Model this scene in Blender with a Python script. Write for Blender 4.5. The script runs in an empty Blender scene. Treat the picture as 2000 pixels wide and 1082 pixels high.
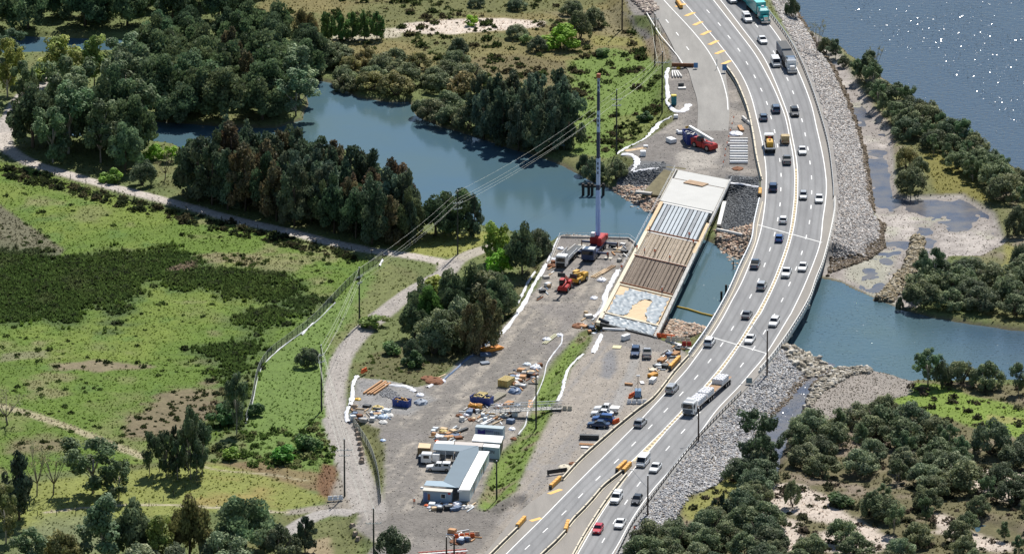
import bpy, math, random
import numpy as np
from mathutils import Vector
for _c in (bpy.data.objects, bpy.data.meshes, bpy.data.materials):
    for _o in list(_c): _c.remove(_o)
S = bpy.context.scene
COL = S.collection
# ---------------------------------------------------------------- camera
PITCH = math.radians(17.3); FPX = 16506.0; DIST = 1914.0
CAMP = np.array([0.0, -DIST*math.cos(PITCH), DIST*math.sin(PITCH)])
FW = np.array([0, math.cos(PITCH), -math.sin(PITCH)]); UP = np.array([0, math.sin(PITCH), math.cos(PITCH)])
cd = bpy.data.cameras.new('camera'); cam = bpy.data.objects.new('camera', cd); COL.objects.link(cam)
cam.location = CAMP; cam.rotation_euler = (math.pi/2-PITCH, 0, 0)
cd.sensor_width = 36; cd.lens = FPX/2000*36; cd.clip_start = 10; cd.clip_end = 20000
S.camera = cam
# ---------------------------------------------------------------- sky and sun
SUN_EL = math.radians(51); SUN_AZ = math.radians(17)      # sun stands behind the scene, a little to the right
w = bpy.data.worlds.new('World'); S.world = w; w.use_nodes = True
nt = w.node_tree; bg = nt.nodes['Background']
sky = nt.nodes.new('ShaderNodeTexSky'); sky.sky_type = 'NISHITA'; sky.sun_disc = False
sky.sun_elevation = SUN_EL; sky.sun_rotation = SUN_AZ; sky.air_density = 1.1; sky.dust_density = 0.25
nt.links.new(sky.outputs[0], bg.inputs[0]); bg.inputs[1].default_value = 0.068
sl = bpy.data.lights.new('sun', 'SUN'); sun = bpy.data.objects.new('sun', sl); COL.objects.link(sun)
sl.energy = 5.0; sl.angle = math.radians(0.5); sl.color = (1.0, 0.955, 0.89)
sdir = Vector((math.sin(SUN_AZ)*math.cos(SUN_EL), math.cos(SUN_AZ)*math.cos(SUN_EL), math.sin(SUN_EL)))
sun.rotation_euler = sdir.to_track_quat('Z', 'Y').to_euler(); sun.location = sdir*300
S.view_settings.view_transform = 'Standard'; S.view_settings.look = 'None'; S.view_settings.gamma = 1
S.view_settings.exposure = 0.38
# ---------------------------------------------------------------- helpers
def W(px, py, z=0.0):
    """the world point at height z that stands where the picture shows (px, py)"""
    px = np.asarray(px, float); py = np.asarray(py, float); z = np.asarray(z, float)
    v = 541-py
    dx = px-1000; dy = FW[1]*FPX+UP[1]*v; dz = FW[2]*FPX+UP[2]*v
    t = (z-CAMP[2])/dz
    return np.stack([CAMP[0]+dx*t, CAMP[1]+dy*t, z+0*t], -1)
def P(px, py, z=0.0): return Vector(W(px, py, z).tolist())
def scale_at(py, z=0): return float(FPX*math.cos(PITCH)*1.0/ (np.linalg.norm(W(1000, py, z)-CAMP)))
def hsh(ix, iy, s):
    n = (ix*374761393+iy*668265263+s*1442695041) & 0xffffffff
    n = ((n ^ (n >> 13))*1274126177) & 0xffffffff
    return ((n ^ (n >> 16)) & 0xffff)/65535.0
def vnoise(x, y, sc, s=0):
    x = x/sc; y = y/sc
    ix = np.floor(x).astype(np.int64); iy = np.floor(y).astype(np.int64)
    fx = x-ix; fy = y-iy; fx = fx*fx*(3-2*fx); fy = fy*fy*(3-2*fy)
    a = hsh(ix, iy, s); b = hsh(ix+1, iy, s); c = hsh(ix, iy+1, s); d = hsh(ix+1, iy+1, s)
    return (a+(b-a)*fx)*(1-fy)+(c+(d-c)*fx)*fy
def fbm(x, y, sc, s=0, n=4):
    r = 0; a = .5; t = 0
    for i in range(n):
        r = r+a*vnoise(x, y, sc/2**i, s+i*17); t += a; a *= .55
    return r/t*2-1
def sstep(a, b, x):
    t = np.clip((x-a)/(b-a), 0, 1); return t*t*(3-2*t)
def catmull(pts, n=6):
    p = np.array(pts, float); out = []
    q = np.vstack([2*p[0]-p[1], p, 2*p[-1]-p[-2]])
    for i in range(1, len(q)-2):
        for k in range(n):
            t = k/n
            out.append(.5*((2*q[i])+(-q[i-1]+q[i+1])*t+(2*q[i-1]-5*q[i]+4*q[i+1]-q[i+2])*t*t+(-q[i-1]+3*q[i]-3*q[i+1]+q[i+2])*t**3))
    out.append(q[-2]); return np.array(out)
def wpoly(pts, z): a = np.array(pts, float); return W(a[:, 0], a[:, 1], z)[:, :2]
def sdist(poly, X, Y, m=25.0):
    """signed distance (inside positive) of points to a world polygon"""
    out = np.full(X.shape, -1e3)
    lo = poly.min(0)-m; hi = poly.max(0)+m
    s = (X > lo[0]) & (X < hi[0]) & (Y > lo[1]) & (Y < hi[1])
    x = X[s]; y = Y[s]; d = np.full(x.shape, 1e9); ins = np.zeros(x.shape, bool)
    n = len(poly)
    for i in range(n):
        ax, ay = poly[i]; bx, by = poly[(i+1) % n]; ex = bx-ax; ey = by-ay
        L = ex*ex+ey*ey+1e-9; t = np.clip(((x-ax)*ex+(y-ay)*ey)/L, 0, 1)
        d = np.minimum(d, (x-ax-t*ex)**2+(y-ay-t*ey)**2)
        if ay != by:
            c = ((ay > y) != (by > y)) & (x < (bx-ax)*(y-ay)/(by-ay)+ax); ins ^= c
    d = np.sqrt(d); out[s] = np.where(ins, d, -d); return out
def ldist(line, X, Y, m=20.0):
    out = np.full(X.shape, 1e3); lo = line.min(0)-m; hi = line.max(0)+m
    s = (X > lo[0]) & (X < hi[0]) & (Y > lo[1]) & (Y < hi[1])
    x = X[s]; y = Y[s]; d = np.full(x.shape, 1e9)
    for i in range(len(line)-1):
        ax, ay = line[i]; ex, ey = line[i+1]-line[i]; L = ex*ex+ey*ey+1e-9
        t = np.clip(((x-ax)*ex+(y-ay)*ey)/L, 0, 1); d = np.minimum(d, (x-ax-t*ex)**2+(y-ay-t*ey)**2)
    out[s] = np.sqrt(d); return out
# materials
MATS = {}
def mat(name, col, rough=.8, metal=0., var=0., vs=2.0, bump=0., emit=None, spec=.35, coat=0.):
    if name in MATS: return MATS[name]
    m = bpy.data.materials.new(name); m.use_nodes = True; MATS[name] = m
    t = m.node_tree; b = t.nodes['Principled BSDF']
    b.inputs['Base Color'].default_value = (*col, 1); b.inputs['Roughness'].default_value = rough
    b.inputs['Metallic'].default_value = metal; b.inputs['Specular IOR Level'].default_value = spec
    b.inputs['Coat Weight'].default_value = coat
    if var or bump:
        g = t.nodes.new('ShaderNodeNewGeometry'); n = t.nodes.new('ShaderNodeTexNoise')
        n.inputs['Scale'].default_value = 1/vs; n.inputs['Detail'].default_value = 5; n.inputs['Roughness'].default_value = .65
        t.links.new(g.outputs['Position'], n.inputs['Vector'])
        if var:
            r = t.nodes.new('ShaderNodeMapRange'); r.inputs['From Min'].default_value = .3; r.inputs['From Max'].default_value = .7
            r.inputs['To Min'].default_value = 1-var; r.inputs['To Max'].default_value = 1+var
            x = t.nodes.new('ShaderNodeMix'); x.data_type = 'RGBA'; x.blend_type = 'MULTIPLY'; x.inputs[0].default_value = 1
            x.inputs[6].default_value = (*col, 1)
            t.links.new(n.outputs[0], r.inputs[0]); t.links.new(r.outputs[0], x.inputs[7]); t.links.new(x.outputs[2], b.inputs['Base Color'])
        if bump:
            u = t.nodes.new('ShaderNodeBump'); u.inputs['Strength'].default_value = 1; u.inputs['Distance'].default_value = bump
            t.links.new(n.outputs[0], u.inputs['Height']); t.links.new(u.outputs[0], b.inputs['Normal'])
    return m
def link(o, parent=None):
    COL.objects.link(o)
    if parent is not None: o.parent = parent
    return o
def mesh_np(name, V, F, m=None, parent=None, col=None, smooth=False):
    """mesh from numpy verts and a face array (n,3) or (n,4)"""
    me = bpy.data.meshes.new(name); V = np.asarray(V, np.float32); F = np.asarray(F, np.int32)
    me.vertices.add(len(V)); me.vertices.foreach_set('co', V.ravel())
    k = F.shape[1]; me.loops.add(F.size); me.loops.foreach_set('vertex_index', F.ravel())
    me.polygons.add(len(F)); me.polygons.foreach_set('loop_start', np.arange(len(F), dtype=np.int32)*k)
    try: me.polygons.foreach_set('loop_total', np.full(len(F), k, np.int32))
    except Exception: pass
    if smooth: me.polygons.foreach_set('use_smooth', np.ones(len(F), bool))
    if col is not None:
        a = me.color_attributes.new('tint', 'FLOAT_COLOR', 'POINT')
        c = np.ones((len(V), 4), np.float32); c[:, :3] = col; a.data.foreach_set('color', c.ravel())
    me.update(calc_edges=True); me.validate()
    if m: me.materials.append(m)
    o = bpy.data.objects.new(name, me); link(o, parent); return o
def tag(o, label=None, cat=None, group=None, kind=None):
    if label: o['label'] = label
    if cat: o['category'] = cat
    if group: o['group'] = group
    if kind: o['kind'] = kind
    return o
class MB:
    """collects boxes, bars, tubes and sheets, links them as ONE mesh"""
    def __init__(s): s.v = []; s.f = []
    def add(s, vs, fs):
        n = len(s.v); s.v += [tuple(v) for v in vs]; s.f += [tuple(i+n for i in f) for f in fs]; return s
    def box(s, x0, x1, y0, y1, z0, z1, tx=0, ty=0):
        return s.add([(x0, y0, z0), (x1, y0, z0), (x1, y1, z0), (x0, y1, z0), (x0+tx, y0+ty, z1), (x1-tx, y0+ty, z1), (x1-tx, y1-ty, z1), (x0+tx, y1-ty, z1)],
                     [(0, 3, 2, 1), (4, 5, 6, 7), (0, 1, 5, 4), (1, 2, 6, 5), (2, 3, 7, 6), (3, 0, 4, 7)])
    def bbox(s, x0, x1, y0, y1, z0, z1, b=.05):
        """box with its top edges bevelled"""
        s.box(x0, x1, y0, y1, z0, z1-b)
        return s.add([(x0, y0, z1-b), (x1, y0, z1-b), (x1, y1, z1-b), (x0, y1, z1-b), (x0+b, y0+b, z1), (x1-b, y0+b, z1), (x1-b, y1-b, z1), (x0+b, y1-b, z1)],
                     [(4, 5, 6, 7), (0, 1, 5, 4), (1, 2, 6, 5), (2, 3, 7, 6), (3, 0, 4, 7)])
    def bar(s, a, b, w, h=None):
        a = Vector(a); b = Vector(b); h = h or w; d = (b-a).normalized()
        u = d.cross(Vector((0, 0, 1))); u = Vector((1, 0, 0)) if u.length < 1e-3 else u.normalized(); v = u.cross(d).normalized()
        vs = [p+u*i*w/2+v*j*h/2 for p in (a, b) for i, j in ((-1, -1), (1, -1), (1, 1), (-1, 1))]
        return s.add(vs, [(0, 1, 2, 3), (7, 6, 5, 4), (0, 4, 5, 1), (1, 5, 6, 2), (2, 6, 7, 3), (3, 7, 4, 0)])
    def tube(s, pts, r, n=8, cap=True):
        pts = [Vector(p) for p in pts]; rs = r if isinstance(r, (list, tuple)) else [r]*len(pts); vs = []; fs = []
        for i, p in enumerate(pts):
            d = (pts[min(i+1, len(pts)-1)]-pts[max(i-1, 0)]).normalized()
            u = d.cross(Vector((0, 0, 1))); u = Vector((1, 0, 0)) if u.length < 1e-3 else u.normalized(); v = d.cross(u).normalized()
            for k in range(n):
                a = 2*math.pi*k/n; vs.append(p+(u*math.cos(a)+v*math.sin(a))*rs[i])
        for i in range(len(pts)-1):
            for k in range(n): fs.append((i*n+k, i*n+(k+1) % n, (i+1)*n+(k+1) % n, (i+1)*n+k))
        if cap: fs += [tuple(range(n))[::-1], tuple((len(pts)-1)*n+k for k in range(n))]
        return s.add(vs, fs)
    def prism(s, prof, y0, y1):
        """profile [(x,z)] extruded along y"""
        n = len(prof); vs = [(x, y0, z) for x, z in prof]+[(x, y1, z) for x, z in prof]
        return s.add(vs, [tuple(range(n)), tuple(range(2*n-1, n-1, -1))]+[(i, i+n, (i+1) % n+n, (i+1) % n) for i in range(n)])
    def slab(s, pts, z0, z1):
        n = len(pts); vs = [(x, y, z0) for x, y in pts]+[(x, y, z1) for x, y in pts]
        return s.add(vs, [tuple(range(n))[::-1], tuple(range(n, 2*n))]+[(i, (i+1) % n, (i+1) % n+n, i+n) for i in range(n)])
    def build(s, name, m, parent=None, smooth=False, loc=None, rz=0):
        me = bpy.data.meshes.new(name); me.from_pydata(s.v, [], s.f); me.update()
        if m: me.materials.append(m)
        if smooth:
            for p in me.polygons: p.use_smooth = True
        o = bpy.data.objects.new(name, me); link(o, parent)
        if loc is not None: o.location = loc; o.rotation_euler = (0, 0, rz)
        return o
def empty(name, loc, rz=0, label=None, cat=None, group=None):
    o = bpy.data.objects.new(name, None); o.empty_display_size = .5; link(o); o.location = loc; o.rotation_euler = (0, 0, rz)
    return tag(o, label, cat, group)
KIDS = {}
def kids(o):
    return [c for c in bpy.data.objects if c.parent == o]
def copy_tree(src, parent=None, swap=None):
    """copy of a thing, its parts and their sub-parts; swap: {part name: material}"""
    c = src.copy(); COL.objects.link(c)
    if parent is not None: c.parent = parent
    if src.name not in KIDS: KIDS[src.name] = kids(src)
    for ch in KIDS[src.name]:
        d = copy_tree(ch, c, swap)
        b = ch.name.split('.')[0]
        if swap and b in swap and d.type == 'MESH':
            d.material_slots[0].link = 'OBJECT'; d.material_slots[0].material = swap[b]
    return c
# ================================================================ terrain
XC = np.arange(-165, 165.1, .62); YC = np.arange(-215, 262, .9)
grow = 1.3*1.35**np.arange(1, 27)
XS = np.concatenate([XC[0]-np.cumsum(grow)[::-1], XC, XC[-1]+np.cumsum(grow)])
YS = np.concatenate([YC[0]-np.cumsum(grow)[::-1], YC, YC[-1]+np.cumsum(grow)])
X, Y = np.meshgrid(XS, YS); NX = len(XS); NY = len(YS)
N1 = fbm(X, Y, 9, 1); N2 = fbm(X, Y, 30, 7); N3 = fbm(X, Y, 2.6, 13, 3); N4 = fbm(X, Y, 5, 23, 3); N5 = vnoise(X, Y, .7, 5)*2-1
CREEK_N = [(1085,318),(1125,338),(1150,352),(1200,374),(1255,402),(1300,435),(1400,480),(1440,502),(1480,515),(1560,538),(1600,543),(1640,552),(1700,580),(1760,605),(1820,620),(1900,634),(2000,648),(2600,740)]
CREEK = [(590,160),(575,150),(650,163),(700,192),(760,200),(795,200),(815,228),(870,252),(930,268),(985,288),(1040,302)]+CREEK_N+\
 [(2600,900),(2000,745),(1780,745),(1700,722),(1640,722),(1600,702),(1530,684),(1480,678),(1420,664),(1373,645),(1310,625),(1260,602),(1215,545),(1228,472),(1095,464),(1080,474),(1060,470),(1000,454),(940,442),(880,436),(850,427),(815,404),(785,372),(760,337),(700,300),(640,292),(560,302),(430,314),(375,302),(340,284),(290,277),(200,272),(60,265),(60,240),(230,240),(285,237),(370,243),(450,250),(540,250),(590,235),(602,205)]
RIVER = [(1500,-300),(1535,-60),(1557,30),(1580,58),(1640,92),(1700,138),(1760,178),(1810,222),(1870,262),(1930,300),(2000,338),(2100,370),(9000,900),(9000,-1200)]
INLET = [(1628,714),(1592,746),(1572,790),(1545,840),(1530,880),(1520,925),(1488,918),(1486,860),(1497,822),(1530,790),(1556,758),(1578,735),(1585,700)]
CHAN = [(-100,72),(60,72),(240,78),(252,92),(245,100),(60,106),(-100,108)]
CHAN2 = [(30,115),(62,112),(70,135),(40,150),(20,140)]
MUD = [(1575,55),(1640,108),(1668,160),(1702,220),(1738,260),(1742,310),(1750,385),(1775,388),(1880,384),(1940,420),(1962,480),(1915,505),(1850,505),(1815,560),(1790,605),(1760,602),(1700,578),(1640,548),(1600,538),(1590,515),(1680,495),(1713,470),(1713,427),(1697,410),(1690,360),(1682,300),(1663,233),(1640,180),(1615,123),(1590,90)]
def sdf(pts, z, m=25): return sdist(wpoly(pts, z), X, Y, m)
# highway pavement, left and right boundary by picture row
HL = [(-160,1200),(-60,1277),(0,1331),(40,1366),(97,1402),(130,1417),(173,1443),(217,1460),(260,1470),(307,1477),(353,1486),(395,1483),(440,1473),(477,1467),(527,1444),(580,1420),(643,1384),(693,1344),(727,1316),(774,1279),(800,1246),(847,1189),(894,1136),(934,1099),(950,1080),(1000,1014),(1082,945),(1180,850)]
HR = [(-160,1345),(-60,1435),(0,1483),(27,1505),(70,1538),(117,1565),(173,1588),(233,1607),(290,1621),(360,1629),(393,1631),(420,1629),(463,1620),(520,1605),(593,1576),(647,1544),(697,1508),(728,1485),(767,1449),(847,1370),(901,1326),(958,1283),(1018,1239),(1082,1205),(1180,1150)]
ZH = 4.0
def smooth_xy(tab, ys):
    """smooth curve x(y) through a table"""
    c = catmull([(b, a) for a, b in tab], 10); o = np.argsort(c[:, 1]); return np.interp(ys, c[o, 1], c[o, 0])
HYS = np.arange(-160, 1181, 5.0); HLX = smooth_xy(HL, HYS); HRX = smooth_xy(HR, HYS)
HPOLY = list(zip(HLX[::3], HYS[::3]))+list(zip(HRX[::3], HYS[::3]))[::-1]
OL = [(-160,1150),(-60,1212),(0,1260),(37,1284),(83,1310),(125,1330),(135,1343),(167,1353),(200,1362),(247,1362),(292,1356)]
OR_ = [(-160,1202),(-60,1279),(0,1333),(40,1368),(97,1404),(130,1416),(150,1418),(186,1423),(213,1425),(255,1422),(292,1414)]
OYS = np.arange(-160, 293, 5.0); OLX = smooth_xy(OL, OYS); ORX = smooth_xy(OR_, OYS)
OPOLY = list(zip(OLX[::2], OYS[::2]))+list(zip(ORX[::2], OYS[::2]))[::-1]
YARD_W = [(1092,463),(1225,466),(1243,476),(1225,520),(1196,575),(1168,635),(1128,650),(1088,695),(1052,745),(1040,800),(1012,850),(968,890),(928,997),(975,1003),(1015,985),(985,1110),(700,1110),(735,1060),(690,1030),(700,1000),(745,992),(750,930),(752,872),(738,838),(700,818),(686,800),(688,770),(702,737),(760,742),(812,757),(858,742),(900,704),(948,667),(1000,622),(1052,552),(1064,510)]
YARD_E = [(1163,652),(1200,642),(1285,662),(1340,690),(1350,710),(1250,830),(1130,930),(1030,1030),(940,1110),(935,1060),(985,985),(1008,960),(1042,880),(1078,804),(1098,760),(1114,720),(1140,690)]
YARD_N = [(1235,30),(1265,30),(1287,60),(1300,85),(1312,130),(1302,150),(1306,195),(1318,215),(1316,235),(1270,266),(1212,300),(1245,312),(1238,333),(1300,330),(1420,352),(1490,352),(1482,300),(1470,240),(1440,170),(1415,125),(1340,125),(1320,80),(1275,20),(1225,-60),(1190,-60)]
RB_E = [(1480,-60),(1530,-40),(1560,20),(1568,45),(1590,80),(1620,123),(1647,183),(1665,233),(1684,300),(1692,360),(1699,410),(1715,427),(1715,470),(1682,493),(1610,517),(1590,540),(1620,400),(1600,230),(1540,80)]
RB_S = [(1500,690),(1530,683),(1600,700),(1622,716),(1575,738),(1556,758),(1530,790),(1497,822),(1486,860),(1440,905),(1392,940),(1342,962),(1312,1010),(1285,1045),(1225,1110),(1190,1110),(1240,1010),(1370,840)]
RB_NW = [(1208,345),(1240,330),(1290,332),(1318,340),(1300,395),(1285,410),(1240,398),(1200,375)]
RB_NE = [(1420,355),(1484,360),(1480,440),(1462,500),(1445,520),(1400,475),(1400,440)]
RB_SE = [(1310,622),(1380,642),(1388,655),(1360,672),(1290,655),(1280,640)]
GROYNE = [(1783,460),(1802,462),(1793,520),(1762,560),(1738,588),(1708,584),(1740,550),(1766,520)]
SPIT = [(1640,722),(1700,722),(1785,742),(1775,775),(1720,790),(1650,815),(1590,830),(1555,845),(1570,800),(1598,760)]
creek = sdf(CREEK, 0, 30); river = sdf(RIVER, 0, 40); inlet = sdf(INLET, 0); chan = sdf(CHAN, 0)
river = np.where(X > 260, np.maximum(river, np.where(river < -500, -1e3, river)), river)
hw = sdf(HPOLY, ZH, 30); hw_o = sdf(OPOLY, 3.9, 25)
H = 1.0+.18*N2+.16*N1+.07*N3
mud = sdf(MUD, .1); H = H+(.05+.13*N1+.15*N4+.10*N3+.06*N2-H)*sstep(-1.2, 1.2, mud)
# pools on the flats
for pts, dep in (([(1684,285),(1735,298),(1745,385),(1752,400),(1720,405),(1700,400),(1692,350)], -.17), ([(1755,393),(1900,391),(1908,430),(1885,492),(1800,498),(1775,440)], -.13), ([(1640,160),(1690,230),(1700,270),(1690,270),(1670,230)], -.05)):
    H = H+dep*sstep(-2, 3, sdf(pts, 0)+N4)
for px, py, r in ((1690,432,2.6),(1740,450,4),(1838,452,3.0),(1850,475,4.0),(1900,470,5),(1780,430,4)):
    c = W(px, py, 0); H = H+.25*np.exp(-(((X-c[0])/r)**2+((Y-c[1])/(r*1.6))**2))
spit = sdf(SPIT, .3); H = H+(.55-H)*sstep(-1.5, 1.5, spit)
# small pools among the mangroves bottom right
pool = np.full(X.shape, -1e3)
for pts in ([(1575,915),(1640,915),(1700,935),(1705,950),(1640,950),(1590,935)], [(1870,1015),(1930,1020),(1995,1040),(1990,1065),(1900,1050)]):
    pool = np.maximum(pool, sdf(pts, 0))
H = H+(.02-H)*sstep(-1.5, 1.5, pool+N4*1.5)+.25*np.minimum(N4+.1, 0)*(pool > 0)
# fills
yw = sdf(YARD_W, 2.0); ye = sdf(YARD_E, 3.75); yn = sdf(YARD_N, 3.6)
H = np.where(yn > -5, np.maximum(H, 1+(3.55-1)*sstep(-5, .5, yn+.3*N4)+.05*N4), H)
H = np.where(ye > -6, np.maximum(H, 1+(3.72-1)*sstep(-6, .5, ye+.3*N4)+.03*N4), H)
H = np.maximum(H, ZH-.12-np.maximum(0, -hw-.3)/2.15+.12*N3*(hw < -1))
H = np.maximum(H, 3.80-np.maximum(0, -hw_o-.3)/2.0)
for r in (RB_NW, RB_NE):
    pass
# keep the water open
wet = np.maximum(np.maximum(creek, inlet), np.maximum(river, chan))+.6*N4+.3*N3
H = np.minimum(H, np.where(wet > 0, -.05-.45*wet, -.05+np.maximum(0, -wet)*.62)+.05*N3)
nc = sdf([(1606,508),(1690,497),(1730,590),(1600,556),(1560,545)], 1.0); H = np.where(nc > -3, np.minimum(H, .1+.08*N4+.06*N3+np.maximum(0, -nc)*.8), H)
H = np.maximum(H, -2.5)
H = np.where(yw > 0, np.where(yw > .05, 2.0+.04*N4+.02*N3, H), H)
H = H+(2.0-H)*sstep(-2.2, 0.0, yw)*(H > .35)
g = sdf(GROYNE, .3); H = np.maximum(H, -.5+1.5*sstep(-2, 2.2, g+.4*N4))
flow = sdf([(1330,990),(1350,975),(1400,945),(1432,915),(1445,940),(1410,1000),(1345,1012)], 1)
# ---------------------------------------------------------------- ground colours (what the ground is made of)
C = np.zeros(X.shape+(3,)); C[:] = (.115, .14, .05)
def paint(m, col, k=1.0):
    m = np.clip(m*k, 0, 1)[..., None]; C[:] = C*(1-m)+np.array(col)*m
def area(pts, col, z=1.0, soft=1.5, amp=1.5, k=1.0, nz=None):
    s = sdf(pts, z); paint(sstep(-soft, soft, s+amp*(N4 if nz is None else nz)), col, k); return s
paint(sstep(.0, .5, N1), (.13, .125, .05), .7); paint(sstep(.1, .6, N2), (.06, .085, .025), .6)
marsh = area([(-300,345),(0,318),(60,330),(150,360),(300,408),(500,450),(690,500),(742,512),(700,560),(600,630),(520,695),(480,770),(470,835),(330,900),(-300,960)], (.095, .150, .024), 1, 1.5, 1)
inm = sstep(-1, 2, marsh)
paint(inm*sstep(-.1, .45, N2+.4*N1), (.135, .18, .034)); paint(inm*sstep(.15, .6, fbm(X, Y, 14, 55)), (.16, .175, .065), .8)
paint(inm*sstep(.2, .55, fbm(X, Y, 7, 65)), (.085, .145, .03), .8); paint(inm*sstep(.25, .6, fbm(X, Y, 11, 75)), (.21, .19, .10), .7)
area([(-150,370),(0,400),(35,425),(125,488),(110,505),(0,500),(-150,520)], (.125, .12, .075), 1, .6, .4)
area([(0,690),(90,685),(95,700),(0,706)], (.17, .175, .09), 1, 1, 1)
area([(100,712),(190,706),(300,716),(200,724),(100,722)], (.19, .16, .10), 1, 1, 2)
NS = fbm(X*.3, Y, 7, 61); DK = np.zeros(X.shape)
for pts in ([(-60,485),(60,490),(120,503),(180,482),(260,490),(330,482),(400,505),(500,520),(590,560),(600,612),(540,602),(450,592),(380,575),(300,572),(255,600),(215,650),(195,650),(190,610),(150,640),(60,630),(-60,640)],
            [(470,600),(600,585),(640,590),(560,640),(520,690),(490,760),(480,850),(420,850),(400,770),(410,720),(380,690),(440,650)], [(210,600),(260,590),(240,640),(205,650)]):
    DK = np.maximum(DK, sstep(-4, 7, sdf(pts, 1)+7*NS+5*N4+4*N3)*.9); area(pts, (.050, .080, .028), 1, 4, 1.0, .75, 7*NS+5*N4)
area([(330,755),(400,748),(425,770),(420,800),(350,855),(255,852),(238,832),(285,795)], (.17, .125, .09), 1, 2.5, 5, .8)
area([(20,860),(110,850),(160,862),(120,885),(10,885)], (.16, .13, .08), 1, 3, 3, .85)
area([(320,530),(380,515),(375,528),(330,535)], (.21, .17, .12), 1, .8, 1); area([(390,500),(500,495),(500,520),(420,515)], (.20, .17, .10), 1, 1.5, 3, .8)
# tussocks of the fen between levee road and yard, north meadow
area([(745,508),(800,540),(822,560),(700,640),(655,720),(640,800),(660,905),(600,945),(480,900),(482,830),(502,720),(592,640)], (.115, .175, .042), 1, 1, 1)
area([(745,508),(820,530),(830,560),(760,600),(690,660),(640,700),(640,680),(700,600)], (.14, .145, .06), 1, 1.5, 2.5, .8)
area([(400,905),(520,900),(600,915),(640,925),(640,960),(560,945),(440,935)], (.19, .13, .075), 1, 1.5, 2, .8)
area([(625,900),(655,910),(668,965),(650,985),(622,970)], (.15, .085, .045), 1, .8, 1)
area([(-60,960),(150,930),(420,905),(520,930),(640,975),(560,1000),(400,1000),(100,1030),(-60,1030)], (.185, .205, .055), 1, 1.5, 1)
paint(sstep(.1, .5, N2+.3*N4)*sstep(-1, 1, sdf([(380,930),(620,940),(640,990),(380,990)], 1)), (.24, .19, .07), .8)
area([(600,1020),(690,1010),(700,1082),(590,1082)], (.12, .13, .05), 1, 1, 1); area([(600,1060),(640,1050),(660,1110),(590,1110)], (.26, .21, .13), 1, 1, 1)
area([(60,1010),(200,1000),(220,1082),(40,1082)], (.15, .17, .085), 1, 3, 3, .8)
area([(760,455),(960,452),(940,485),(900,505),(840,500),(770,490)], (.20, .21, .055), 1, 1, 1)
nm = area([(505,-80),(1230,-80),(1235,60),(1280,100),(1300,230),(1200,300),(1120,290),(950,180),(800,150),(650,140),(600,70),(500,30)], (.115, .12, .045), 1, 2, 2)
paint(sstep(-1, 2, nm)*sstep(-.1, .5, N2), (.17, .145, .06)); paint(sstep(-1, 2, nm)*sstep(.1, .5, N1), (.10, .115, .04), .8)
area([(950,110),(1010,105),(1110,122),(1130,150),(1060,170),(950,150),(910,120)], (.135, .115, .055), 1, 2, 2)
area([(1110,120),(1200,95),(1290,120),(1300,240),(1200,310),(1120,300),(1125,190)], (.12, .175, .04), 1, 2, 2)
area([(1160,70),(1285,80),(1280,92),(1160,90)], (.20, .19, .06), 1, 1, 1, .8)
area([(1200,230),(1290,215),(1300,245),(1220,285)], (.15, .165, .05), 1, 1, 2, .7)
area([(768,64),(790,46),(870,40),(985,36),(1060,44),(1060,54),(985,60),(880,67)], (.52, .45, .38), 1, .8, .8)
area([(640,66),(780,55),(785,72),(650,82)], (.42, .38, .30), 1, .8, 1, .8)
area([(1070,24),(1210,20),(1240,72),(1190,70),(1160,62)], (.17, .15, .09), 1, 2, 2, .6)
area([(960,290),(1060,320),(1130,340),(1120,325),(1040,295)], (.25, .22, .17), 1, .6, .4)
area([(690,750),(745,800),(752,900),(742,992),(726,960),(702,900),(692,830)], (.13, .135, .055), 1.5, .8, .8)
area([(660,930),(740,1000),(700,1010),(640,1000),(560,1005),(560,995),(640,985)], (.24, .215, .18), 1, .8, .5)
fen = area([(820,660),(900,600),(1000,560),(1060,500),(1000,625),(900,705),(812,757),(760,742),(700,735),(720,690)], (.105, .105, .045), 1, 1, 1)
wedge = area([(1163,628),(1150,655),(1114,720),(1098,760),(1078,804),(1042,880),(1008,960),(985,985),(928,997),(968,890),(1012,850),(1040,800),(1052,745),(1088,695),(1128,650)], (.14, .20, .045), 3, .5, .5)
paint(sstep(-.4, .4, wedge)*sstep(.0, .4, N1+.5*N4), (.19, .15, .10), .85)
# right-hand shore
ER = sdf([(1640,90),(1760,180),(1930,300),(2100,380),(2300,700),(1960,640),(1800,560),(1960,480),(1940,420),(1880,384),(1750,385),(1742,310),(1738,260),(1668,160)], .5)
paint(sstep(-1, 1, ER+N4), (.12, .125, .05)); paint(sstep(-1, 1, ER)*sstep(.1, .5, N1), (.19, .16, .12), .8)
area([(1800,300),(1850,305),(1900,350),(1950,400),(1900,392),(1830,380),(1810,340)], (.155, .145, .04), .5, 1, 1)
area([(1960,480),(2010,500),(2010,560),(1960,560)], (.20, .19, .06), .5, 1, 1)
area([(1640,140),(1700,200),(1745,262),(1742,350),(1755,392),(1712,385),(1690,300),(1668,233)], (.26, .22, .19), .2, 1, 1)
SE = sdf([(1500,930),(1540,840),(1600,830),(1720,790),(1780,745),(2300,770),(2300,1300),(1190,1300),(1220,1110),(1290,1045),(1342,962),(1440,905)], .7)
paint(sstep(-1.5, 1, SE), (.12, .11, .055)); paint(sstep(-1.5, 1, SE)*sstep(.05, .5, N1+.3*N2), (.21, .17, .13), .9)
area([(1330,990),(1350,975),(1400,945),(1432,915),(1450,925),(1440,960),(1400,1005),(1345,1015)], (.20, .20, .06), 1, 1, .8)
area([(1425,905),(1445,895),(1450,920),(1428,935)], (.28, .23, .16), 1, .8, .5)
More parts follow.
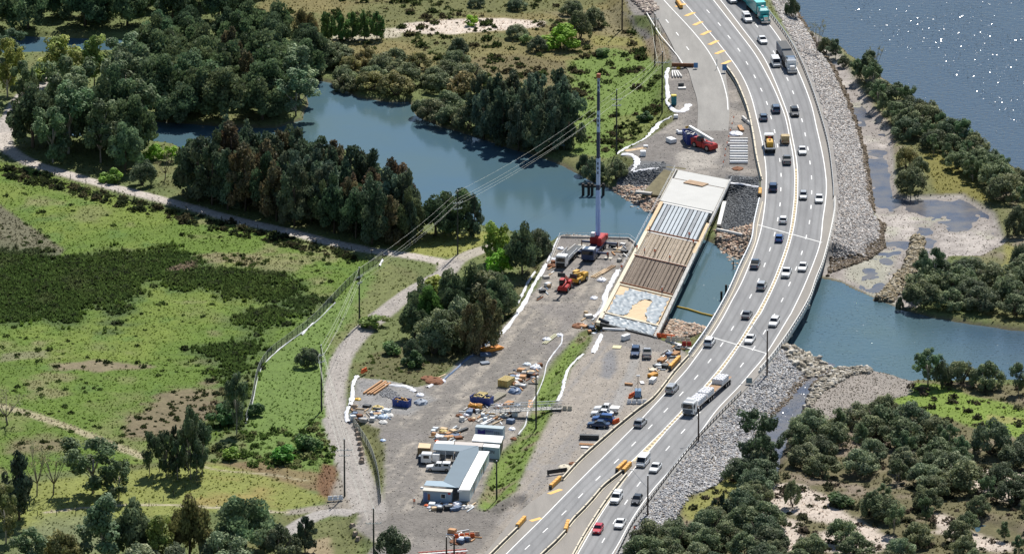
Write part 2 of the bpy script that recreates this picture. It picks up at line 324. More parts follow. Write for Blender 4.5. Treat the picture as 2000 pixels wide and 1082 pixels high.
for pts in ([(1490,950),(1560,945),(1640,985),(1700,1035),(1640,1030),(1560,1010),(1500,1000)], [(1880,915),(2010,925),(2010,985),(1960,980),(1900,955)], [(1600,1040),(1700,1030),(1760,1060),(1700,1082),(1600,1082)], [(1820,1000),(1880,1020),(1990,1075),(1900,1075),(1830,1040)], [(1480,985),(1560,1020),(1580,1082),(1480,1082)]):
    area(pts, (.50, .43, .37), .8, 1.2, 2.2, .9)
area([(1640,740),(1770,748),(1830,752),(1900,775),(2010,800),(2010,865),(1900,835),(1800,805),(1740,790)], (.15, .215, .04), .8, 1, 1)
paint(sstep(.1, .5, N4)*sstep(-1, 1, sdf([(1780,790),(2010,820),(2010,865),(1820,830)], .8)), (.28, .25, .10), .7)
paint(sstep(-.8, .8, spit+.8*N4), (.21, .185, .16)); paint(sstep(-1, 1, spit)*sstep(.1, .5, N2+.4*N1), (.30, .26, .23), .8)
paint(sstep(-1, 1, mud), (.21, .185, .17)); paint(sstep(-1, 1, mud)*sstep(.03, .24, H+.03*N3), (.35, .315, .285), .9)
paint(sstep(-1, 1, mud)*sstep(.1, .6, fbm(X, Y, 5, 91)), (.27, .28, .19), .6)
paint(sstep(-1, 1, mud)*sstep(0, 3, sdf([(1640,500),(1770,480),(1740,560),(1700,572),(1640,545)], .1)), (.30, .31, .22), .5)
# made ground
YWC = (.175, .162, .147)
paint(sstep(-.7, .7, yw+.7*N4), YWC)
ac = X*.966-Y*.26; al = X*.26+Y*.966; tr = .75*fbm(ac+.8*np.sin(al/23), al*.05, 1.7, 41, 3)+.45*N3+.25*N5; iy = sstep(-.5, .5, yw)
paint(iy*sstep(-.12, .4, tr), (.30, .27, .23), .85); paint(iy*sstep(.05, .5, fbm(X, Y, 12, 43)), (.19, .175, .165), .8)
paint(iy*sstep(-1, 1, sdf([(1070,500),(1225,470),(1200,520),(1100,540)], 2)), (.20, .185, .175), .7)
area([(760,1000),(1010,985),(990,1040),(960,1060),(820,1050),(760,1030)], (.135, .123, .112), 2, 2, 2, .9)
area([(690,740),(800,745),(850,780),(800,810),(700,800)], (.235, .235, .235), 2, 1, 1, .7)
paint(sstep(-.7, .7, ye+.5*N4), (.28, .25, .215)); ie = sstep(-.5, .5, ye)
tr2 = .8*fbm(ac, al*.04, 1.8, 47, 3)+.35*N3+.2*N5; paint(ie*sstep(.05, .4, tr2), (.225, .21, .195), .95)
area([(1175,690),(1200,680),(1210,720),(1190,740),(1172,735)], (.16, .165, .18), 3.75, .8, 1, .8)
area([(1140,640),(1300,650),(1345,690),(1300,690),(1180,668)], (.19, .178, .165), 3.75, .8, .8)
area([(1245,670),(1262,672),(1200,840),(1150,900),(1140,880),(1190,800)], (.27, .262, .25), 3.75, .4, .3, .8)
paint(sstep(-.7, .7, yn+.5*N4), (.17, .157, .145)); paint(sstep(0, 1, yn)*sstep(.05, .5, N1+.3*N3), (.27, .245, .215), .8)
area([(1320,300),(1345,290),(1400,285),(1410,300),(1385,325),(1350,335),(1320,322)], (.34, .315, .28), 3.6, 1, 1, .8)
area([(1215,30),(1245,60),(1300,125),(1312,130),(1290,95),(1262,60)], (.15, .14, .13), 2, .6, .4)
area([(1255,75),(1300,80),(1312,128),(1285,128)], (.22, .17, .11), 2, .8, 1, .8)
# stone banks
rb = {}
for k, (r, z, c) in dict(e=(RB_E, 2, (.30, .285, .27)), s=(RB_S, 2, (.29, .285, .275)), nw=(RB_NW, 1.5, (.14, .145, .15)), ne=(RB_NE, 2, (.11, .115, .12)), se=(RB_SE, 1, (.30, .23, .18)), g=(GROYNE, .5, (.17, .145, .10))).items():
    rb[k] = sdf(r, z); paint(sstep(-.8, .6, rb[k]+.5*N4), np.array(c)*.85)
paint(sstep(.2, -.6, H)*1.0, (.10, .09, .055), .8)
paint(sstep(.55, .15, H)*sstep(-9, -2, np.maximum(creek, np.maximum(river, inlet)))*(mud < 0), (.11, .095, .07), .8)
# dirt roads
TRACKS = {}
def track(pts, wd, col, z=1.1):
    c = catmull(pts, 5); l = W(c[:, 0], c[:, 1], z)[:, :2]; d = ldist(l, X, Y, 12)-wd+.25*N4+.15*N3
    paint(sstep(.35, -.35, d), col); paint(sstep(-.3, .0, -np.abs(d+wd*.48)+.0)*sstep(.4, 0, d+.2), np.array(col)*1.18, .7); return d
tk = track([(-80,330),(-20,290),(8,250),(24,228),(40,200),(75,165),(95,150)], 2.6, (.33, .30, .27))
tk = np.minimum(tk, track([(8,262),(14,290),(60,318),(150,346),(250,374),(350,399),(450,426),(550,449),(650,474),(740,491),(800,499),(850,508),(880,518)], 2.0, (.40, .36, .32)))
tk = np.minimum(tk, track([(870,520),(905,502),(940,488),(975,478)], 2.1, (.33, .30, .25)))
tk = np.minimum(tk, track([(885,512),(868,532),(820,560),(760,602),(710,645),(672,692),(657,740),(655,790),(668,850),(690,910),(715,965),(735,1020)], 2.4, (.30, .275, .25)))
tk = np.minimum(tk, track([(660,820),(678,880),(700,940),(722,1000)], 3.4, (.29, .268, .245)))
tk = np.minimum(tk, track([(735,1005),(690,1000),(640,1000),(600,1015),(560,1040)], 2.0, (.30, .28, .26)))
fp = track([(-40,785),(0,792),(60,808),(130,832),(200,858),(280,892)], 1.3, (.30, .27, .17))
fp2 = track([(380,905),(430,918),(520,925),(600,938)], .5, (.28, .25, .16))
fp3 = track([(90,1000),(180,990),(300,985),(480,995),(560,1000)], .6, (.34, .30, .22))
H = H+.12*sstep(.6, -.4, tk)
area([(720,1000),(1000,990),(960,1082),(740,1082)], YWC, 1.6, 3, 2, .5)
# fine grain
C *= (1+.16*N3+.10*N5)[..., None]; C = np.clip(C, .012, .8)
VEG = (C[..., 1] > C[..., 0]*1.02)
def ground_mat(name, bump=.12, rough=.9, grain=.25):
    m = bpy.data.materials.new(name); m.use_nodes = True; t = m.node_tree; b = t.nodes['Principled BSDF']
    a = t.nodes.new('ShaderNodeAttribute'); a.attribute_name = 'tint'
    g = t.nodes.new('ShaderNodeNewGeometry'); n = t.nodes.new('ShaderNodeTexNoise'); n.inputs['Scale'].default_value = 1.6; n.inputs['Detail'].default_value = 6; n.inputs['Roughness'].default_value = .7
    r = t.nodes.new('ShaderNodeMapRange'); r.inputs['From Min'].default_value = .3; r.inputs['From Max'].default_value = .7; r.inputs['To Min'].default_value = 1-grain; r.inputs['To Max'].default_value = 1+grain
    x = t.nodes.new('ShaderNodeMix'); x.data_type = 'RGBA'; x.blend_type = 'MULTIPLY'; x.inputs[0].default_value = 1
    u = t.nodes.new('ShaderNodeBump'); u.inputs['Distance'].default_value = bump
    L = t.links.new; L(g.outputs['Position'], n.inputs['Vector']); L(n.outputs[0], r.inputs[0]); L(a.outputs['Color'], x.inputs[6]); L(r.outputs[0], x.inputs[7]); L(x.outputs[2], b.inputs['Base Color'])
    L(n.outputs[0], u.inputs['Height']); L(u.outputs[0], b.inputs['Normal']); b.inputs['Roughness'].default_value = rough; b.inputs['Specular IOR Level'].default_value = .2
    return m
GM = ground_mat('soil_and_grass', .14, .95, .28); GD = ground_mat('compacted_gravel', .12, .9, .3); GW = ground_mat('wet_mud', .03, .65, .25)
# one continuous sheet, its faces handed to the kind of ground they belong to
cls = np.zeros(X.shape, int)
cls[mud > 0] = 1; cls[(spit > 0)] = 1
cls[(yw > 0) | (ye > 0) | (yn > 0)] = 2; cls[tk < 0] = 3
for k in rb: cls[rb[k] > 0] = 4
fc = cls[:-1, :-1].ravel()
idx = np.arange(NX*NY).reshape(NY, NX)
QF = np.stack([idx[:-1, :-1], idx[:-1, 1:], idx[1:, 1:], idx[1:, :-1]], -1).reshape(-1, 4)
VV = np.stack([X, Y, H], -1).reshape(-1, 3); CC = C.reshape(-1, 3)
for k, nm_, mm in ((0, 'ground', GM), (1, 'mudflat', GW), (2, 'works_yard', GD), (3, 'dirt_track', GD), (4, 'stone_bank', GD)):
    f = QF[fc == k]; u, inv = np.unique(f, return_inverse=True)
    o = mesh_np(nm_, VV[u], inv.reshape(-1, 4), mm, col=CC[u], smooth=True); tag(o, kind='structure')
def hz(x, y):
    """ground height at world x, y"""
    i = np.clip(np.searchsorted(XS, x)-1, 0, NX-2); j = np.clip(np.searchsorted(YS, y)-1, 0, NY-2)
    fx = (x-XS[i])/(XS[i+1]-XS[i]); fy = (y-YS[j])/(YS[j+1]-YS[j])
    return (H[j, i]*(1-fx)+H[j, i+1]*fx)*(1-fy)+(H[j+1, i]*(1-fx)+H[j+1, i+1]*fx)*fy
def G(px, py, z0=1.0):
    """the point of the ground seen at (px, py)"""
    z = z0
    for _ in range(6):
        p = W(px, py, z); z = .5*z+.5*float(hz(p[0], p[1]))
    p = W(px, py, z); return Vector((p[0], p[1], z))
# ---------------------------------------------------------------- water
def water():
    m = bpy.data.materials.new('river_water'); m.use_nodes = True; t = m.node_tree; b = t.nodes['Principled BSDF']; L = t.links.new
    b.inputs['Roughness'].default_value = .1; b.inputs['IOR'].default_value = 1.33; b.inputs['Specular IOR Level'].default_value = .5
    g = t.nodes.new('ShaderNodeNewGeometry')
    n = t.nodes.new('ShaderNodeTexNoise'); n.inputs['Scale'].default_value = .03; n.inputs['Detail'].default_value = 3
    r = t.nodes.new('ShaderNodeValToRGB'); r.color_ramp.elements[0].position = .35; r.color_ramp.elements[0].color = (.060, .116, .158, 1); r.color_ramp.elements[1].position = .65; r.color_ramp.elements[1].color = (.072, .122, .132, 1)
    L(g.outputs['Position'], n.inputs['Vector']); L(n.outputs[0], r.inputs[0]); L(r.outputs[0], b.inputs['Base Color'])
    rx = t.nodes.new('ShaderNodeSeparateXYZ'); L(g.outputs['Position'], rx.inputs[0]); ry = t.nodes.new('ShaderNodeMapRange'); ry.inputs['From Min'].default_value = 70; ry.inputs['From Max'].default_value = 110
    sm = t.nodes.new('ShaderNodeMath'); sm.operation = 'MULTIPLY_ADD'; sm.inputs[1].default_value = .35; L(rx.outputs[1], sm.inputs[0]); L(rx.outputs[0], sm.inputs[2]); L(sm.outputs[0], ry.inputs[0])
    cx = t.nodes.new('ShaderNodeMix'); cx.data_type = 'RGBA'; cx.inputs[7].default_value = (.045, .074, .112, 1); L(ry.outputs[0], cx.inputs[0]); L(r.outputs[0], cx.inputs[6]); L(cx.outputs[2], b.inputs['Base Color'])
    mp = t.nodes.new('ShaderNodeMapping'); mp.inputs['Scale'].default_value = (.55, 1.0, 1); mp.inputs['Rotation'].default_value = (0, 0, .25); L(g.outputs['Position'], mp.inputs[0])
    n2 = t.nodes.new('ShaderNodeTexNoise'); n2.inputs['Scale'].default_value = .9; n2.inputs['Detail'].default_value = 4; n2.inputs['Roughness'].default_value = .6; L(mp.outputs[0], n2.inputs['Vector'])
    # open river on the right is choppier than the sheltered creek
    sx = t.nodes.new('ShaderNodeSeparateXYZ'); L(g.outputs['Position'], sx.inputs[0])
    rr = t.nodes.new('ShaderNodeMapRange'); rr.inputs['From Min'].default_value = 45; rr.inputs['From Max'].default_value = 75; rr.inputs['To Min'].default_value = .018; rr.inputs['To Max'].default_value = .12; L(sx.outputs[0], rr.inputs[0])
    u = t.nodes.new('ShaderNodeBump'); L(rr.outputs[0], u.inputs['Distance']); L(n2.outputs[0], u.inputs['Height'])
    # short steep wavelets that catch the sun here and there
    n3 = t.nodes.new('ShaderNodeTexNoise'); n3.inputs['Scale'].default_value = 2.6; n3.inputs['Detail'].default_value = 1; L(mp.outputs[0], n3.inputs['Vector'])
    n4 = t.nodes.new('ShaderNodeTexNoise'); n4.inputs['Scale'].default_value = .05; n4.inputs['Detail'].default_value = 3; L(g.outputs['Position'], n4.inputs['Vector'])
    k1 = t.nodes.new('ShaderNodeMapRange'); k1.inputs['From Min'].default_value = .38; k1.inputs['From Max'].default_value = .62; L(n4.outputs[0], k1.inputs[0])
    k2 = t.nodes.new('ShaderNodeMapRange'); k2.inputs['From Min'].default_value = .68; k2.inputs['From Max'].default_value = .84; L(n3.outputs[0], k2.inputs[0])
    k3 = t.nodes.new('ShaderNodeMath'); k3.operation = 'MULTIPLY'; L(k1.outputs[0], k3.inputs[0]); L(k2.outputs[0], k3.inputs[1]); k5 = t.nodes.new('ShaderNodeMapRange'); k5.inputs['To Min'].default_value = .0; L(rr.outputs[0], k5.inputs[0]); k5.inputs['From Min'].default_value = .03; k5.inputs['From Max'].default_value = .16; k6 = t.nodes.new('ShaderNodeMath'); k6.operation = 'MULTIPLY'; L(k3.outputs[0], k6.inputs[0]); L(k5.outputs[0], k6.inputs[1]); k3 = k6
    u2 = t.nodes.new('ShaderNodeBump'); u2.inputs['Distance'].default_value = 1.6; L(k3.outputs[0], u2.inputs['Height']); L(u.outputs[0], u2.inputs['Normal']); L(u2.outputs[0], b.inputs['Normal'])
    return m
WM = water()
def shallow():
    m = bpy.data.materials.new('shallow_water'); m.use_nodes = True; t = m.node_tree; b = t.nodes['Principled BSDF']; L = t.links.new; b.inputs['Roughness'].default_value = .12; b.inputs['IOR'].default_value = 1.33
    g = t.nodes.new('ShaderNodeNewGeometry'); n = t.nodes.new('ShaderNodeTexNoise'); n.inputs['Scale'].default_value = .14; n.inputs['Detail'].default_value = 6; n.inputs['Roughness'].default_value = .65; L(g.outputs['Position'], n.inputs['Vector'])
    r = t.nodes.new('ShaderNodeValToRGB'); e = r.color_ramp.elements; e[0].position = .36; e[0].color = (.075, .088, .125, 1); e[1].position = .66; e[1].color = (.17, .155, .14, 1); L(n.outputs[0], r.inputs[0]); L(r.outputs[0], b.inputs['Base Color'])
    n2 = t.nodes.new('ShaderNodeTexNoise'); n2.inputs['Scale'].default_value = 2.2; n2.inputs['Detail'].default_value = 3; L(g.outputs['Position'], n2.inputs['Vector']); u = t.nodes.new('ShaderNodeBump'); u.inputs['Distance'].default_value = .05; L(n2.outputs[0], u.inputs['Height']); L(u.outputs[0], b.inputs['Normal']); return m
SHW = shallow()
for nm_, pl_ in (('tidal_shallows', [(1575,75),(1640,118),(1672,165),(1708,225),(1742,262),(1748,310),(1760,382),(1880,380),(1945,420),(1968,480),(1915,510),(1850,510),(1815,565),(1780,596),(1740,590),(1700,572),(1640,546),(1598,536),(1640,480),(1690,480),(1700,420),(1680,360),(1670,300),(1650,233),(1620,170),(1600,123),(1570,90)]), ('inlet_shallows', [(1632,712),(1598,748),(1580,790),(1550,840),(1535,880),(1525,930),(1480,925),(1480,860),(1490,822),(1525,785),(1550,756),(1578,722),(1600,702)])):
    q = wpoly(pl_, .004); mb_ = bpy.data.meshes.new(nm_); mb_.from_pydata([(x, y, .006) for x, y in q], [], [tuple(range(len(q)))]); mb_.materials.append(SHW); o = bpy.data.objects.new(nm_, mb_); link(o); tag(o, kind='structure')
o = mesh_np('river', [(-6000,-3000,0),(9000,-3000,0),(9000,9000,0),(-6000,9000,0)], [(0,1,2,3)], WM); tag(o, kind='structure')
# ================================================================ highway
def ribbon(name, lx, rx, ys, z, m, n=8, kind='structure'):
    V = []; zs = z if hasattr(z, '__len__') else [z]*len(ys)
    for a, b, y, z in zip(lx, rx, ys, zs):
        p = W(a, y, z); q = W(b, y, z)
        for k in range(n+1): V.append(p+(q-p)*k/n)
    F = [(i*(n+1)+k, (i+1)*(n+1)+k, (i+1)*(n+1)+k+1, i*(n+1)+k+1) for i in range(len(ys)-1) for k in range(n)]
    o = mesh_np(name, V, np.array(F)[:, ::-1], m); tag(o, kind=kind); return o
def asphalt(name, col, col2, wear=False):
    m = bpy.data.materials.new(name); m.use_nodes = True; t = m.node_tree; b = t.nodes['Principled BSDF']; L = t.links.new
    g = t.nodes.new('ShaderNodeNewGeometry'); n = t.nodes.new('ShaderNodeTexNoise'); n.inputs['Scale'].default_value = .25; n.inputs['Detail'].default_value = 8; n.inputs['Roughness'].default_value = .7
    mp = t.nodes.new('ShaderNodeMapping'); mp.inputs['Scale'].default_value = (1, .18, 1); mp.inputs['Rotation'].default_value = (0, 0, .12)
    L(g.outputs['Position'], mp.inputs[0]); L(mp.outputs[0], n.inputs['Vector'])
    r = t.nodes.new('ShaderNodeValToRGB'); e = r.color_ramp.elements; e[0].position = .32; e[0].color = (*col, 1); e[1].position = .68; e[1].color = (*col2, 1)
    n2 = t.nodes.new('ShaderNodeTexNoise'); n2.inputs['Scale'].default_value = 5; n2.inputs['Detail'].default_value = 3; L(g.outputs['Position'], n2.inputs['Vector'])
    rr = t.nodes.new('ShaderNodeMapRange'); rr.inputs['From Min'].default_value = .3; rr.inputs['From Max'].default_value = .7; rr.inputs['To Min'].default_value = .88; rr.inputs['To Max'].default_value = 1.12; L(n2.outputs[0], rr.inputs[0])
    x = t.nodes.new('ShaderNodeMix'); x.data_type = 'RGBA'; x.blend_type = 'MULTIPLY'; x.inputs[0].default_value = 1
    L(n.outputs[0], r.inputs[0]); L(r.outputs[0], x.inputs[6]); L(rr.outputs[0], x.inputs[7]); L(x.outputs[2], b.inputs['Base Color']); b.inputs['Roughness'].default_value = .8; b.inputs['Specular IOR Level'].default_value = .3
    if wear:
        at = t.nodes.new('ShaderNodeAttribute'); at.attribute_name = 'tint'; y = t.nodes.new('ShaderNodeMix'); y.data_type = 'RGBA'; y.blend_type = 'MULTIPLY'; y.inputs[0].default_value = 1; L(x.outputs[2], y.inputs[6]); L(at.outputs[0], y.inputs[7]); L(y.outputs[2], b.inputs['Base Color'])
    return m
ASPH = asphalt('asphalt', (.165, .167, .172), (.245, .247, .25), True); ASPO = asphalt('worn_asphalt', (.195, .188, .175), (.28, .27, .25))
SHO = asphalt('shoulder_seal', (.20, .186, .168), (.27, .25, .225))
ribbon('highway', HLX, HRX, HYS, ZH, SHO, 10)
ribbon('old_carriageway', OLX, ORX, OYS, ZH-.03-.33*sstep(222, 288, OYS), ASPO)
WHITE = mat('road_paint_white', (.78, .78, .76), .6, var=.12, vs=1.5); YEL = mat('road_paint_yellow', (.72, .42, .10), .6, var=.15, vs=1.2)
CREAM = mat('median_paint', (.55, .46, .27), .7, var=.2, vs=1.2)
# edge lines, by picture points
E_L = [(1240,-110),(1285,-50),(1331,0),(1366,40),(1413,97),(1446,143),(1466,186),(1479,235),(1490,285),(1496,330),(1496,370),(1494,400),(1488,440),(1481,468),(1470,500),(1450,549),(1428,590),(1412,620),(1390,655),(1350,710),(1333,731),(1290,778),(1248,823),(1221,850),(1180,891),(1158,912),(1108,962),(1057,1014),(1000,1070),(930,1140)]
E_M1 = [(1290,-120),(1340,-60),(1390,-3),(1400,9),(1440,60),(1476,108),(1505,160),(1523,200),(1534,230),(1541,262),(1549,305),(1552,340),(1552,365),(1550,400),(1542,456),(1529,500),(1507,556),(1480,608),(1472,620),(1440,672),(1398,728),(1345,787),(1297,838),(1285,850),(1228,906),(1200,934)]
E_M2 = [(1300,-120),(1350,-60),(1398,-8),(1409,3),(1450,56),(1489,108),(1512,155),(1530,200),(1540,230),(1548,270),(1555,308),(1558,340),(1558,365),(1557,395),(1550,446),(1535,500),(1514,554),(1488,608),(1480,620),(1446,672),(1406,728),(1353,787),(1304,838),(1294,850),(1244,908),(1205,958),(1170,1010),(1136,1068),(1095,1140)]
E_R = [(1365,-110),(1405,-60),(1456,-8),(1505,52),(1530,88),(1557,135),(1583,200),(1595,250),(1607,304),(1613,345),(1614,370),(1612,395),(1607,430),(1603,468),(1594,500),(1570,560),(1547,608),(1540,620),(1497,690),(1467,727),(1440,758),(1400,800),(1366,846),(1320,905),(1274,957),(1235,1012),(1205,1066),(1165,1130)]
E_O1 = [(1225,-20),(1258,18),(1286,63),(1306,88),(1326,113),(1334,126)]
E_O2 = [(1195,-120),(1245,-60),(1296,0),(1349,57),(1383,100),(1406,143),(1419,186),(1422,215)]
def wline(pts, z, n=5): c = catmull(pts, n); return W(c[:, 0], c[:, 1], z)
def strip_mesh(l, wd, zo=0.):
    d = np.gradient(l[:, :2], axis=0); d /= np.linalg.norm(d, axis=1)[:, None]; nrm = np.stack([-d[:, 1], d[:, 0]], 1)*wd/2
    a = l.copy(); b = l.copy(); a[:, :2] += nrm; b[:, :2] -= nrm; a[:, 2] += zo; b[:, 2] += zo
    V = np.concatenate([a, b]); n = len(l); return V, [(i, n+i, n+i+1, i+1) for i in range(n-1)]
def line(name, pts, wd, m, z=ZH, zo=.012):
    V, F = strip_mesh(wline(pts, z), wd, zo); o = mesh_np(name, V, F, m); return tag(o, kind='structure')
# the two sealed carriageways on the wider shoulder seal
def between(a, b, name, lanes):
    ya = np.arange(-100, 1121, 6.0)
    ca = catmull(a, 6); cb = catmull(b, 6); xa = np.interp(ya, ca[:, 1], ca[:, 0]); xb = np.interp(ya, cb[:, 1], cb[:, 0])
    o = ribbon(name, xa, xb, ya, ZH+.006, ASPH, 32); n = len(o.data.vertices); fx = np.tile(np.arange(33)/32, n//33); rows = np.repeat(np.arange(n//33), 33)
    wear = sum(np.exp(-((fx-c)/.035)**2) for c in (.13, .37, .61, .86)); pt = fbm(fx*9, rows*.22, 3, 3 if name[0] == 'n' else 9); pt2 = fbm(fx*2, rows*.05+7, 1.2, 5)
    tone = 1.0-.27*wear*(.75+.6*pt)+.09*pt+.14*pt2; a = o.data.color_attributes.new('tint', 'FLOAT_COLOR', 'POINT'); c = np.ones((n, 4), np.float32); c[:, :3] = tone[:, None]; a.data.foreach_set('color', c.ravel()); return o
# right side of the northbound lanes below the gore
E_M1B = E_M1+[(1178,951),(1150,982),(1120,1020),(1080,1065),(1030,1130)]
between(E_L, E_M1B, 'northbound_carriageway', 2); between(E_M2, E_R, 'southbound_carriageway', 2)
for p in (E_L, E_M1, E_M2, E_R): line('road_edge_line', p, .2, WHITE)
for p in (E_O1, E_O2): line('road_edge_line', p, .2, WHITE, ZH-.03)
DN = [(1383,23),(1405,48),(1424,73),(1443,98),(1459,124),(1474,150),(1487,176),(1498,202),(1506,230),(1513,257),(1518.5,285),(1523,313),(1525.5,342),(1525,370),(1523.5,399.5),(1519,428.5),(1512.8,457.5),(1504,487),(1493.3,517.5),(1481,547.8),(1466,578.5),(1449,610),(1430.5,641),(1409.7,672.5),(1385.8,704.8),(1359.7,736.5),(1330.8,768.8),(1300.5,800.8),(1270,833),(1237.7,866.5),(1204,900),(1168,933.5),(1134,967.5),(1101.5,1001),(1065,1035),(1030,1068),(1356,-4)]
DS = [(1420,-8),(1450,20),(1478,51),(1496,78),(1512,103),(1527,129),(1538,155),(1549,181),(1558.3,208.5),(1566.5,235.5),(1572.7,263),(1578,290.5),(1582,318),(1585,347),(1585.3,376),(1584,404.5),(1581,434),(1574.5,463),(1566,494),(1554.8,524.5),(1542,554.8),(1527.8,585.8),(1511,617),(1493,648.5),(1472,680),(1449,712.5),(1422.2,744.5),(1393.3,777),(1364,808),(1334,842),(1304,875.2),(1276,910),(1247.5,945),(1223,980),(1200,1018),(1178.5,1054.5),(1156,1092)]
DO = [(1283,17),(1303,42),(1323,67),(1343,95),(1250,-22)]
def dashes(name, pts, z, c):
    V = []; F = []; cc = catmull(sorted(pts, key=lambda p: p[1]), 6); cw = W(cc[:, 0], cc[:, 1], z)
    for x, y in pts:
        p = W(x, y, z); i = int(np.argmin(np.sum((cw-p)**2, 1))); a = cw[max(0, i-2)]; b = cw[min(len(cw)-1, i+2)]
        d = (b-a)/np.linalg.norm(b-a); nn = np.array([-d[1], d[0], 0]); k = len(V)
        for s, t in ((-1, -1), (1, -1), (1, 1), (-1, 1)): V.append(p+nn*.11*s+d*1.55*t+np.array([0, 0, .014]))
        F.append((k, k+1, k+2, k+3))
    o = mesh_np(name, V, F, WHITE); return tag(o, kind='structure')
dashes('lane_dashes', DN, ZH, 0); dashes('lane_dashes', DS, ZH, 0); dashes('lane_dashes', DO, ZH-.03, 0)
# cream median with its row of studs, orange chevron bars
cm1 = catmull(E_M1, 4); cm2 = catmull(E_M2, 4); ysm = np.arange(330, 905, 6.0)
ribbon('painted_median', np.interp(ysm, cm1[:, 1], cm1[:, 0])+1.3, np.interp(ysm, cm2[:, 1], cm2[:, 0])-1.3, ysm, ZH+.004, CREAM, 1)
V = []; F = []
for i, y in enumerate(np.arange(336, 905, 5.2)):
    x = .5*(np.interp(y, cm1[:, 1], cm1[:, 0])+np.interp(y, cm2[:, 1], cm2[:, 0])); p = W(x, y, ZH); k = len(V)
    for s, t in ((-1, -1), (1, -1), (1, 1), (-1, 1)): V.append(p+np.array([.28*s, .5*t, .02]))
    F.append((k, k+1, k+2, k+3))
o = mesh_np('median_blocks', V, F, mat('median_block_paint', (.30, .24, .17), .8, var=.35, vs=3)); tag(o, kind='structure')
V = []; F = []
for a, b in (((1339,32),(1356,25)), ((1355,50),(1371,43)), ((1370,69),(1387,61)), ((1385,88),(1402,80)), ((1398,106),(1414,99)), ((1411,126),(1427,119)), ((1320,14),(1338,8)), ((1300,-6),(1318,-12)), ((1072,964),(1096,955)), ((1036,1017),(1057,1011))):
    p = W(*a, ZH); q = W(*b, ZH); d = (q-p)/np.linalg.norm(q-p); nn = np.array([-d[1], d[0], 0]); k = len(V)
    V += [p-nn*.55+[0,0,.016], q-nn*.55+[0,0,.016], q+nn*.55+[0,0,.016], p+nn*.55+[0,0,.016]]; F.append((k, k+1, k+2, k+3))
o = mesh_np('yellow_chevron_bars', V, F, YEL); tag(o, kind='structure')
JT = mat('joint_concrete', (.62, .62, .60), .7, var=.1)
for a, b in (((1479,439),(1606,474)), ((1379,655),(1497,690))):
    V, F = strip_mesh(np.array([W(*a, ZH), W(*b, ZH)]), .42, .02); o = mesh_np('bridge_joint', V, F, JT); tag(o, kind='structure')
# ================================================================ ground cover made of many small pieces
RNG = np.random.default_rng(7)
def look(A, x, y):
    i = np.clip(np.searchsorted(XS, x)-1, 0, NX-1); j = np.clip(np.searchsorted(YS, y)-1, 0, NY-1); return A[j, i]
def instances(name, base_v, base_f, pos, sc, rot, tint, m, tilt=None, parent=None, kind='stuff'):
    n = len(pos); k = len(base_v); B = np.asarray(base_v, float)[None]*sc[:, None, :]
    c, s = np.cos(rot), np.sin(rot); x = B[..., 0]*c[:, None]-B[..., 1]*s[:, None]; y = B[..., 0]*s[:, None]+B[..., 1]*c[:, None]; z = B[..., 2]
    if tilt is not None: x = x+z*tilt[:, :1]; y = y+z*tilt[:, 1:]
    V = np.stack([x, y, z], -1)+pos[:, None, :]; F = np.asarray(base_f)[None]+np.arange(n)[:, None, None]*k
    o = mesh_np(name, V.reshape(-1, 3), F.reshape(-1, F.shape[-1]), m, parent, col=np.repeat(tint, k, 0)); return tag(o, kind=kind)
def tint_mat(name, rough=.85, transl=0., spec=.2, rnd=0.):
    m = bpy.data.materials.new(name); m.use_nodes = True; t = m.node_tree; b = t.nodes['Principled BSDF']; L = t.links.new
    a = t.nodes.new('ShaderNodeAttribute'); a.attribute_name = 'tint'; src = a.outputs['Color']
    if rnd:
        oi = t.nodes.new('ShaderNodeObjectInfo'); r = t.nodes.new('ShaderNodeMapRange'); r.inputs['To Min'].default_value = 1-rnd; r.inputs['To Max'].default_value = 1+rnd; L(oi.outputs['Random'], r.inputs[0])
        x = t.nodes.new('ShaderNodeMix'); x.data_type = 'RGBA'; x.blend_type = 'MULTIPLY'; x.inputs[0].default_value = 1; L(src, x.inputs[6]); L(r.outputs[0], x.inputs[7])
        h = t.nodes.new('ShaderNodeHueSaturation'); r2 = t.nodes.new('ShaderNodeMath'); r2.operation = 'MULTIPLY'; r2.inputs[1].default_value = 7.31; L(oi.outputs['Random'], r2.inputs[0])
        r3 = t.nodes.new('ShaderNodeMath'); r3.operation = 'FRACT'; L(r2.outputs[0], r3.inputs[0]); r4 = t.nodes.new('ShaderNodeMapRange'); r4.inputs['To Min'].default_value = .475; r4.inputs['To Max'].default_value = .525; L(r3.outputs[0], r4.inputs[0])
        L(r4.outputs[0], h.inputs['Hue']); L(x.outputs[2], h.inputs['Color']); src = h.outputs[0]
    b.inputs['Roughness'].default_value = rough; b.inputs['Specular IOR Level'].default_value = spec; L(src, b.inputs['Base Color'])
    if transl:
        tr = t.nodes.new('ShaderNodeBsdfTranslucent'); L(src, tr.inputs[0]); mx = t.nodes.new('ShaderNodeMixShader'); mx.inputs[0].default_value = transl
        L(b.outputs[0], mx.inputs[1]); L(tr.outputs[0], mx.inputs[2]); L(mx.outputs[0], t.nodes['Material Output'].inputs[0])
    return m
STONE = tint_mat('broken_stone', .85); BLADE = tint_mat('grass_blades', .8, .5)
ROCKV = [(-.5,-.42,-.3),(.46,-.5,-.3),(.5,.4,-.3),(-.4,.5,-.3),(-.3,-.3,.34),(.34,-.22,.42),(.22,.32,.3),(-.28,.2,.44)]
ROCKF = [(0,3,2,1),(4,5,6,7),(0,1,5,4),(1,2,6,5),(2,3,7,6),(3,0,4,7)]
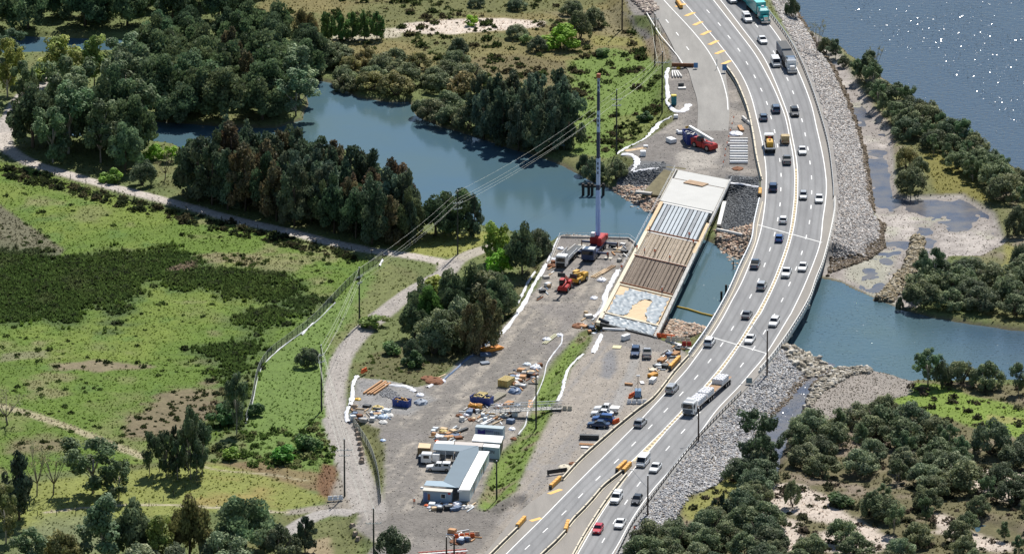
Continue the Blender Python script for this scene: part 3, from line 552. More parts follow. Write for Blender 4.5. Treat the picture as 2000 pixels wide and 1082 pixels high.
def rocks(name, sd_, n, smin, smax, cols, z, lo=-.2, label=None):
    js, is_ = np.where((sd_ > lo) & (hw < -.6)); k = RNG.integers(0, len(js), n)
    x = XS[is_[k]]+RNG.random(n)*.62; y = YS[js[k]]+RNG.random(n)*.9; s = smin+(smax-smin)*RNG.random(n)**2.2
    pos = np.stack([x, y, hz(x, y)+s*.12], 1); sc = s[:, None]*(.7+.6*RNG.random((n, 3)))
    c = np.array(cols)[RNG.integers(0, len(cols), n)]*(.65+.7*RNG.random((n, 1)))
    o = instances(name, ROCKV, ROCKF, pos, sc, RNG.random(n)*6.28, c, STONE, tilt=RNG.normal(0, .35, (n, 2))); return o
GREYS = [(.42,.41,.40),(.34,.33,.325),(.50,.48,.46),(.24,.22,.21),(.40,.35,.31)]
rocks('rock_revetment', rb['e'], 38000, .22, .6, GREYS, 2)
rocks('rock_revetment', rb['s'], 38000, .22, .66, [(.40,.40,.41),(.31,.315,.33),(.50,.50,.50),(.22,.22,.23),(.38,.34,.30)], 2)
TANS = [(.42,.32,.24),(.36,.28,.21),(.48,.38,.30),(.30,.24,.19),(.40,.27,.20),(.30,.30,.28)]
rocks('blue_stone_bank', np.where(Y*0+sdf([(1208,345),(1295,335),(1290,365),(1250,378),(1200,362)], 1.5) > 0, 1., -1.), 4200, .25, .55, [(.15,.16,.17),(.2,.21,.22),(.11,.12,.13)], 1)
rocks('blue_stone_bank', np.where(sdf([(1422,358),(1484,362),(1478,440),(1465,456),(1400,442)], 2) > 0, 1., -1.), 7500, .22, .5, [(.12,.13,.14),(.17,.18,.19),(.085,.09,.1)], 1)
rocks('creek_edge_rocks', sdf([(1195,368),(1245,372),(1290,365),(1300,380),(1285,415),(1240,405)], .6), 1500, .4, 1.1, TANS, 1)
rocks('creek_edge_rocks', sdf([(1395,452),(1465,462),(1462,500),(1440,525),(1405,482)], 1), 1500, .4, 1.1, TANS, 1)
rocks('creek_edge_rocks', sdf([(1300,624),(1388,642),(1395,652),(1360,672),(1290,655)], 1), 2200, .4, 1.0, TANS, 1)
rocks('groyne_rocks', rb['g'], 2200, .4, 1.1, [(.24,.20,.13),(.17,.14,.09),(.3,.27,.21)], 0)
rocks('creek_edge_rocks', sdf([(1520,690),(1545,684),(1600,702),(1620,718),(1585,735),(1540,722)], .6), 900, .7, 1.7, [(.30,.27,.22),(.22,.2,.16),(.38,.36,.32)], 0)
rocks('creek_edge_rocks', sdf([(1640,722),(1690,718),(1700,730),(1655,736),(1600,770),(1570,805),(1585,760)], .4), 1300, .5, 1.2, [(.30,.27,.22),(.22,.2,.16),(.38,.36,.32)], 0)
rocks('creek_edge_rocks', sdf([(1095,458),(1225,462),(1228,470),(1095,466)], 1.2), 500, .5, 1.0, [(.3,.27,.24),(.4,.37,.34),(.2,.18,.16)], 0)
rocks('stone_heap', sdf([(1210,-10),(1245,-12),(1282,35),(1262,42)], 2), 1400, .5, 1.3, [(.32,.27,.23),(.24,.2,.18),(.42,.37,.32)], 0)
rocks('stone_heap', sdf([(738,770),(752,757),(775,770),(768,780)], 2.2), 900, .15, .4, [(.2,.21,.22),(.26,.26,.27)], 0)
# toe line of weed-dark stones along the tide mark
toe = np.where((H > -.25) & (H < .45) & (np.maximum(rb['e'], rb['s']) > -1.2), 1., -1.)
rocks('tide_line_rocks', toe, 9000, .3, .8, [(.09,.07,.045),(.13,.10,.07),(.17,.14,.11)], 0)
yd = (cls == 2) | (cls == 3); 
core = (X > -160) & (X < 160) & (Y > -215) & (Y < 260)
rocks('loose_gravel', np.where(yd, 1., -1.), 16000, .06, .26, [(.36,.33,.3),(.22,.2,.19),(.46,.43,.38),(.28,.24,.2)], 0)
# grass and rushes
TUFT = [(-.5,0,0),(.5,0,0),(.25,.1,1),(0,-.5,0),(.1,.5,0),(-.15,.3,.9),(-.35,.35,0),(.35,-.35,0),(-.3,-.2,.95)]; TUFTF = [(0,1,2),(3,4,5),(6,7,8)]
def grass(name, mask, n, h0, h1, w_, colf, jitter=.3):
    js, is_ = np.where(mask); k = RNG.integers(0, len(js), n)
    x = XS[is_[k]]+RNG.random(n)*.62; y = YS[js[k]]+RNG.random(n)*.9; h = h0+(h1-h0)*RNG.random(n)**1.5
    pos = np.stack([x, y, hz(x, y)-.03], 1); sc = np.stack([w_*h, w_*h, h], 1)*(.75+.5*RNG.random((n, 1)))
    c = colf(x, y)*(1-jitter+2*jitter*RNG.random((n, 1)))*np.array([1, 1, 1])
    return instances(name, TUFT, TUFTF, pos, sc, RNG.random(n)*6.28, c, BLADE, tilt=RNG.normal(0, .2, (n, 2)))
core = (X > -160) & (X < 160) & (Y > -215) & (Y < 260)
land = core & (cls == 0) & (H > .3) & (hw < -1) & (hw_o < -1)
own = lambda x, y: look(C, x, y)*1.25
dark = C.sum(-1) < .19; soil = (C[..., 0] > C[..., 1]*1.12) & (marsh > 0)
grass('meadow_grass', land & (marsh > 0) & ~soil, 45000, .08, .3, 1.5, own, .16)
grass('meadow_grass', land & (marsh <= 0) & VEG & ~dark, 60000, .1, .4, 1.4, own, .2)
grass('dry_grass', land & ~VEG & ~soil, 22000, .15, .45, 1.1, own)
grass('rushes', land & (marsh > -4) & (DK > .25+.6*RNG.random(X.shape)) & (X < -40), 26000, .3, 1.0, .8, own, .35)
rocks('spit_pebbles', np.where(spit > -1, 1., -1.), 4000, .06, .3, [(.16,.13,.10),(.34,.30,.26),(.10,.09,.06)], 0)
# small tilted facets added on the water to make sun glints
def glint_facets(name, pts, n, s0, s1):
    pl = wpoly(pts, 0); lo, hi = pl.min(0), pl.max(0); x = RNG.uniform(lo[0], hi[0], n*3); y = RNG.uniform(lo[1], hi[1], n*3); k = np.where(sdist(pl, x, y, 5) > 0)[0]
    k = k[vnoise(x[k], y[k], 14, 77)+.5*vnoise(x[k], y[k], 5, 78) > .35+.6*RNG.random(len(k))][:n]; x = x[k]; y = y[k]; n = len(x)
    base = [(-.5, -.5, 0), (.5, -.5, 0), (.5, .5, 0), (-.5, .5, 0)]; s = s0+(s1-s0)*RNG.random(n)**2; sl = RNG.normal(0, .26, (n, 2))
    B = np.array(base)[None]*np.stack([s*1.5, s, s], 1)[:, None, :]; z = .03+s[:, None]*.1+B[..., 0]*sl[:, :1]+B[..., 1]*sl[:, 1:]
    V = np.stack([B[..., 0]+x[:, None], B[..., 1]+y[:, None], np.maximum(z, .012)], -1).reshape(-1, 3); o = mesh_np(name, V, np.arange(n*4).reshape(-1, 4), WVM); tag(o, kind='stuff')
WVM = mat('glint_facet_water', (.03, .06, .10), .16, spec=.9)
glint_facets('river_glint_facets', [(1620,-20),(1680,60),(1820,120),(2010,260),(2010,-20)], 5200, .05, .17)
glint_facets('creek_glint_facets', [(1560,590),(1620,570),(1750,625),(2010,660),(2010,730),(1700,715),(1540,680)], 330, .04, .1)
glint_facets('creek_glint_facets', [(1345,560),(1400,500),(1432,520),(1400,600),(1350,610)], 120, .04, .11)
glint_facets('inlet_glint_facets', [(1575,745),(1592,750),(1545,820),(1520,850),(1505,830),(1540,790)], 600, .05, .16)
glint_facets('creek_glint_facets', [(300,245),(420,262),(400,300),(300,270)], 160, .04, .1)
# clumpy low bushes dotted over the fen
def blobs(name, pts_mask, n, r0, r1, cols, z=.5):
    js, is_ = np.where(pts_mask); k = RNG.integers(0, len(js), n); cx = XS[is_[k]]; cy = YS[js[k]]; r = r0+(r1-r0)*RNG.random(n)**2; m_ = 26
    a = RNG.normal(size=(n, m_, 3)); a /= np.linalg.norm(a, axis=2)[..., None]; a[..., 2] = np.abs(a[..., 2]); a = a*(r[:, None, None]*(.6+.45*RNG.random((n, m_, 1)))); a[..., 2] *= z*1.6
    pos = a.reshape(-1, 3)+np.repeat(np.stack([cx, cy, hz(cx, cy)], 1), m_, 0); N = len(pos)
    s = np.repeat(r, m_)*.5; c = np.repeat(np.array(cols)[RNG.integers(0, len(cols), n)]*(.7+.6*RNG.random((n, 1))), m_, 0)*(.7+.6*RNG.random((N, 1)))
    return instances(name, TUFT, TUFTF, pos-np.array([0, 0, .2]), np.stack([s, s, s*.9], 1), RNG.random(N)*6.28, c, BLADE, tilt=RNG.normal(0, .5, (N, 2)))
rocks('flat_pebbles', np.where((mud > 0) & (H > .02), 1., -1.), 3000, .06, .3, [(.16,.13,.10),(.30,.26,.22),(.10,.09,.06)], 0)
blobs('fen_bushes', land & soil & (X < -60), 130, .35, .9, [(.05,.07,.025),(.07,.09,.03)])
blobs('fen_bushes', land & (marsh > 0) & (N1 > .12), 700, .3, .85, [(.05,.075,.022),(.07,.11,.03),(.09,.13,.035)])
blobs('fen_bushes', land & (marsh > -2) & (DK > .3+.6*RNG.random(X.shape)) & (X < -40), 900, .3, 1.1, [(.05,.065,.03),(.065,.085,.04),(.10,.13,.05)])
blobs('bank_bushes', land & ((wedge > .8) | (fen > 0)) , 300, .25, .7, [(.09,.14,.03),(.13,.18,.05),(.15,.13,.08)])
blobs('shore_bushes', land & (SE > 0) & (N3 > -.2), 1300, .3, 1.25, [(.075,.082,.045),(.10,.105,.06),(.12,.10,.075)])
blobs('meadow_bushes', land & (nm > 0) & (N1 > 0), 650, .5, 1.5, [(.05,.075,.025),(.075,.10,.035),(.10,.09,.05)])
blobs('track_side_bushes', land & (sdf([(-40,320),(60,335),(200,380),(520,450),(700,500),(700,512),(500,470),(200,400),(0,345)], 1) > 0), 260, .5, 1.5, [(.04,.055,.025),(.09,.085,.045),(.06,.08,.03)])
blobs('track_side_bushes', land & (sdf([(480,840),(560,840),(640,800),(655,900),(560,920),(420,905),(400,880)], 1) > 0), 170, .4, 1.4, [(.09,.15,.035),(.12,.18,.05),(.19,.21,.09)])
# ================================================================ trees
LEAF = tint_mat('foliage', .7, .32, .25, .16)
BARK = mat('bark', (.13, .105, .085), .95, var=.3, vs=.6); PALEBARK = mat('pale_bark', (.34, .31, .27), .9, var=.25, vs=.6)
def leaves(clumps, n, size, aspect, cols, seed, up=.35):
    r = np.random.default_rng(seed); cl = np.array(clumps, float); vol = cl[:, 3]*cl[:, 4]; k = r.choice(len(cl), n, p=vol/vol.sum())
    d = r.normal(size=(n, 3)); d /= np.linalg.norm(d, axis=1)[:, None]; rad = .45+.6*r.random(n)**.5
    p = cl[k, :3]+d*rad[:, None]*cl[k][:, [3, 3, 4]]
    nn = d+np.array([0, 0, up])+r.normal(0, .45, (n, 3)); nn /= np.linalg.norm(nn, axis=1)[:, None]
    a = np.cross(nn, r.normal(size=(n, 3))); a /= np.linalg.norm(a, axis=1)[:, None]; b = np.cross(nn, a)
    if aspect > 1.4:      # needles and drooping sprays stand upright
        b = np.array([0, 0, 1.])+r.normal(0, .35, (n, 3)); b /= np.linalg.norm(b, axis=1)[:, None]; a = np.cross(b, nn); a /= np.linalg.norm(a, axis=1)[:, None]
    s = size*(.6+.8*r.random(n))[:, None]
    q = np.stack([p-a*s-b*s*aspect*.6, p+a*s*.7-b*s*aspect*.5, p+a*s*.9+b*s*aspect*.6, p-a*s*.6+b*s*aspect*.7], 1)
    cc = np.array(cols); ck = r.integers(0, len(cc), len(cl)); tone = .62+.76*r.random(len(cl))
    c = np.array([1.02, 1.1, .98])*2.25*cc[ck[k]]*tone[k][:, None]*(.86+.28*r.random((n, 1)))
    return q.reshape(-1, 3), np.arange(n*4).reshape(-1, 4), np.repeat(c, 4, 0)
def tree_proto(kind, seed):
    r = random.Random(seed*77+len(kind)); U = r.uniform; cl = []; t = MB(); bark = BARK
    if kind == 'mangrove':
        h, w_ = 6.0, U(4.0, 4.8); cols = [(.066,.076,.042),(.082,.090,.050),(.056,.066,.038),(.098,.102,.060)]
        for i in range(27):
            a = U(0, 6.28); q = U(0, 1)**.55; x = math.cos(a)*q*w_*.82; y = math.sin(a)*q*w_*.78; z = h*(.80-.42*q*q)+U(-.9, .3); cl.append((x, y, z, U(.8, 1.35), U(.7, 1.1)))
        for i in range(10):
            a = U(0, 6.28); cl.append((math.cos(a)*w_*.8, math.sin(a)*w_*.8, U(1.2, 2.8), U(.7, 1.1), U(.7, 1.1)))
        n, sz, asp = 5200, .155, 1.2
        for i in range(5): a = U(0, 6.28); t.tube([(U(-.6, .6), U(-.6, .6), -.3), (math.cos(a)*1.2, math.sin(a)*1.2, 1.8), (math.cos(a)*2.6, math.sin(a)*2.6, 4.0)], [.16, .12, .05], 5)
    elif kind == 'gum':
        h = 12.0; cols = [(.06,.08,.042),(.072,.09,.05),(.085,.10,.06),(.05,.07,.036)]; bark = PALEBARK
        t.tube([(0, 0, -.4), (U(-.3, .3), U(-.3, .3), 3.5), (U(-.5, .5), U(-.5, .5), 7)], [.26, .2, .14], 6)
        for i in range(9):
            a = i*2.4+U(-.4, .4); q = U(1.0, 3.4); z = U(3.4, 10.8)-q*.35; e = (math.cos(a)*q, math.sin(a)*q, z); t.tube([(0, 0, z*.45), (e[0]*.5, e[1]*.5, z*.75), e], [.12, .08, .03], 5)
            for k in range(4): cl.append((e[0]+U(-1.1, 1.1), e[1]+U(-1.1, 1.1), z+U(-1.1, 1.2), U(.75, 1.3), U(.7, 1.3)))
        for k in range(5): cl.append((U(-1, 1), U(-1, 1), U(10, 11.4), U(.8, 1.2), U(.7, 1.1)))
        n, sz, asp = 4200, .20, 1.3
    elif kind == 'casuarina':
        h = 12.0; cols = [(.045,.060,.040),(.055,.068,.046),(.038,.052,.036),(.06,.066,.042)]
        t.tube([(0, 0, -.4), (U(-.2, .2), U(-.2, .2), 5), (U(-.3, .3), U(-.3, .3), 11)], [.2, .14, .04], 6)
        for i in range(30):
            f = (i+U(0, 1))/30; z = 1.6+f*9.3; q = (1-f**3.5)**.5*1.9*U(.3, 1.25); a = U(0, 6.28); cl.append((math.cos(a)*q, math.sin(a)*q, z+U(-.6, 1.0), U(.5, .9)*(1.12-.4*f), U(.9, 1.7)))
            if i % 3 == 0: t.tube([(0, 0, z-.8), (math.cos(a)*q, math.sin(a)*q, z)], [.06, .02], 4)
        n, sz, asp = 3800, .11, 3.6
    elif kind == 'grove':
        h = 11.0; cols = [(.052,.070,.036),(.064,.082,.042),(.075,.09,.05),(.045,.062,.032)]; w_ = U(4.2, 5.2)
        t.tube([(0, 0, -.4), (U(-.3, .3), U(-.3, .3), 5), (0, 0, 8)], [.3, .22, .08], 6)
        for i in range(46):
            a = U(0, 6.28); q = U(0, 1)**.55; z = 1.4+8.6*U(.25, 1)*(1-.55*q*q)+U(-.5, .5); cl.append((math.cos(a)*q*w_*.8, math.sin(a)*q*w_*.8, min(z, 10.3), U(.9, 1.5), U(.9, 1.6)))
        n, sz, asp = 7500, .19, 1.5
    elif kind == 'bright':
        h = 7.0; cols = [(.10,.13,.03),(.12,.14,.03),(.08,.11,.025)]
        for i in range(26):
            a = U(0, 6.28); q = U(0, 1)**.6; z = 1.0+U(0, 5.3)*(1-.5*q); cl.append((math.cos(a)*q*2.4, math.sin(a)*q*2.4, z, U(.6, 1.05), U(.6, 1.0)))
        n, sz, asp = 3000, .18, 1.1; t.tube([(0, 0, -.3), (.1, .1, 4)], [.14, .06], 6)
    elif kind == 'bush':
        h = 3.0; cols = [(.06,.09,.03),(.08,.11,.04),(.05,.075,.03)]
        for i in range(12):
            a = U(0, 6.28); q = U(0, 1)**.6; z = .5+U(0, 1.9)*(1-.5*q); cl.append((math.cos(a)*q*1.4, math.sin(a)*q*1.4, z, U(.45, .75), U(.4, .7)))
        n, sz, asp = 1300, .14, 1.1; t.tube([(0, 0, -.2), (.1, .1, 1.6)], [.08, .03], 5)
    else:      # bare
        h = 9.0; cols = [(.11,.105,.06),(.16,.14,.08)]; bark = mat('dead_bark', (.20, .17, .14), .95)
        t.tube([(0, 0, -.3), (.3, .1, 2.5)], [.2, .15], 6)
        for i in range(7):
            a = i*.9+U(-.2, .2); q = U(1.5, 3.2); z = U(5.5, 8.8); e = Vector((.3+math.cos(a)*q, .1+math.sin(a)*q, z)); mid = Vector((.3+math.cos(a)*q*.4, .1+math.sin(a)*q*.4, z*.55)); t.tube([(.3, .1, 2.3), mid, e], [.12, .08, .02], 5)
            for k in range(4): f = e+Vector((U(-1, 1), U(-1, 1), U(-.2, 1))); t.tube([mid.lerp(e, .3+.15*k), f], [.04, .012], 4); cl.append((*f, .5, .4))
        n, sz, asp = 330, .12, 1.2
    root = empty(kind_name[kind], (0, -500-seed*30, -60))
    t.build('trunk', bark, root, smooth=True)
    V, F, c = leaves(cl, n, sz, asp, cols, seed*13+5); mesh_np('crown', V, F, LEAF, root, col=c)
    return root, h
kind_name = dict(grove='broadleaf_tree', mangrove='mangrove_tree', gum='gum_tree', casuarina='casuarina_tree', bright='leafy_tree', bush='shrub', bare='bare_tree')
PROT = {k: [tree_proto(k, s) for s in range(n)] for k, n in dict(mangrove=5, grove=4, gum=4, casuarina=5, bright=3, bush=3, bare=2).items()}
def recol(name, f):
    """leaf material of another hue"""
    m = LEAF.copy(); m.name = name; t = m.node_tree; a = [n for n in t.nodes if n.type == 'ATTRIBUTE'][0]
    x = t.nodes.new('ShaderNodeMix'); x.data_type = 'RGBA'; x.blend_type = 'MULTIPLY'; x.inputs[0].default_value = 1; x.inputs[7].default_value = (*f, 1)
    to = a.outputs[0].links[0].to_socket; t.links.new(a.outputs[0], x.inputs[6]); t.links.new(x.outputs[2], to); return m
LM = dict(red=recol('foliage_reddish', (1.62, 1.0, .95)), yel=recol('foliage_yellowish', (1.75, 1.5, .8)), grey=recol('foliage_greyish', (1.25, 1.25, 1.4)), green=recol('foliage_fresh', (1.15, 1.45, .75)), dark=recol('foliage_dark', (.68, .74, .82)), dry=recol('foliage_dry', (1.5, 1.15, .95)))
TREES = []; RT = random.Random(4)
USED = set()
def tree(kind, x, y, z, hm, wide=1.0, lm=None):
    if kind == 'grove' and wide > 1.2: wide *= .55
    i = RT.randrange(len(PROT[kind])); src, h0 = PROT[kind][i]
    if (kind, i) not in USED:
        USED.add((kind, i)); o = src
        if lm:
            for c in kids(o):
                if c.name.startswith('crown'): c.material_slots[0].link = 'OBJECT'; c.material_slots[0].material = LM[lm]
    else:
        o = copy_tree(src, swap={'crown': LM[lm] if lm else LEAF})
    s = hm/h0; o.location = (x, y, z-.1); o.rotation_euler = (0, 0, RT.uniform(0, 6.28)); o.scale = (s*wide*RT.uniform(.9, 1.1), s*wide*RT.uniform(.9, 1.1), s)
    return o
LOOK = {None: 'green', 'red': 'reddish', 'yel': 'yellowish', 'grey': 'grey-green', 'green': 'fresh green', 'dark': 'blackish', 'dry': 'brownish'}
KLAB = dict(grove='broad tree', mangrove='mangrove', gum='gum', casuarina='she-oak', bright='leafy tree', bush='bush', bare='bare tree')
ORD = ['first', 'second', 'third', 'fourth', 'fifth', 'sixth', 'seventh', 'eighth', 'ninth', 'tenth', 'eleventh', 'twelfth', 'thirteenth', 'fourteenth', 'fifteenth', 'sixteenth', 'seventeenth', 'eighteenth', 'nineteenth', 'twentieth', 'twenty-first', 'twenty-second', 'twenty-third']
def stand(pts, mix, gap, h0, h1, name, wide=1.0, z=1.0, seed=0, rows=None, cap=60):
    """trees scattered over a patch of ground (picture outline of their feet); name: where the stand is"""
    r = random.Random(seed+len(name)*7); pl = wpoly(pts, z); lo = pl.min(0); hi = pl.max(0); got = []
    for _ in range(6000):
        x = r.uniform(lo[0], hi[0]); y = r.uniform(lo[1], hi[1])
        if len(got) >= cap: break
        if any((x-a)**2+(y-b)**2 < gap*gap for a, b in got): continue
        if sdist(pl, np.array([x]), np.array([y]))[0] < 0 or hz(x, y) < -.4: continue
        got.append((x, y))
    ks = [k for k, m_, wt in mix for _ in range(wt)]; ms = [m_ for k, m_, wt in mix for _ in range(wt)]
    got.sort(key=lambda p: p[1]); per = 9; nr = max(1, math.ceil(len(got)/per)); per = math.ceil(len(got)/nr)
    for ri in range(nr):
        row = sorted(got[ri*per:(ri+1)*per])
        for ci, (x, y) in enumerate(row):
            i = r.randrange(len(ks)); o = tree(ks[i], x, y, max(0, float(hz(x, y))), r.uniform(h0, h1), wide, ms[i])
            rn = 'front' if ri == 0 else ('back' if ri == nr-1 else ORD[ri])
            lab = f"{LOOK[ms[i]]} {KLAB[ks[i]]}, {ORD[ci]} from left" + (f", {rn} row" if nr > 1 else '') + f", {name}"
            tag(o, lab, 'shrub' if ks[i] == 'bush' else 'tree', 'trees '+name); TREES.append(o)
def one(kind, px, py, wpx, hpx, label, lm=None):
    g = G(px, py); s = 8.3; h0 = dict(grove=11, mangrove=6, gum=12, casuarina=12, bright=7, bush=3, bare=9)[kind]; w0 = dict(grove=10, mangrove=9.5, gum=8.5, casuarina=5, bright=6.5, bush=3.8, bare=7)[kind]
    hm = hpx/s/.95; o = tree(kind, g.x, g.y, g.z, hm, (wpx/s)/(w0*hm/h0), lm); TREES.append(o)
    return tag(o, label, 'shrub' if kind == 'bush' else 'tree')
Gv = 'grove'; M_, Gm, Ca, Br, Bu = 'mangrove', 'gum', 'casuarina', 'bright', 'bush'
stand([(-40,-60),(500,-75),(515,15),(440,45),(250,64),(-40,64)], [(Gv,'dark',3),(Gv,None,3),(Gm,'dark',1),(Gv,'red',1)], 9.5, 11, 15, 'in the forest at top left corner', 1.05, cap=34)
stand([(255,118),(480,60),(640,128),(600,154),(500,150),(400,158),(280,140)], [(Gv,'dark',2),(Gv,None,2),(Gv,'grey',1)], 8.5, 9, 12.5, 'woods behind left creek arm', 1.1, cap=20)
stand([(235,165),(570,162),(598,200),(580,226),(450,244),(300,232),(235,222)], [(Gv,None,3),(Gv,'grey',2),(Gv,'dark',1),(Gm,'grey',1),(Ca,'red',1)], 7.8, 11, 15, 'on the bank above the left creek arm', 1.15, cap=24)
stand([(60,275),(130,230),(265,245),(278,300),(230,330),(100,318),(50,300)], [(Gm,None,3),(Gv,'dark',2),(Gv,None,1)], 7.2, 14, 18.5, 'in the clump beside the road bend', .95, cap=14)
for a in ((15,190,70,120,'tall yellow-green gum tree at the far left edge, nearest the road','yel'),(45,205,50,90,'green gum tree beside the road bend at far left',None),(120,168,90,105,'olive gum with yellow crown above the road bend','yel'),(185,172,80,110,'broad yellowish gum right of the olive one, by the far channel','yel'),(20,112,60,60,'dark gum on the far bank at left edge, below the forest','dark')): one('gum', *a[:4], a[4], a[5])
one('bright', 75,158,60,32,'low bright yellow-green bush by the road at upper left')
stand([(525,112),(640,112),(652,148),(600,156),(545,150)], [(M_,None,1)], 5.8, 5, 7, 'on the point left of the lagoon inlet', 1.05, cap=8)
stand([(660,125),(890,125),(940,165),(900,188),(830,180),(790,193),(725,194),(662,165)], [(M_,None,3),(M_,'dry',1)], 6.3, 4.2, 6.5, 'on the north bank of the lagoon', 1.05, cap=26)
one('grove', 595,95,62,84,'dark reddish-brown round tree behind the lagoon inlet','red')
for i,(x,lab) in enumerate(((640,'leftmost'),(664,'second'),(688,'third'),(712,'fourth'),(736,'rightmost'))): one('casuarina', x, 78, 36, 56, f'{lab} of five green trees in line left of the sand patch', 'green')
stand([(825,215),(890,215),(925,255),(880,248),(830,232)], [(M_,None,1)], 5.5, 4.5, 6.2, 'left of the dark pines on the lagoon bank', cap=6)
stand([(935,245),(1095,250),(1112,288),(1080,303),(980,285),(930,262)], [(Ca,None,3),(Ca,'grey',2)], 4.0, 11, 15, 'in the dark grove on the lagoon bank', 1.25, cap=30)
for x,y,wd,h,lab,lm in ((1160,352,60,48,'dark rounded bush at the water edge behind the crane boom','dark'),(1205,350,56,44,'green rounded bush beside the white liner near the new bridge',None),(1140,335,36,36,'small dark bush left of the crane boom by the water','dark')): one('mangrove', x, y, wd, h, lab, lm)
for k,x,y,wd,h,lab,lm in (('bright',1095,95,84,62,'dark-green leafy tree with bright crown below top edge, centre','green'),('mangrove',1130,80,70,66,'olive domed tree right of the leafy one, near top',None),('mangrove',1050,100,56,34,'dark low tree below and left of the leafy tree','dark'),('mangrove',1010,75,60,34,'grey-green spreading bush left of the leafy tree','grey'),('bright',921,50,36,28,'small bright green tree alone on the pale sand patch','green'),('mangrove',930,14,44,24,'dark tree at the top edge above the sand patch','dark'),('mangrove',1115,28,60,34,'green bush at top edge above the domed tree',None),('mangrove',1010,18,54,28,'dark bush at top edge right of sand patch','dark'),('bush',1175,110,44,24,'silvery shrub at the edge of the north meadow','grey'),('bush',1030,86,34,24,'silvery shrub beside the grey-green bush','grey'),('mangrove',895,110,52,40,'dark dome-shaped tree on the meadow below the sand','dark'),('mangrove',1160,52,60,44,'rounded green tree left of the first power pole',None),('bush',1262,235,40,22,'dark shrub on the meadow left of the white liner','dark'),('grove',245,335,80,96,'gum tree with pale top nearest the track at left','grey')): one(k, x, y, wd, h, lab, lm)
stand([(350,388),(400,368),(470,355),(540,345),(640,362),(740,420),(816,455),(812,476),(740,484),(640,460),(500,424),(400,398)], [(Ca,'red',3),(Ca,None,5),(Gv,'dark',1),(Ca,'grey',2),(Gv,None,1)], 4.2, 11, 16, 'in the wood below the lagoon', 1.35, cap=76)
for x,y,wd,h,lab in ((300,312,50,38,'bright green bushy tree at left arm of the creek, leftmost'),(335,316,46,40,'bright green bushy tree in the middle of the creek-arm row'),(366,314,32,40,'bright green bushy tree at right end of the creek-arm row')): one('bright', x, y, wd, h, lab, 'green')
one('mangrove', 280,362,62,54,'very dark round bush alone beside the long dirt track','dark'); one('bush', 218,355,60,32,'pale green low shrub left of the dark round bush','green'); one('bare',322,352,40,50,'thin leafless tree right of the dark round bush')
for k,x,y,wd,h,lab,lm in (('grove',850,460,92,84,'dark domed tree left of the power pole by the lagoon','dark'),('grove',893,455,104,92,'large dark tree behind the pole on the lagoon bank',None),('casuarina',925,462,40,80,'dark she-oak right of the pole by the lagoon','dark'),('casuarina',800,478,30,80,'thin dark tree left of the domed tree by the lagoon','dark'),
  ('bright',968,512,72,98,'tall bright yellow-green tree beside the dark bank trees',None),('bright',975,535,64,60,'bright green lower tree under the yellow-green one','green'),('grove',1020,535,90,98,'big dark tree left of the crane platform','dark'),('mangrove',1050,505,64,66,'dark tree at the water beside the crane platform','dark'),
  ('bright',850,580,84,46,'yellow-green low tree over the access track',None),('grove',840,640,110,80,'dark green rounded tree beside the access track','green'),('grove',925,600,118,92,'large dark rounded tree between track and yard',None),('mangrove',895,660,100,80,'dark grey-green rounded tree in front of the large one','grey'),('casuarina',945,680,62,104,'brownish wispy tree beside the yard liner','dry'),('casuarina',920,690,52,90,'grey-brown wispy tree left of the yard liner','dry'),('mangrove',848,690,74,56,'small rounded tree nearest the access track','grey'),('grove',975,610,60,74,'dark tree against the white liner of the yard','dark'),('bush',805,715,46,34,'dark shrub near the timber poles','dark'),('mangrove',805,705,44,44,'dark small tree above the timber poles','dark'),
  ('bush',735,640,60,30,'dry shrub on the slope left of the rounded trees','dry'),('bush',765,690,50,30,'greyish shrub on the slope above the poles','grey')): one(k, x, y, wd, h, lab, lm)
stand([(285,922),(392,918),(402,938),(330,940),(282,932)], [(Gm,'dark',3),(Ca,'dark',1)], 2.9, 8.5, 12.5, 'in the slim grove at bottom left', .55, cap=13)
one('gum', 372,936,40,130,'tallest dark she-oak of the slim grove at bottom left','dark')
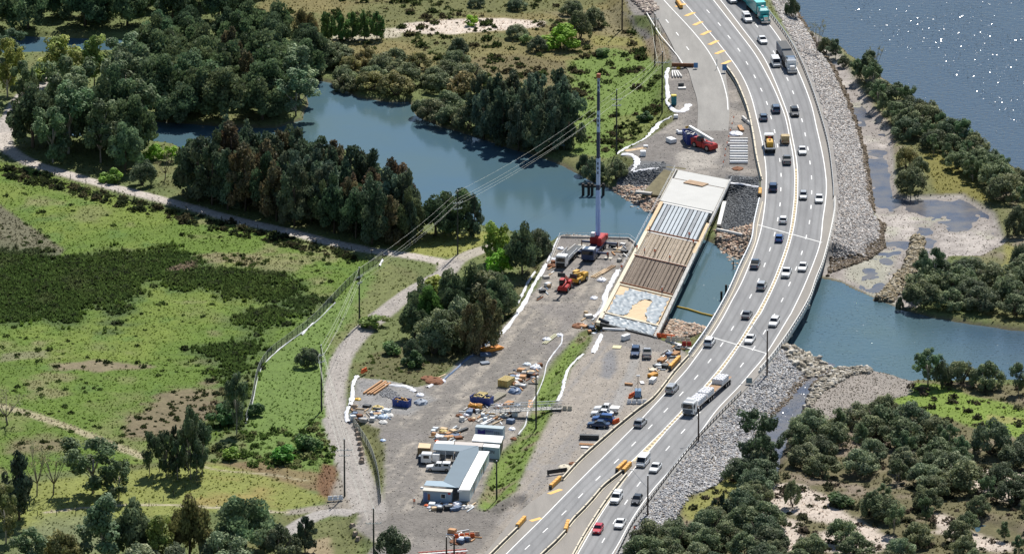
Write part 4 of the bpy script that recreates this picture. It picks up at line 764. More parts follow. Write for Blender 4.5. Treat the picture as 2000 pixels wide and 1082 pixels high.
for k,x,y,wd,h,lab,lm in (('gum',182,962,96,100,'spreading dark-leaved tree on the lawn at bottom left',None),('gum',232,975,52,70,'small two-stemmed tree right of the spreading one',None),('bare',72,968,56,84,'bare branching tree on the lawn, left one',None),('bare',104,966,60,78,'bare branching tree on the lawn, right one',None),('casuarina',38,1015,66,115,'very dark drooping tree at the left edge of the lawn','dark'),('gum',12,1060,60,100,'brownish tree at the bottom left corner','dry'),('bare',15,830,70,60,'pale leafless shrub at the left edge above the lawn',None),
  ('gum',205,1110,90,128,'blue-grey gum with open crown at bottom left','grey'),('grove',258,1100,80,112,'blue-grey gum right of the open-crowned one','grey'),('grove',370,1095,86,124,'grey-brown upright gum at the bottom edge','dry'),('gum',310,1110,70,96,'olive gum between the grey ones at bottom','yel'),('grove',480,1080,112,104,'large grey-green domed tree at bottom edge left of dirt road','grey'),('mangrove',545,1095,84,66,'dark domed tree at bottom edge beside the small cone','dark'),('mangrove',440,1110,100,70,'grey domed tree at bottom edge, left of the large one','grey'),('mangrove',270,1130,120,64,'wide grey bush at bottom edge','grey'),('mangrove',120,1120,90,80,'brown-green tree at the bottom edge near the left','dry'),('gum',60,1125,70,84,'green gum at bottom edge near left corner',None),('mangrove',340,1140,110,70,'low domed tree cut by bottom edge','dark'),('casuarina',596,1078,38,62,'small dark cone-shaped tree beside the dirt junction','dark'),('mangrove',766,1092,78,60,'dark round tree at the bottom edge in the dirt yard','dark'),
  ('gum',462,850,44,110,'slim dark tree at the fence end in the fen','dark'),('bush',430,830,60,44,'dark shrub on the brown soil in the fen, right','dark'),('bush',500,812,44,30,'dark shrub beside the fence end','dark'),('mangrove',600,715,54,40,'dark bush by the second power pole','dark'),('bush',560,900,60,36,'light green shrub at the field corner','green'),('bush',600,880,60,40,'green shrub beside the access track',None),('bush',455,895,46,26,'pale tussock shrub near the slim grove','yel')): one(k, x, y, wd, h, lab, lm)
stand([(800,625),(850,590),(940,575),(985,600),(985,630),(945,668),(880,690),(815,680)], [(Gv,None,2),(Gv,'dark',2),(Gv,'grey',1),(M_,None,1)], 7.0, 7.5, 10.5, 'in the thicket beside the west yard', .95, cap=16)
# right-hand shore
stand([(1668,150),(1700,160),(1760,200),(1835,250),(1940,318),(2050,385),(2050,430),(1960,395),(1865,330),(1790,285),(1735,245)], [(M_,None,3),(M_,'dark',1),(Gm,None,2)], 4.7, 4.6, 7.6, 'in the belt along the wide river', .95, cap=46)
for k,x,y,wd,h,lab,lm in (('mangrove',1548,35,38,48,'dark bush at the top of the rock bank','dark'),('bare',1596,110,38,70,'sparse tree at the top of the river shore, left',None),('mangrove',1612,105,44,36,'olive bush at the base of the sparse trees',None),('gum',1632,115,36,42,'thin-crowned tree at the river shore near top','dark'),('mangrove',1650,130,36,24,'small bush right of the thin-crowned tree','dark'),('gum',1698,155,50,60,'dark leaning tree on the upper river shore','dark'),('bare',1708,152,34,60,'leafless tree beside the leaning one',None),
  ('mangrove',1772,330,60,50,'olive rounded bush on the flat beside the channel','dry'),('mangrove',1780,376,78,56,'dark green rounded bush at the pond corner',None),('mangrove',1795,345,50,42,'olive bush behind the pond corner bush',None),('gum',1824,560,48,76,'taller dark mangrove at the left of the flat wood','dark'),('gum',1802,555,40,56,'slim mangrove nearest the rock groyne','dark'),('mangrove',1757,608,18,30,'tiny lone mangrove standing at the creek edge','dark'),('mangrove',1985,460,60,60,'dark tree at right edge above the flat wood','dark'),('mangrove',1995,530,60,60,'dark tree at right edge beside the flat wood','dark')): one(k, x, y, wd, h, lab, lm)
stand([(1790,582),(1830,550),(1900,540),(2050,545),(2050,630),(1900,618),(1810,606)], [(M_,'dark',1),(M_,None,3)], 6.6, 5, 6.8, 'in the wood right of the rock groyne', 1.1, cap=20)
stand([(1860,752),(1990,775),(2050,785),(2050,765),(1900,748)], [(M_,None,1),(Gm,'grey',2)], 5.2, 6, 8.2, 'on the creek bank above the green lawn', .9, cap=10)
one('gum',1812,752,52,66,'open-branched mangrove at the tip of the grey spit'); one('mangrove',1840,756,46,54,'dense mangrove right of the spit tip','dark')
stand([(1545,855),(1600,845),(1700,815),(1840,850),(1880,905),(1890,960),(1850,985),(1700,925),(1600,925),(1560,905)], [(M_,None,4),(M_,'grey',2),(Gm,None,2),(M_,'dark',1)], 6.2, 5.2, 7.8, 'in the wood south of the grey spit', 1.0, cap=50)
for k,x,y,wd,h,lab,lm in (('gum',1475,905,66,98,'tall dark tree where the rock bank meets the inlet','dark'),('gum',1500,925,50,70,'dark tree right of the tall one by the inlet','dark'),('mangrove',1935,885,84,66,'isolated spreading mangrove on the green lawn','dark'),('mangrove',1548,990,38,52,'small rounded tree alone on pale sand',None),('casuarina',1395,1012,18,34,'tiny pointed bush on the yellow lawn, left','dark'),('casuarina',1412,1010,20,42,'tiny pointed bush on the yellow lawn, right','dark'),('bush',1640,985,60,28,'low spreading shrub beside the small pool','dark'),('mangrove',1710,1010,60,50,'mangrove between the two sand patches',None),('mangrove',1645,1060,66,46,'mangrove alone on the lower sand patch',None),('gum',1880,925,36,50,'thin tree at the lawn edge',None)): one(k, x, y, wd, h, lab, lm)
stand([(1435,930),(1490,905),(1505,985),(1450,1000)], [(M_,'dark',1),(M_,None,1)], 5.5, 4.5, 6.5, 'between yellow lawn and inlet', cap=7)
stand([(1265,1080),(1320,1045),(1440,1005),(1500,1030),(1500,1125),(1240,1130)], [(M_,None,3),(M_,'dark',1),(M_,'grey',1)], 5.4, 4.2, 6.6, 'at bottom edge below the yellow lawn', cap=30)
stand([(1500,1060),(1600,1085),(1720,1080),(1720,1125),(1500,1125)], [(M_,None,2),(M_,'grey',1)], 6.5, 4, 5.5, 'at bottom edge under the sand', cap=10)
stand([(1720,960),(1850,990),(2050,960),(2050,1125),(1730,1125)], [(M_,None,2),(M_,'grey',1),(Gm,None,1)], 8.2, 4.4, 6.6, 'in the bottom right corner', .9, cap=28)
stand([(1950,880),(2050,870),(2050,960),(1960,990)], [(M_,'dark',1)], 8, 5, 6, 'at right edge by the pale sand', cap=5)
# prototypes nobody used
for k in PROT:
    for i, (src, _) in enumerate(PROT[k]):
        if (k, i) not in USED:
            for c in kids(src): bpy.data.objects.remove(c)
            bpy.data.objects.remove(src)
print('TREES', len(TREES))
# ================================================================ vehicles
GLASS = mat('car_glass', (.012, .015, .02), .08, spec=.6); TYRE = mat('tyre_rubber', (.018, .018, .018), .8); RIM = mat('wheel_rim', (.35, .35, .36), .35, .8)
LAMPM = mat('headlamp_lens', (.75, .75, .75), .15, spec=.6); TAILM = mat('tail_lamp_lens', (.35, .02, .02), .25); BLKP = mat('black_trim', (.02, .02, .022), .5)
PAINT = {}
def paintm(n, c, metal=.0): PAINT[n] = mat('car_paint_'+n, c, .28, metal, spec=.5, coat=.5); return PAINT[n]
for n, c, me in (('white', (.80,.80,.79), 0), ('silver', (.42,.43,.44), .35), ('grey', (.17,.18,.19), .3), ('black', (.02,.022,.026), .1), ('blue', (.03,.10,.30), .2), ('darkblue', (.02,.05,.12), .2), ('red', (.50,.015,.03), 0), ('teal', (.03,.33,.34), 0), ('slate', (.09,.13,.19), .2), ('tan', (.45,.32,.18), 0)): paintm(n, c, me)
def loft(mb, secs, cap=True):
    """secs: list of rings (equal length) of points"""
    n = len(secs[0]); base = len(mb.v)
    for s_ in secs: mb.v += [tuple(p) for p in s_]
    for i in range(len(secs)-1):
        for k in range(n): mb.f.append((base+i*n+k, base+i*n+(k+1) % n, base+(i+1)*n+(k+1) % n, base+(i+1)*n+k))
    if cap: mb.f.append(tuple(base+k for k in range(n))[::-1]); mb.f.append(tuple(base+(len(secs)-1)*n+k for k in range(n)))
def ring(y, w, zb, zs, c=.12): return [(-w+.04, y, zb), (w-.04, y, zb), (w, y, zb+.18), (w, y, zs-c), (w-c, y, zs), (-w+c, y, zs), (-w, y, zs-c), (-w, y, zb+.18)]
def taper(mb, b, t, z0, z1):
    """b, t = (halfwidth, yback, yfront) at z0 and z1"""
    mb.add([(-b[0], b[1], z0), (b[0], b[1], z0), (b[0], b[2], z0), (-b[0], b[2], z0), (-t[0], t[1], z1), (t[0], t[1], z1), (t[0], t[2], z1), (-t[0], t[2], z1)], [(0,3,2,1), (4,5,6,7), (0,1,5,4), (1,2,6,5), (2,3,7,6), (3,0,4,7)])
def wheel(root, x, y, r=.34, w=.22):
    t = MB(); t.tube([(x-w/2, y, r), (x+w/2, y, r)], r, 12); o = t.build('wheel', TYRE, root)
    t = MB(); s = 1 if x > 0 else -1; t.tube([(x+s*w*.3, y, r), (x+s*(w/2+.012), y, r)], r*.58, 8); t.build('rim', RIM, o)
SPEC = dict(  # L, W, shoulder, roof, cabin base (back, front), roof (back, front)
 sedan=(4.85, 1.86, .94, 1.46, (-1.75, 1.05), (-1.0, .25)), hatch=(4.3, 1.8, .98, 1.52, (-1.95, .95), (-1.55, .2)), suv=(4.75, 1.92, 1.08, 1.75, (-2.2, 1.0), (-1.95, .35)),
 wagon=(4.9, 1.88, 1.0, 1.6, (-2.3, 1.0), (-1.95, .3)), ute=(5.3, 1.92, 1.10, 1.78, (-.75, 1.2), (-.6, .5)), van=(5.1, 1.98, 1.15, 2.05, (-2.5, 2.05), (-2.45, 1.35)))
def car(kind, bed=None, pm='white', rack=False):
    L, Wd, zs, zr, cb, rt = SPEC[kind]; h = L/2; w = Wd/2; pt = PAINT[pm]
    root = empty('ute' if kind == 'ute' else ('van' if kind == 'van' else 'car'), (0, 0, 0))
    b = MB(); hd = .14 if kind != 'van' else .25
    ss = [ring(-h, w-.16, .45, zs-.14), ring(-h+.16, w-.04, .28, zs-.03), ring(cb[0], w, .26, zs), ring(0, w, .26, zs), ring(cb[1], w, .26, zs-.02), ring(h-.55, w-.04, .26, zs-hd), ring(h-.14, w-.12, .28, zs-hd-.08), ring(h, w-.28, .42, zs-hd-.22)]
    loft(b, ss)
    # roof skin and pillars
    rw = w-.2 if kind != 'van' else w-.1
    taper(b, (rw, rt[0], rt[1]), (rw-.05, rt[0]+.08, rt[1]-.08), zr-.05, zr)
    for s in (-1, 1):
        b.bar((s*(w-.1), cb[1]-.05, zs-.03), (s*(rw-.02), rt[1]-.02, zr-.04), .08, .07); b.bar((s*(w-.1), cb[0]+.05, zs-.03), (s*(rw-.02), rt[0]+.02, zr-.04), .12, .1)
        ym = (cb[0]+cb[1])/2-.15; b.bar((s*(w-.06), ym, zs-.03), (s*(rw-.0), (rt[0]+rt[1])/2, zr-.04), .07, .07)
    if kind == 'van':
        for s in (-1, 1): b.add([(s*(w-.03), -2.5, zs-.05), (s*(w-.03), .4, zs-.05), (s*(rw+.01), .2, zr-.03), (s*(rw+.01), -2.43, zr-.03)], [(0, 1, 2, 3), (3, 2, 1, 0)])
    b.build('body', pt, root)
    g = MB(); taper(g, (w-.09, cb[0]+.04, cb[1]-.04), (rw-.04, rt[0]+.03, rt[1]-.03), zs-.04, zr-.045); g.build('windows', GLASS, root)
    for x in (-w+.1, w-.1):
        for y in (-h+.95, h-.9): wheel(root, x, y, .36 if kind in ('ute', 'suv', 'van') else .33)
    for s in (-1, 1):
        t = MB(); t.box(s*(w-.42)-.16, s*(w-.42)+.16, h-.13, h+.0, zs-hd-.26, zs-hd-.12); t.build('headlight', LAMPM, root)
        t = MB(); t.box(s*(w-.24)-.13, s*(w-.24)+.13, -h-.01, -h+.1, zs-.4, zs-.2); t.build('tail_light', TAILM, root)
        t = MB(); t.bbox(s*(w+.09)-.1, s*(w+.09)+.1, cb[1]-.45, cb[1]-.33, zs-.02, zs+.14, .03); t.build('side_mirror', pt, root)
    t = MB(); t.box(-w+.4, w-.4, h-.04, h+.02, .48, zs-hd-.28); t.build('grille', BLKP, root)
    if bed == 'tub':
        t = MB()
        t.box(-w+.12, w-.12, -h+.12, cb[0]-.12, zs+.004, zs+.01); t.build('tub_liner', BLKP, root)
        t = MB(); t.bar((-w+.1, cb[0]-.2, zs+.35), (w-.1, cb[0]-.2, zs+.35), .08); t.bar((-w+.1, cb[0]-.2, zs), (-w+.1, cb[0]-.2, zs+.35), .08); t.bar((w-.1, cb[0]-.2, zs), (w-.1, cb[0]-.2, zs+.35), .08); t.build('sports_bar', RIM, root)
    if bed == 'canopy':
        t = MB(); taper(t, (w-.06, -h+.08, cb[0]-.05), (w-.2, -h+.2, cb[0]-.08), zs+.005, zr+.05); o = t.build('canopy', pt, root)
        t = MB()
        for s in (-1, 1): t.add([(s*(w-.075), -h+.45, zs+.15), (s*(w-.075), cb[0]-.3, zs+.15), (s*(w-.15), cb[0]-.35, zr-.15), (s*(w-.15), -h+.5, zr-.15)], [(0, 1, 2, 3), (3, 2, 1, 0)])
        t.box(-w+.35, w-.35, -h+.1, -h+.13, zs+.1, zr-.15); t.build('canopy_window', GLASS, o)
    if bed == 'cover': t = MB(); t.bbox(-w+.08, w-.08, -h+.08, cb[0]-.06, zs+.0, zs+.09, .04); t.build('tub_cover', mat('tonneau', (.06, .06, .065), .6), root)
    if bed == 'tray':
        t = MB(); t.box(-w-.05, w+.05, -h-.2, cb[0]-.1, zs+.0, zs+.1); t.build('tray', mat('alloy_tray', (.5, .5, .5), .5, .5), root)
        t = MB(); t.bar((-w, cb[0]-.15, zs+.75), (w, cb[0]-.15, zs+.75), .07)
        for x in (-w, -.3, .3, w): t.bar((x, cb[0]-.15, zs+.1), (x, cb[0]-.15, zs+.75), .05)
        t.build('headboard', RIM, root)
    if bed == 'box': t = MB(); t.bbox(-w-.02, w+.02, -h-.1, cb[0]-.1, zs+.0, zs+1.0, .05); t.build('cargo_box', mat('cargo_tarp', (.42, .33, .18), .8, var=.3, vs=.5), root)
    if rack:
        t = MB()
        for s in (-1, 1): t.bar((s*(rw-.12), rt[0]+.15, zr+.07), (s*(rw-.12), rt[1]-.2, zr+.07), .06)
        for y in (rt[0]+.4, rt[1]-.5): t.bar((-rw+.12, y, zr+.08), (rw-.12, y, zr+.08), .05)
        t.build('roof_rack', RIM, root)
    return root
cM1 = catmull(E_M1, 6); cM2 = catmull(E_M2, 6)
wM1 = W(cM1[:, 0], cM1[:, 1], ZH); wM2 = W(cM2[:, 0], cM2[:, 1], ZH)
def heading(p, line):
    i = int(np.argmin((line[:, 0]-p.x)**2+(line[:, 1]-p.y)**2)); a = line[max(0, i-2)]; b = line[min(len(line)-1, i+2)]
    return math.atan2(b[1]-a[1], b[0]-a[0])        # line runs towards the viewer
CARP = {}
def vehicle(kind, bed, colour, px, py, d, label, cat, group=None, rack=False, rz=None, z=ZH):
    key = (kind, bed, rack); p = P(px, py, z)
    if key not in CARP: CARP[key] = car(kind, bed, colour, rack); o = CARP[key]
    else:
        pm = PAINT[colour]; o = copy_tree(CARP[key], swap=dict(body=pm, side_mirror=pm, canopy=pm))
    a = heading(p, wM2 if d == 'S' else wM1)-math.pi/2 if rz is None else math.radians(rz)
    if d == 'N': a += math.pi
    o.location = (p.x, p.y, z+.012); o.rotation_euler = (0, 0, a); return tag(o, label, cat, group)
NBG = 'vehicles driving away on the left lanes'; SBG = 'vehicles driving towards the viewer on the right lanes'
for kd, bed, c, x, y, lab, cat, rk in (
 ('hatch',None,'slate',1491,234,'small slate hatchback with pale roof in the left lane, farthest car away','car',False), ('suv',None,'slate',1515,218,'blue-grey four-wheel drive with white roof beside the slate hatchback','car',False),
 ('ute','box','tan',1533,277,'tan utility loaded with tan crates beside the yellow-loaded truck','ute',False), ('ute','cover','grey',1537,318,'grey utility with dark tub cover below the crate-laden one','ute',False),
 ('suv',None,'darkblue',1510,371,'dark blue car with bright rear window in the left lane above the joint','car',False), ('hatch',None,'white',1530,434,'white-roofed hatchback just above the upper bridge joint','car',False),
 ('hatch',None,'blue',1522,470,'bright blue car just below the upper bridge joint','car',False), ('ute','tub','slate',1475,521,'blue-black utility in the left lane on the bridge','ute',False),
 ('suv',None,'silver',1488,563,'silver four-wheel drive mid-bridge near the painted median','car',False), ('sedan',None,'grey',1459,619,'dark grey sedan near the median, lower half of bridge','car',False),
 ('suv',None,'white',1386,673,'white four-wheel drive crossing the lower joint at left','car',False), ('ute','canopy','silver',1313,764,'silver utility with canopy in the left lane below the bridge','ute',False),
 ('wagon',None,'silver',1251,830,'silver wagon with ladder rack beside the row of parked cars','car',True)): vehicle(kd, bed, c, x, y, 'N', lab, cat, NBG, rk)
for kd, bed, c, x, y, lab, cat, rk in (
 ('suv',None,'white',1430,4,'white four-wheel drive cut by the top edge','car',False), ('ute','canopy','white',1459,41,'white utility beside the teal truck at the top','ute',False),
 ('sedan',None,'white',1489,83,'white sedan following below the teal truck','car',False), ('van',None,'white',1515,128,'white van beside the dark tipper truck','van',False),
 ('suv',None,'black',1552,225,'black four-wheel drive with white roof hoop, below the tipper','car',True), ('sedan',None,'white',1567,299,'white sedan left of the guardrail, upper curve','car',False),
 ('hatch',None,'silver',1569,387,'silver hatchback beside the median above the upper joint','car',False), ('sedan',None,'white',1600,393,'white sedan in the outer lane above the upper joint','car',False),
 ('sedan',None,'white',1568,526,'white sedan in the outer lane on the bridge','car',False), ('ute','tub','white',1536,538,'white utility with grey load beside the sedan on the bridge','ute',False),
 ('wagon',None,'white',1512,634,'white wagon near the bridge parapet above the light pole','car',False), ('sedan',None,'white',1465,667,'white sedan on the lower joint right of the median','car',False),
 ('van',None,'white',1256,907,'white people mover beside the orange crash cushions','van',False), ('sedan',None,'white',1280,918,'white sedan right of the people mover','car',False),
 ('ute','canopy','white',1204,978,'white utility with white canopy near the bottom edge','ute',False), ('hatch',None,'black',1244,981,'black hatchback beside the light pole at bottom','car',False),
 ('sedan',None,'white',1211,1027,'white sedan beside the red car at the bottom','car',False), ('hatch',None,'red',1168,1038,'bright red hatchback near the bottom edge','car',False)): vehicle(kd, bed, c, x, y, 'S', lab, cat, SBG, rk)
ZY = 3.76
vehicle('suv',None,'darkblue',1241,693,'P','dark blue four-wheel drive parked in the yard below the new bridge','car','cars parked in the yards',rz=176,z=ZY); vehicle('ute','cover','silver',1264,695,'P','silver utility parked beside the dark blue four-wheel drive','ute','cars parked in the yards',rz=-2,z=ZY)
vehicle('ute','tray','white',1184,804,'P','white tray utility, uppermost of the four parked cars','ute','cars parked in the yards',rz=78,z=ZY); vehicle('sedan',None,'white',1176,812,'P','white sedan, second of the four parked cars','car','cars parked in the yards',rz=78,z=ZY)
vehicle('suv',None,'blue',1178,823,'P','blue four-wheel drive, third of the four parked cars','car','cars parked in the yards',rz=78,z=ZY); vehicle('sedan',None,'darkblue',1169,833,'P','dark blue sedan, lowest of the four parked cars','car','cars parked in the yards',rz=78,z=ZY)
vehicle('ute','canopy','white',857,918,'P','white dual-cab utility with canopy parked at the site office','ute','cars parked in the yards',rz=84,z=2.03)
# ---- trucks
CHROME = mat('bright_steel', (.6, .6, .6), .25, .9); TARP = mat('dark_tarp', (.05, .055, .06), .7, var=.2, vs=.8); ALLOY = mat('alloy_sheet', (.5, .5, .5), .45, .4); TIMB = mat('deck_timber', (.32, .2, .11), .8, var=.25, vs=.7)
def axle(root, x, y, r=.5):
    for s in (-1, 1): wheel(root, s*x, y, r, .45)
def bonnet_cab(root, pt, roof, dome):
    b = MB(); b.bbox(-.62, .62, 1.2, 3.0, .9, 1.95, .12); b.bbox(-1.15, 1.15, -.6, 1.3, .9, 3.0, .12); b.bbox(-1.15, 1.15, 1.4, 2.6, .5, 1.15, .1); b.build('cab', pt, root)
    t = MB(); t.bbox(-1.1, 1.1, -2.0, -.65, .9, 3.35, .15); taper(t, (1.05, -.65, .9), (.8, -.65, .1), 3.0, 3.4); t.build('sleeper', roof, root)
    g = MB(); g.add([(-1.0, 1.31, 2.0), (1.0, 1.31, 2.0), (.92, 1.22, 2.8), (-.92, 1.22, 2.8)], [(0, 1, 2, 3), (3, 2, 1, 0)]); [g.box(s*1.155-.01, s*1.155+.01, .1, 1.1, 2.0, 2.75) for s in (-1, 1)]; g.build('windscreen', GLASS, root)
    t = MB(); t.box(-.55, .55, 3.0, 3.05, .95, 1.85); t.build('grille', CHROME, root); t = MB(); t.bbox(-1.2, 1.2, 3.0, 3.2, .4, .85, .05); t.build('bumper', CHROME, root)
    for s in (-1, 1):
        t = MB(); t.bbox(s*.95-.15, s*.95+.15, 2.6, 2.85, 1.05, 1.3, .04); t.build('headlight', LAMPM, root); t = MB(); t.tube([(s*1.25, -.7, .9), (s*1.25, -.7, 3.6)], .09, 8); t.build('exhaust_stack', CHROME, root)
        t = MB(); t.box(s*1.42-.12, s*1.42+.12, 1.15, 1.22, 1.8, 2.5); t.build('side_mirror', dome, root)
    axle(root, 1.0, 2.2); axle(root, 1.0, -2.9); axle(root, 1.0, -4.1); t = MB(); t.box(-.45, .45, -4.9, 1, .6, .9); t.build('chassis', BLKP, root)
def trailer(root, y0, y1, h, pt, roofm, ang=0, open_=False, piv=None, ribs=False):
    """a box trailer between y0 (rear) and y1, swung by ang about its front"""
    e = MB(); e.bbox(-1.25, 1.25, y0, y1, 1.1, h, .06)
    if ribs:
        for y in np.arange(y0+.4, y1, .9):
            for s in (-1, 1): e.box(s*1.27-.03, s*1.27+.03, y-.05, y+.05, 1.15, h-.05)
    parts = [e.build('trailer', pt, root)]
    t = MB(); t.box(-1.18, 1.18, y0+.06, y1-.06, h+.002, h+.03); parts.append(t.build('trailer_roof', roofm, parts[0]))
    for y in (y0+1.0, y0+2.3, y0+3.6):
        for s in (-1, 1):
            t = MB(); t.tube([(s*1.2-.2, y, .5), (s*1.2+.2, y, .5)], .5, 10); t.build('wheel', TYRE, parts[0])
    t = MB(); t.box(-.4, .4, y0, y1-.5, .7, 1.1); t.build('chassis', BLKP, parts[0])
    if ang: parts[0].location = (0, 0, 0); a = math.radians(ang); parts[0].rotation_euler = (0, 0, a); parts[0].location = (math.sin(a)*y1, y1-math.cos(a)*y1, 0)
    return parts[0]
def place(root, px, py, d, z=ZH, da=0):
    p = P(px, py, z); root.location = (p.x, p.y, z+.012); a = heading(p, wM2 if d == 'S' else wM1)-math.pi/2+(math.pi if d == 'N' else 0); root.rotation_euler = (0, 0, a+math.radians(da)); return a
TEALR = mat('teal_roof', (.12, .55, .52), .5)
r_ = empty('semi_truck', (0,0,0), 0, 'teal double-trailer semi truck with white roof dome at the top', 'truck', 'trucks on the highway'); bonnet_cab(r_, PAINT['teal'], PAINT['teal'], PAINT['white'])
t = MB(); taper(t, (.45, -1.4, -.4), (.3, -1.2, -.6), 3.4, 3.75); t.build('roof_dome', PAINT['white'], r_)
trailer(r_, -12.4, -2.6, 4.1, PAINT['teal'], TEALR, 2.0); trailer(r_, -24, -13.2, 4.1, PAINT['teal'], TEALR, 6.0); place(r_, 1491, 42, 'S', da=1)
r_ = empty('tipper_truck', (0,0,0), 0, 'dark-topped truck and dog trailer with white bonneted cab beside guardrail', 'truck', 'trucks on the highway'); bonnet_cab(r_, PAINT['white'], PAINT['slate'], PAINT['white'])
trailer(r_, -7.4, -2.2, 3.0, PAINT['grey'], TARP, 0, ribs=True); trailer(r_, -16.2, -8.8, 3.1, PAINT['slate'], TARP, 3.0, ribs=True); place(r_, 1545, 139, 'S')
# flat-top truck with bulk bags
r_ = empty('flatbed_truck', (0,0,0), 0, 'long flatbed truck with white cab carrying rows of white bulk bags', 'truck', 'trucks on the highway')
b = MB(); b.bbox(-1.22, 1.22, -.6, 1.9, .55, 3.1, .14); b.build('cab', PAINT['white'], r_); t = MB(); taper(t, (1.05, -.55, 1.2), (.8, -.5, .6), 3.1, 3.5); t.build('wind_deflector', PAINT['white'], r_)
g = MB(); g.box(-1.1, 1.1, 1.88, 1.93, 1.75, 2.75); [g.box(s*1.225-.01, s*1.225+.01, .5, 1.6, 1.8, 2.6) for s in (-1, 1)]; g.build('windscreen', GLASS, r_); t = MB(); t.box(-1.1, 1.1, 1.9, 1.96, .6, 1.55); t.build('grille', mat('grey_grille', (.10, .12, .15), .4), r_)
for s in (-1, 1):
    t = MB(); t.box(s*.95-.18, s*.95+.18, 1.93, 1.98, .75, 1.0); t.build('headlight', LAMPM, r_); t = MB(); t.box(s*1.42-.1, s*1.42+.1, 1.6, 1.68, 1.7, 2.6); t.build('side_mirror', BLKP, r_)
axle(r_, 1.0, 1.0); axle(r_, 1.0, -2.2); axle(r_, 1.0, -3.5); t = MB(); t.box(-.45, .45, -4.2, 0, .6, .95); t.build('chassis', BLKP, r_)
for y0, y1 in ((-12.2, -1.2), (-23.2, -12.5)):
    t = MB(); t.box(-1.25, 1.25, y0, y1, 1.2, 1.45); o = t.build('flat_deck', TIMB, r_); t = MB(); [t.box(s*1.27-.03, s*1.27+.03, y0, y1, 1.22, 1.46) for s in (-1, 1)]; t.build('side_rail', CHROME, o)
    for y in (y0+1, y0+2.3, y0+3.6): axle(o, 1.0, y, .5)
ANG = place(r_, 1349, 808, 'S', da=-3); BAGM = mat('bulk_bag_fabric', (.78, .78, .80), .8, var=.12, vs=.6, bump=.05)
b = MB(); b.bbox(-.39, .39, -.48, .48, 0, 1.12, .14)
for s in ((-.3, -.38), (.3, .38), (-.3, .38), (.3, -.38)): b.bar((s[0], s[1], 1.1), (s[0]*.6, s[1]*.6, 1.22), .06)
bag0 = b.build('bulk_bag', BAGM); first = True; RA = r_.rotation_euler.z
for si, (nm_, ys_) in enumerate((('front stack behind the cab', [-1.9, -2.95, -4.0, -5.05, -6.1]), ('middle stack', [-8.0, -9.05, -10.1, -11.15]), ('rear stack', [-17.5, -18.55, -19.6, -20.65]))):
    for ri, y in enumerate(ys_):
        for ci, x in enumerate((-.82, 0, .82)):
            o = bag0 if first else bag0.copy()
            if not first: COL.objects.link(o)
            first = False; c, s = math.cos(RA), math.sin(RA); o.location = (r_.location.x+x*c-y*s, r_.location.y+x*s+y*c, r_.location.z+1.462); o.rotation_euler = (0, 0, RA)
            tag(o, f"white bulk bag, {nm_}, {ORD[ri]} row from cab, {('right','centre','left')[ci]} as driver sits".replace(' as driver sits', ''), 'bulk bag', 'white bulk bags on the flatbed truck')
# northbound truck with a yellow machine on its tray
r_ = empty('tray_truck', (0,0,0), 0, 'tray truck with white cab hauling yellow machinery in the left lane', 'truck', 'trucks on the highway')
b = MB(); b.bbox(-1.15, 1.15, 2.2, 4.2, .6, 2.9, .15); b.build('cab', PAINT['white'], r_); g = MB(); g.box(-1.0, 1.0, 4.18, 4.22, 1.7, 2.6); g.box(-.9, .9, 2.17, 2.21, 1.9, 2.6); g.build('windows', GLASS, r_)
t = MB(); t.box(-1.25, 1.25, -4.4, 2.0, 1.1, 1.3); t.build('tray', BLKP, r_); t = MB(); [t.box(s*1.24-.04, s*1.24+.04, -4.4, 2.0, 1.3, 1.6) for s in (-1, 1)]; t.box(-1.2, 1.2, -4.44, -4.36, 1.3, 1.6); t.build('side_board', PAINT['white'], r_)
axle(r_, 1.0, 3.2); axle(r_, 1.0, -1.6); axle(r_, 1.0, -2.8); place(r_, 1503, 292, 'N'); RA = r_.rotation_euler.z; tl = r_.location.copy()
MYEL = mat('machine_yellow', (.62, .36, .05), .45, var=.1, vs=.5); MRED = mat('machine_red', (.42, .035, .03), .4, var=.08, vs=.5)
r_ = empty('tank_unit', tl+Vector((0, 0, 1.30)), RA, 'yellow tank and pump unit riding on the tray truck', 'machinery')
b = MB(); b.bbox(-.75, .75, -2.6, .6, .0, 1.2, .2); b.build('tank', MYEL, r_); b = MB(); b.bbox(-.65, .65, .7, 1.6, 0, .9, .1); b.build('pump_housing', MYEL, r_); b = MB(); b.tube([(-.2, 1.0, .9), (-.2, 1.0, 1.3), (.3, .4, 1.5)], .16, 8); b.build('hose_reel', MRED, r_); b = MB(); b.tube([(0, -1, 1.2), (0, -1, 1.35)], .3, 10); b.build('hatch', BLKP, r_)
# ================================================================ bridges and barriers
CONC = mat('pale_concrete', (.62, .61, .58), .8, var=.08, vs=3, bump=.01); CONG = mat('weathered_concrete', (.40, .385, .355), .85, var=.18, vs=1.5); CREAMC = mat('cream_concrete', (.60, .54, .42), .8, var=.1, vs=2)
STEELD = mat('dark_steel', (.045, .05, .055), .5, .3, var=.2); GALV = mat('galvanised_steel', (.50, .52, .54), .4, .6); PLY = mat('plywood', (.56, .42, .26), .8, var=.15, vs=1.2); PLYD = mat('old_plywood', (.36, .25, .16), .85, var=.25, vs=1)
WHT = mat('white_sheet_metal', (.80, .81, .82), .5); RUST = mat('rusty_steel', (.20, .085, .04), .85, var=.35, vs=.5); ORG = mat('safety_orange', (.70, .13, .03), .6); ORP = mat('pile_timber', (.50, .28, .14), .85, var=.2, vs=.8); ORY = mat('cushion_yellow', (.68, .34, .05), .55, var=.1)
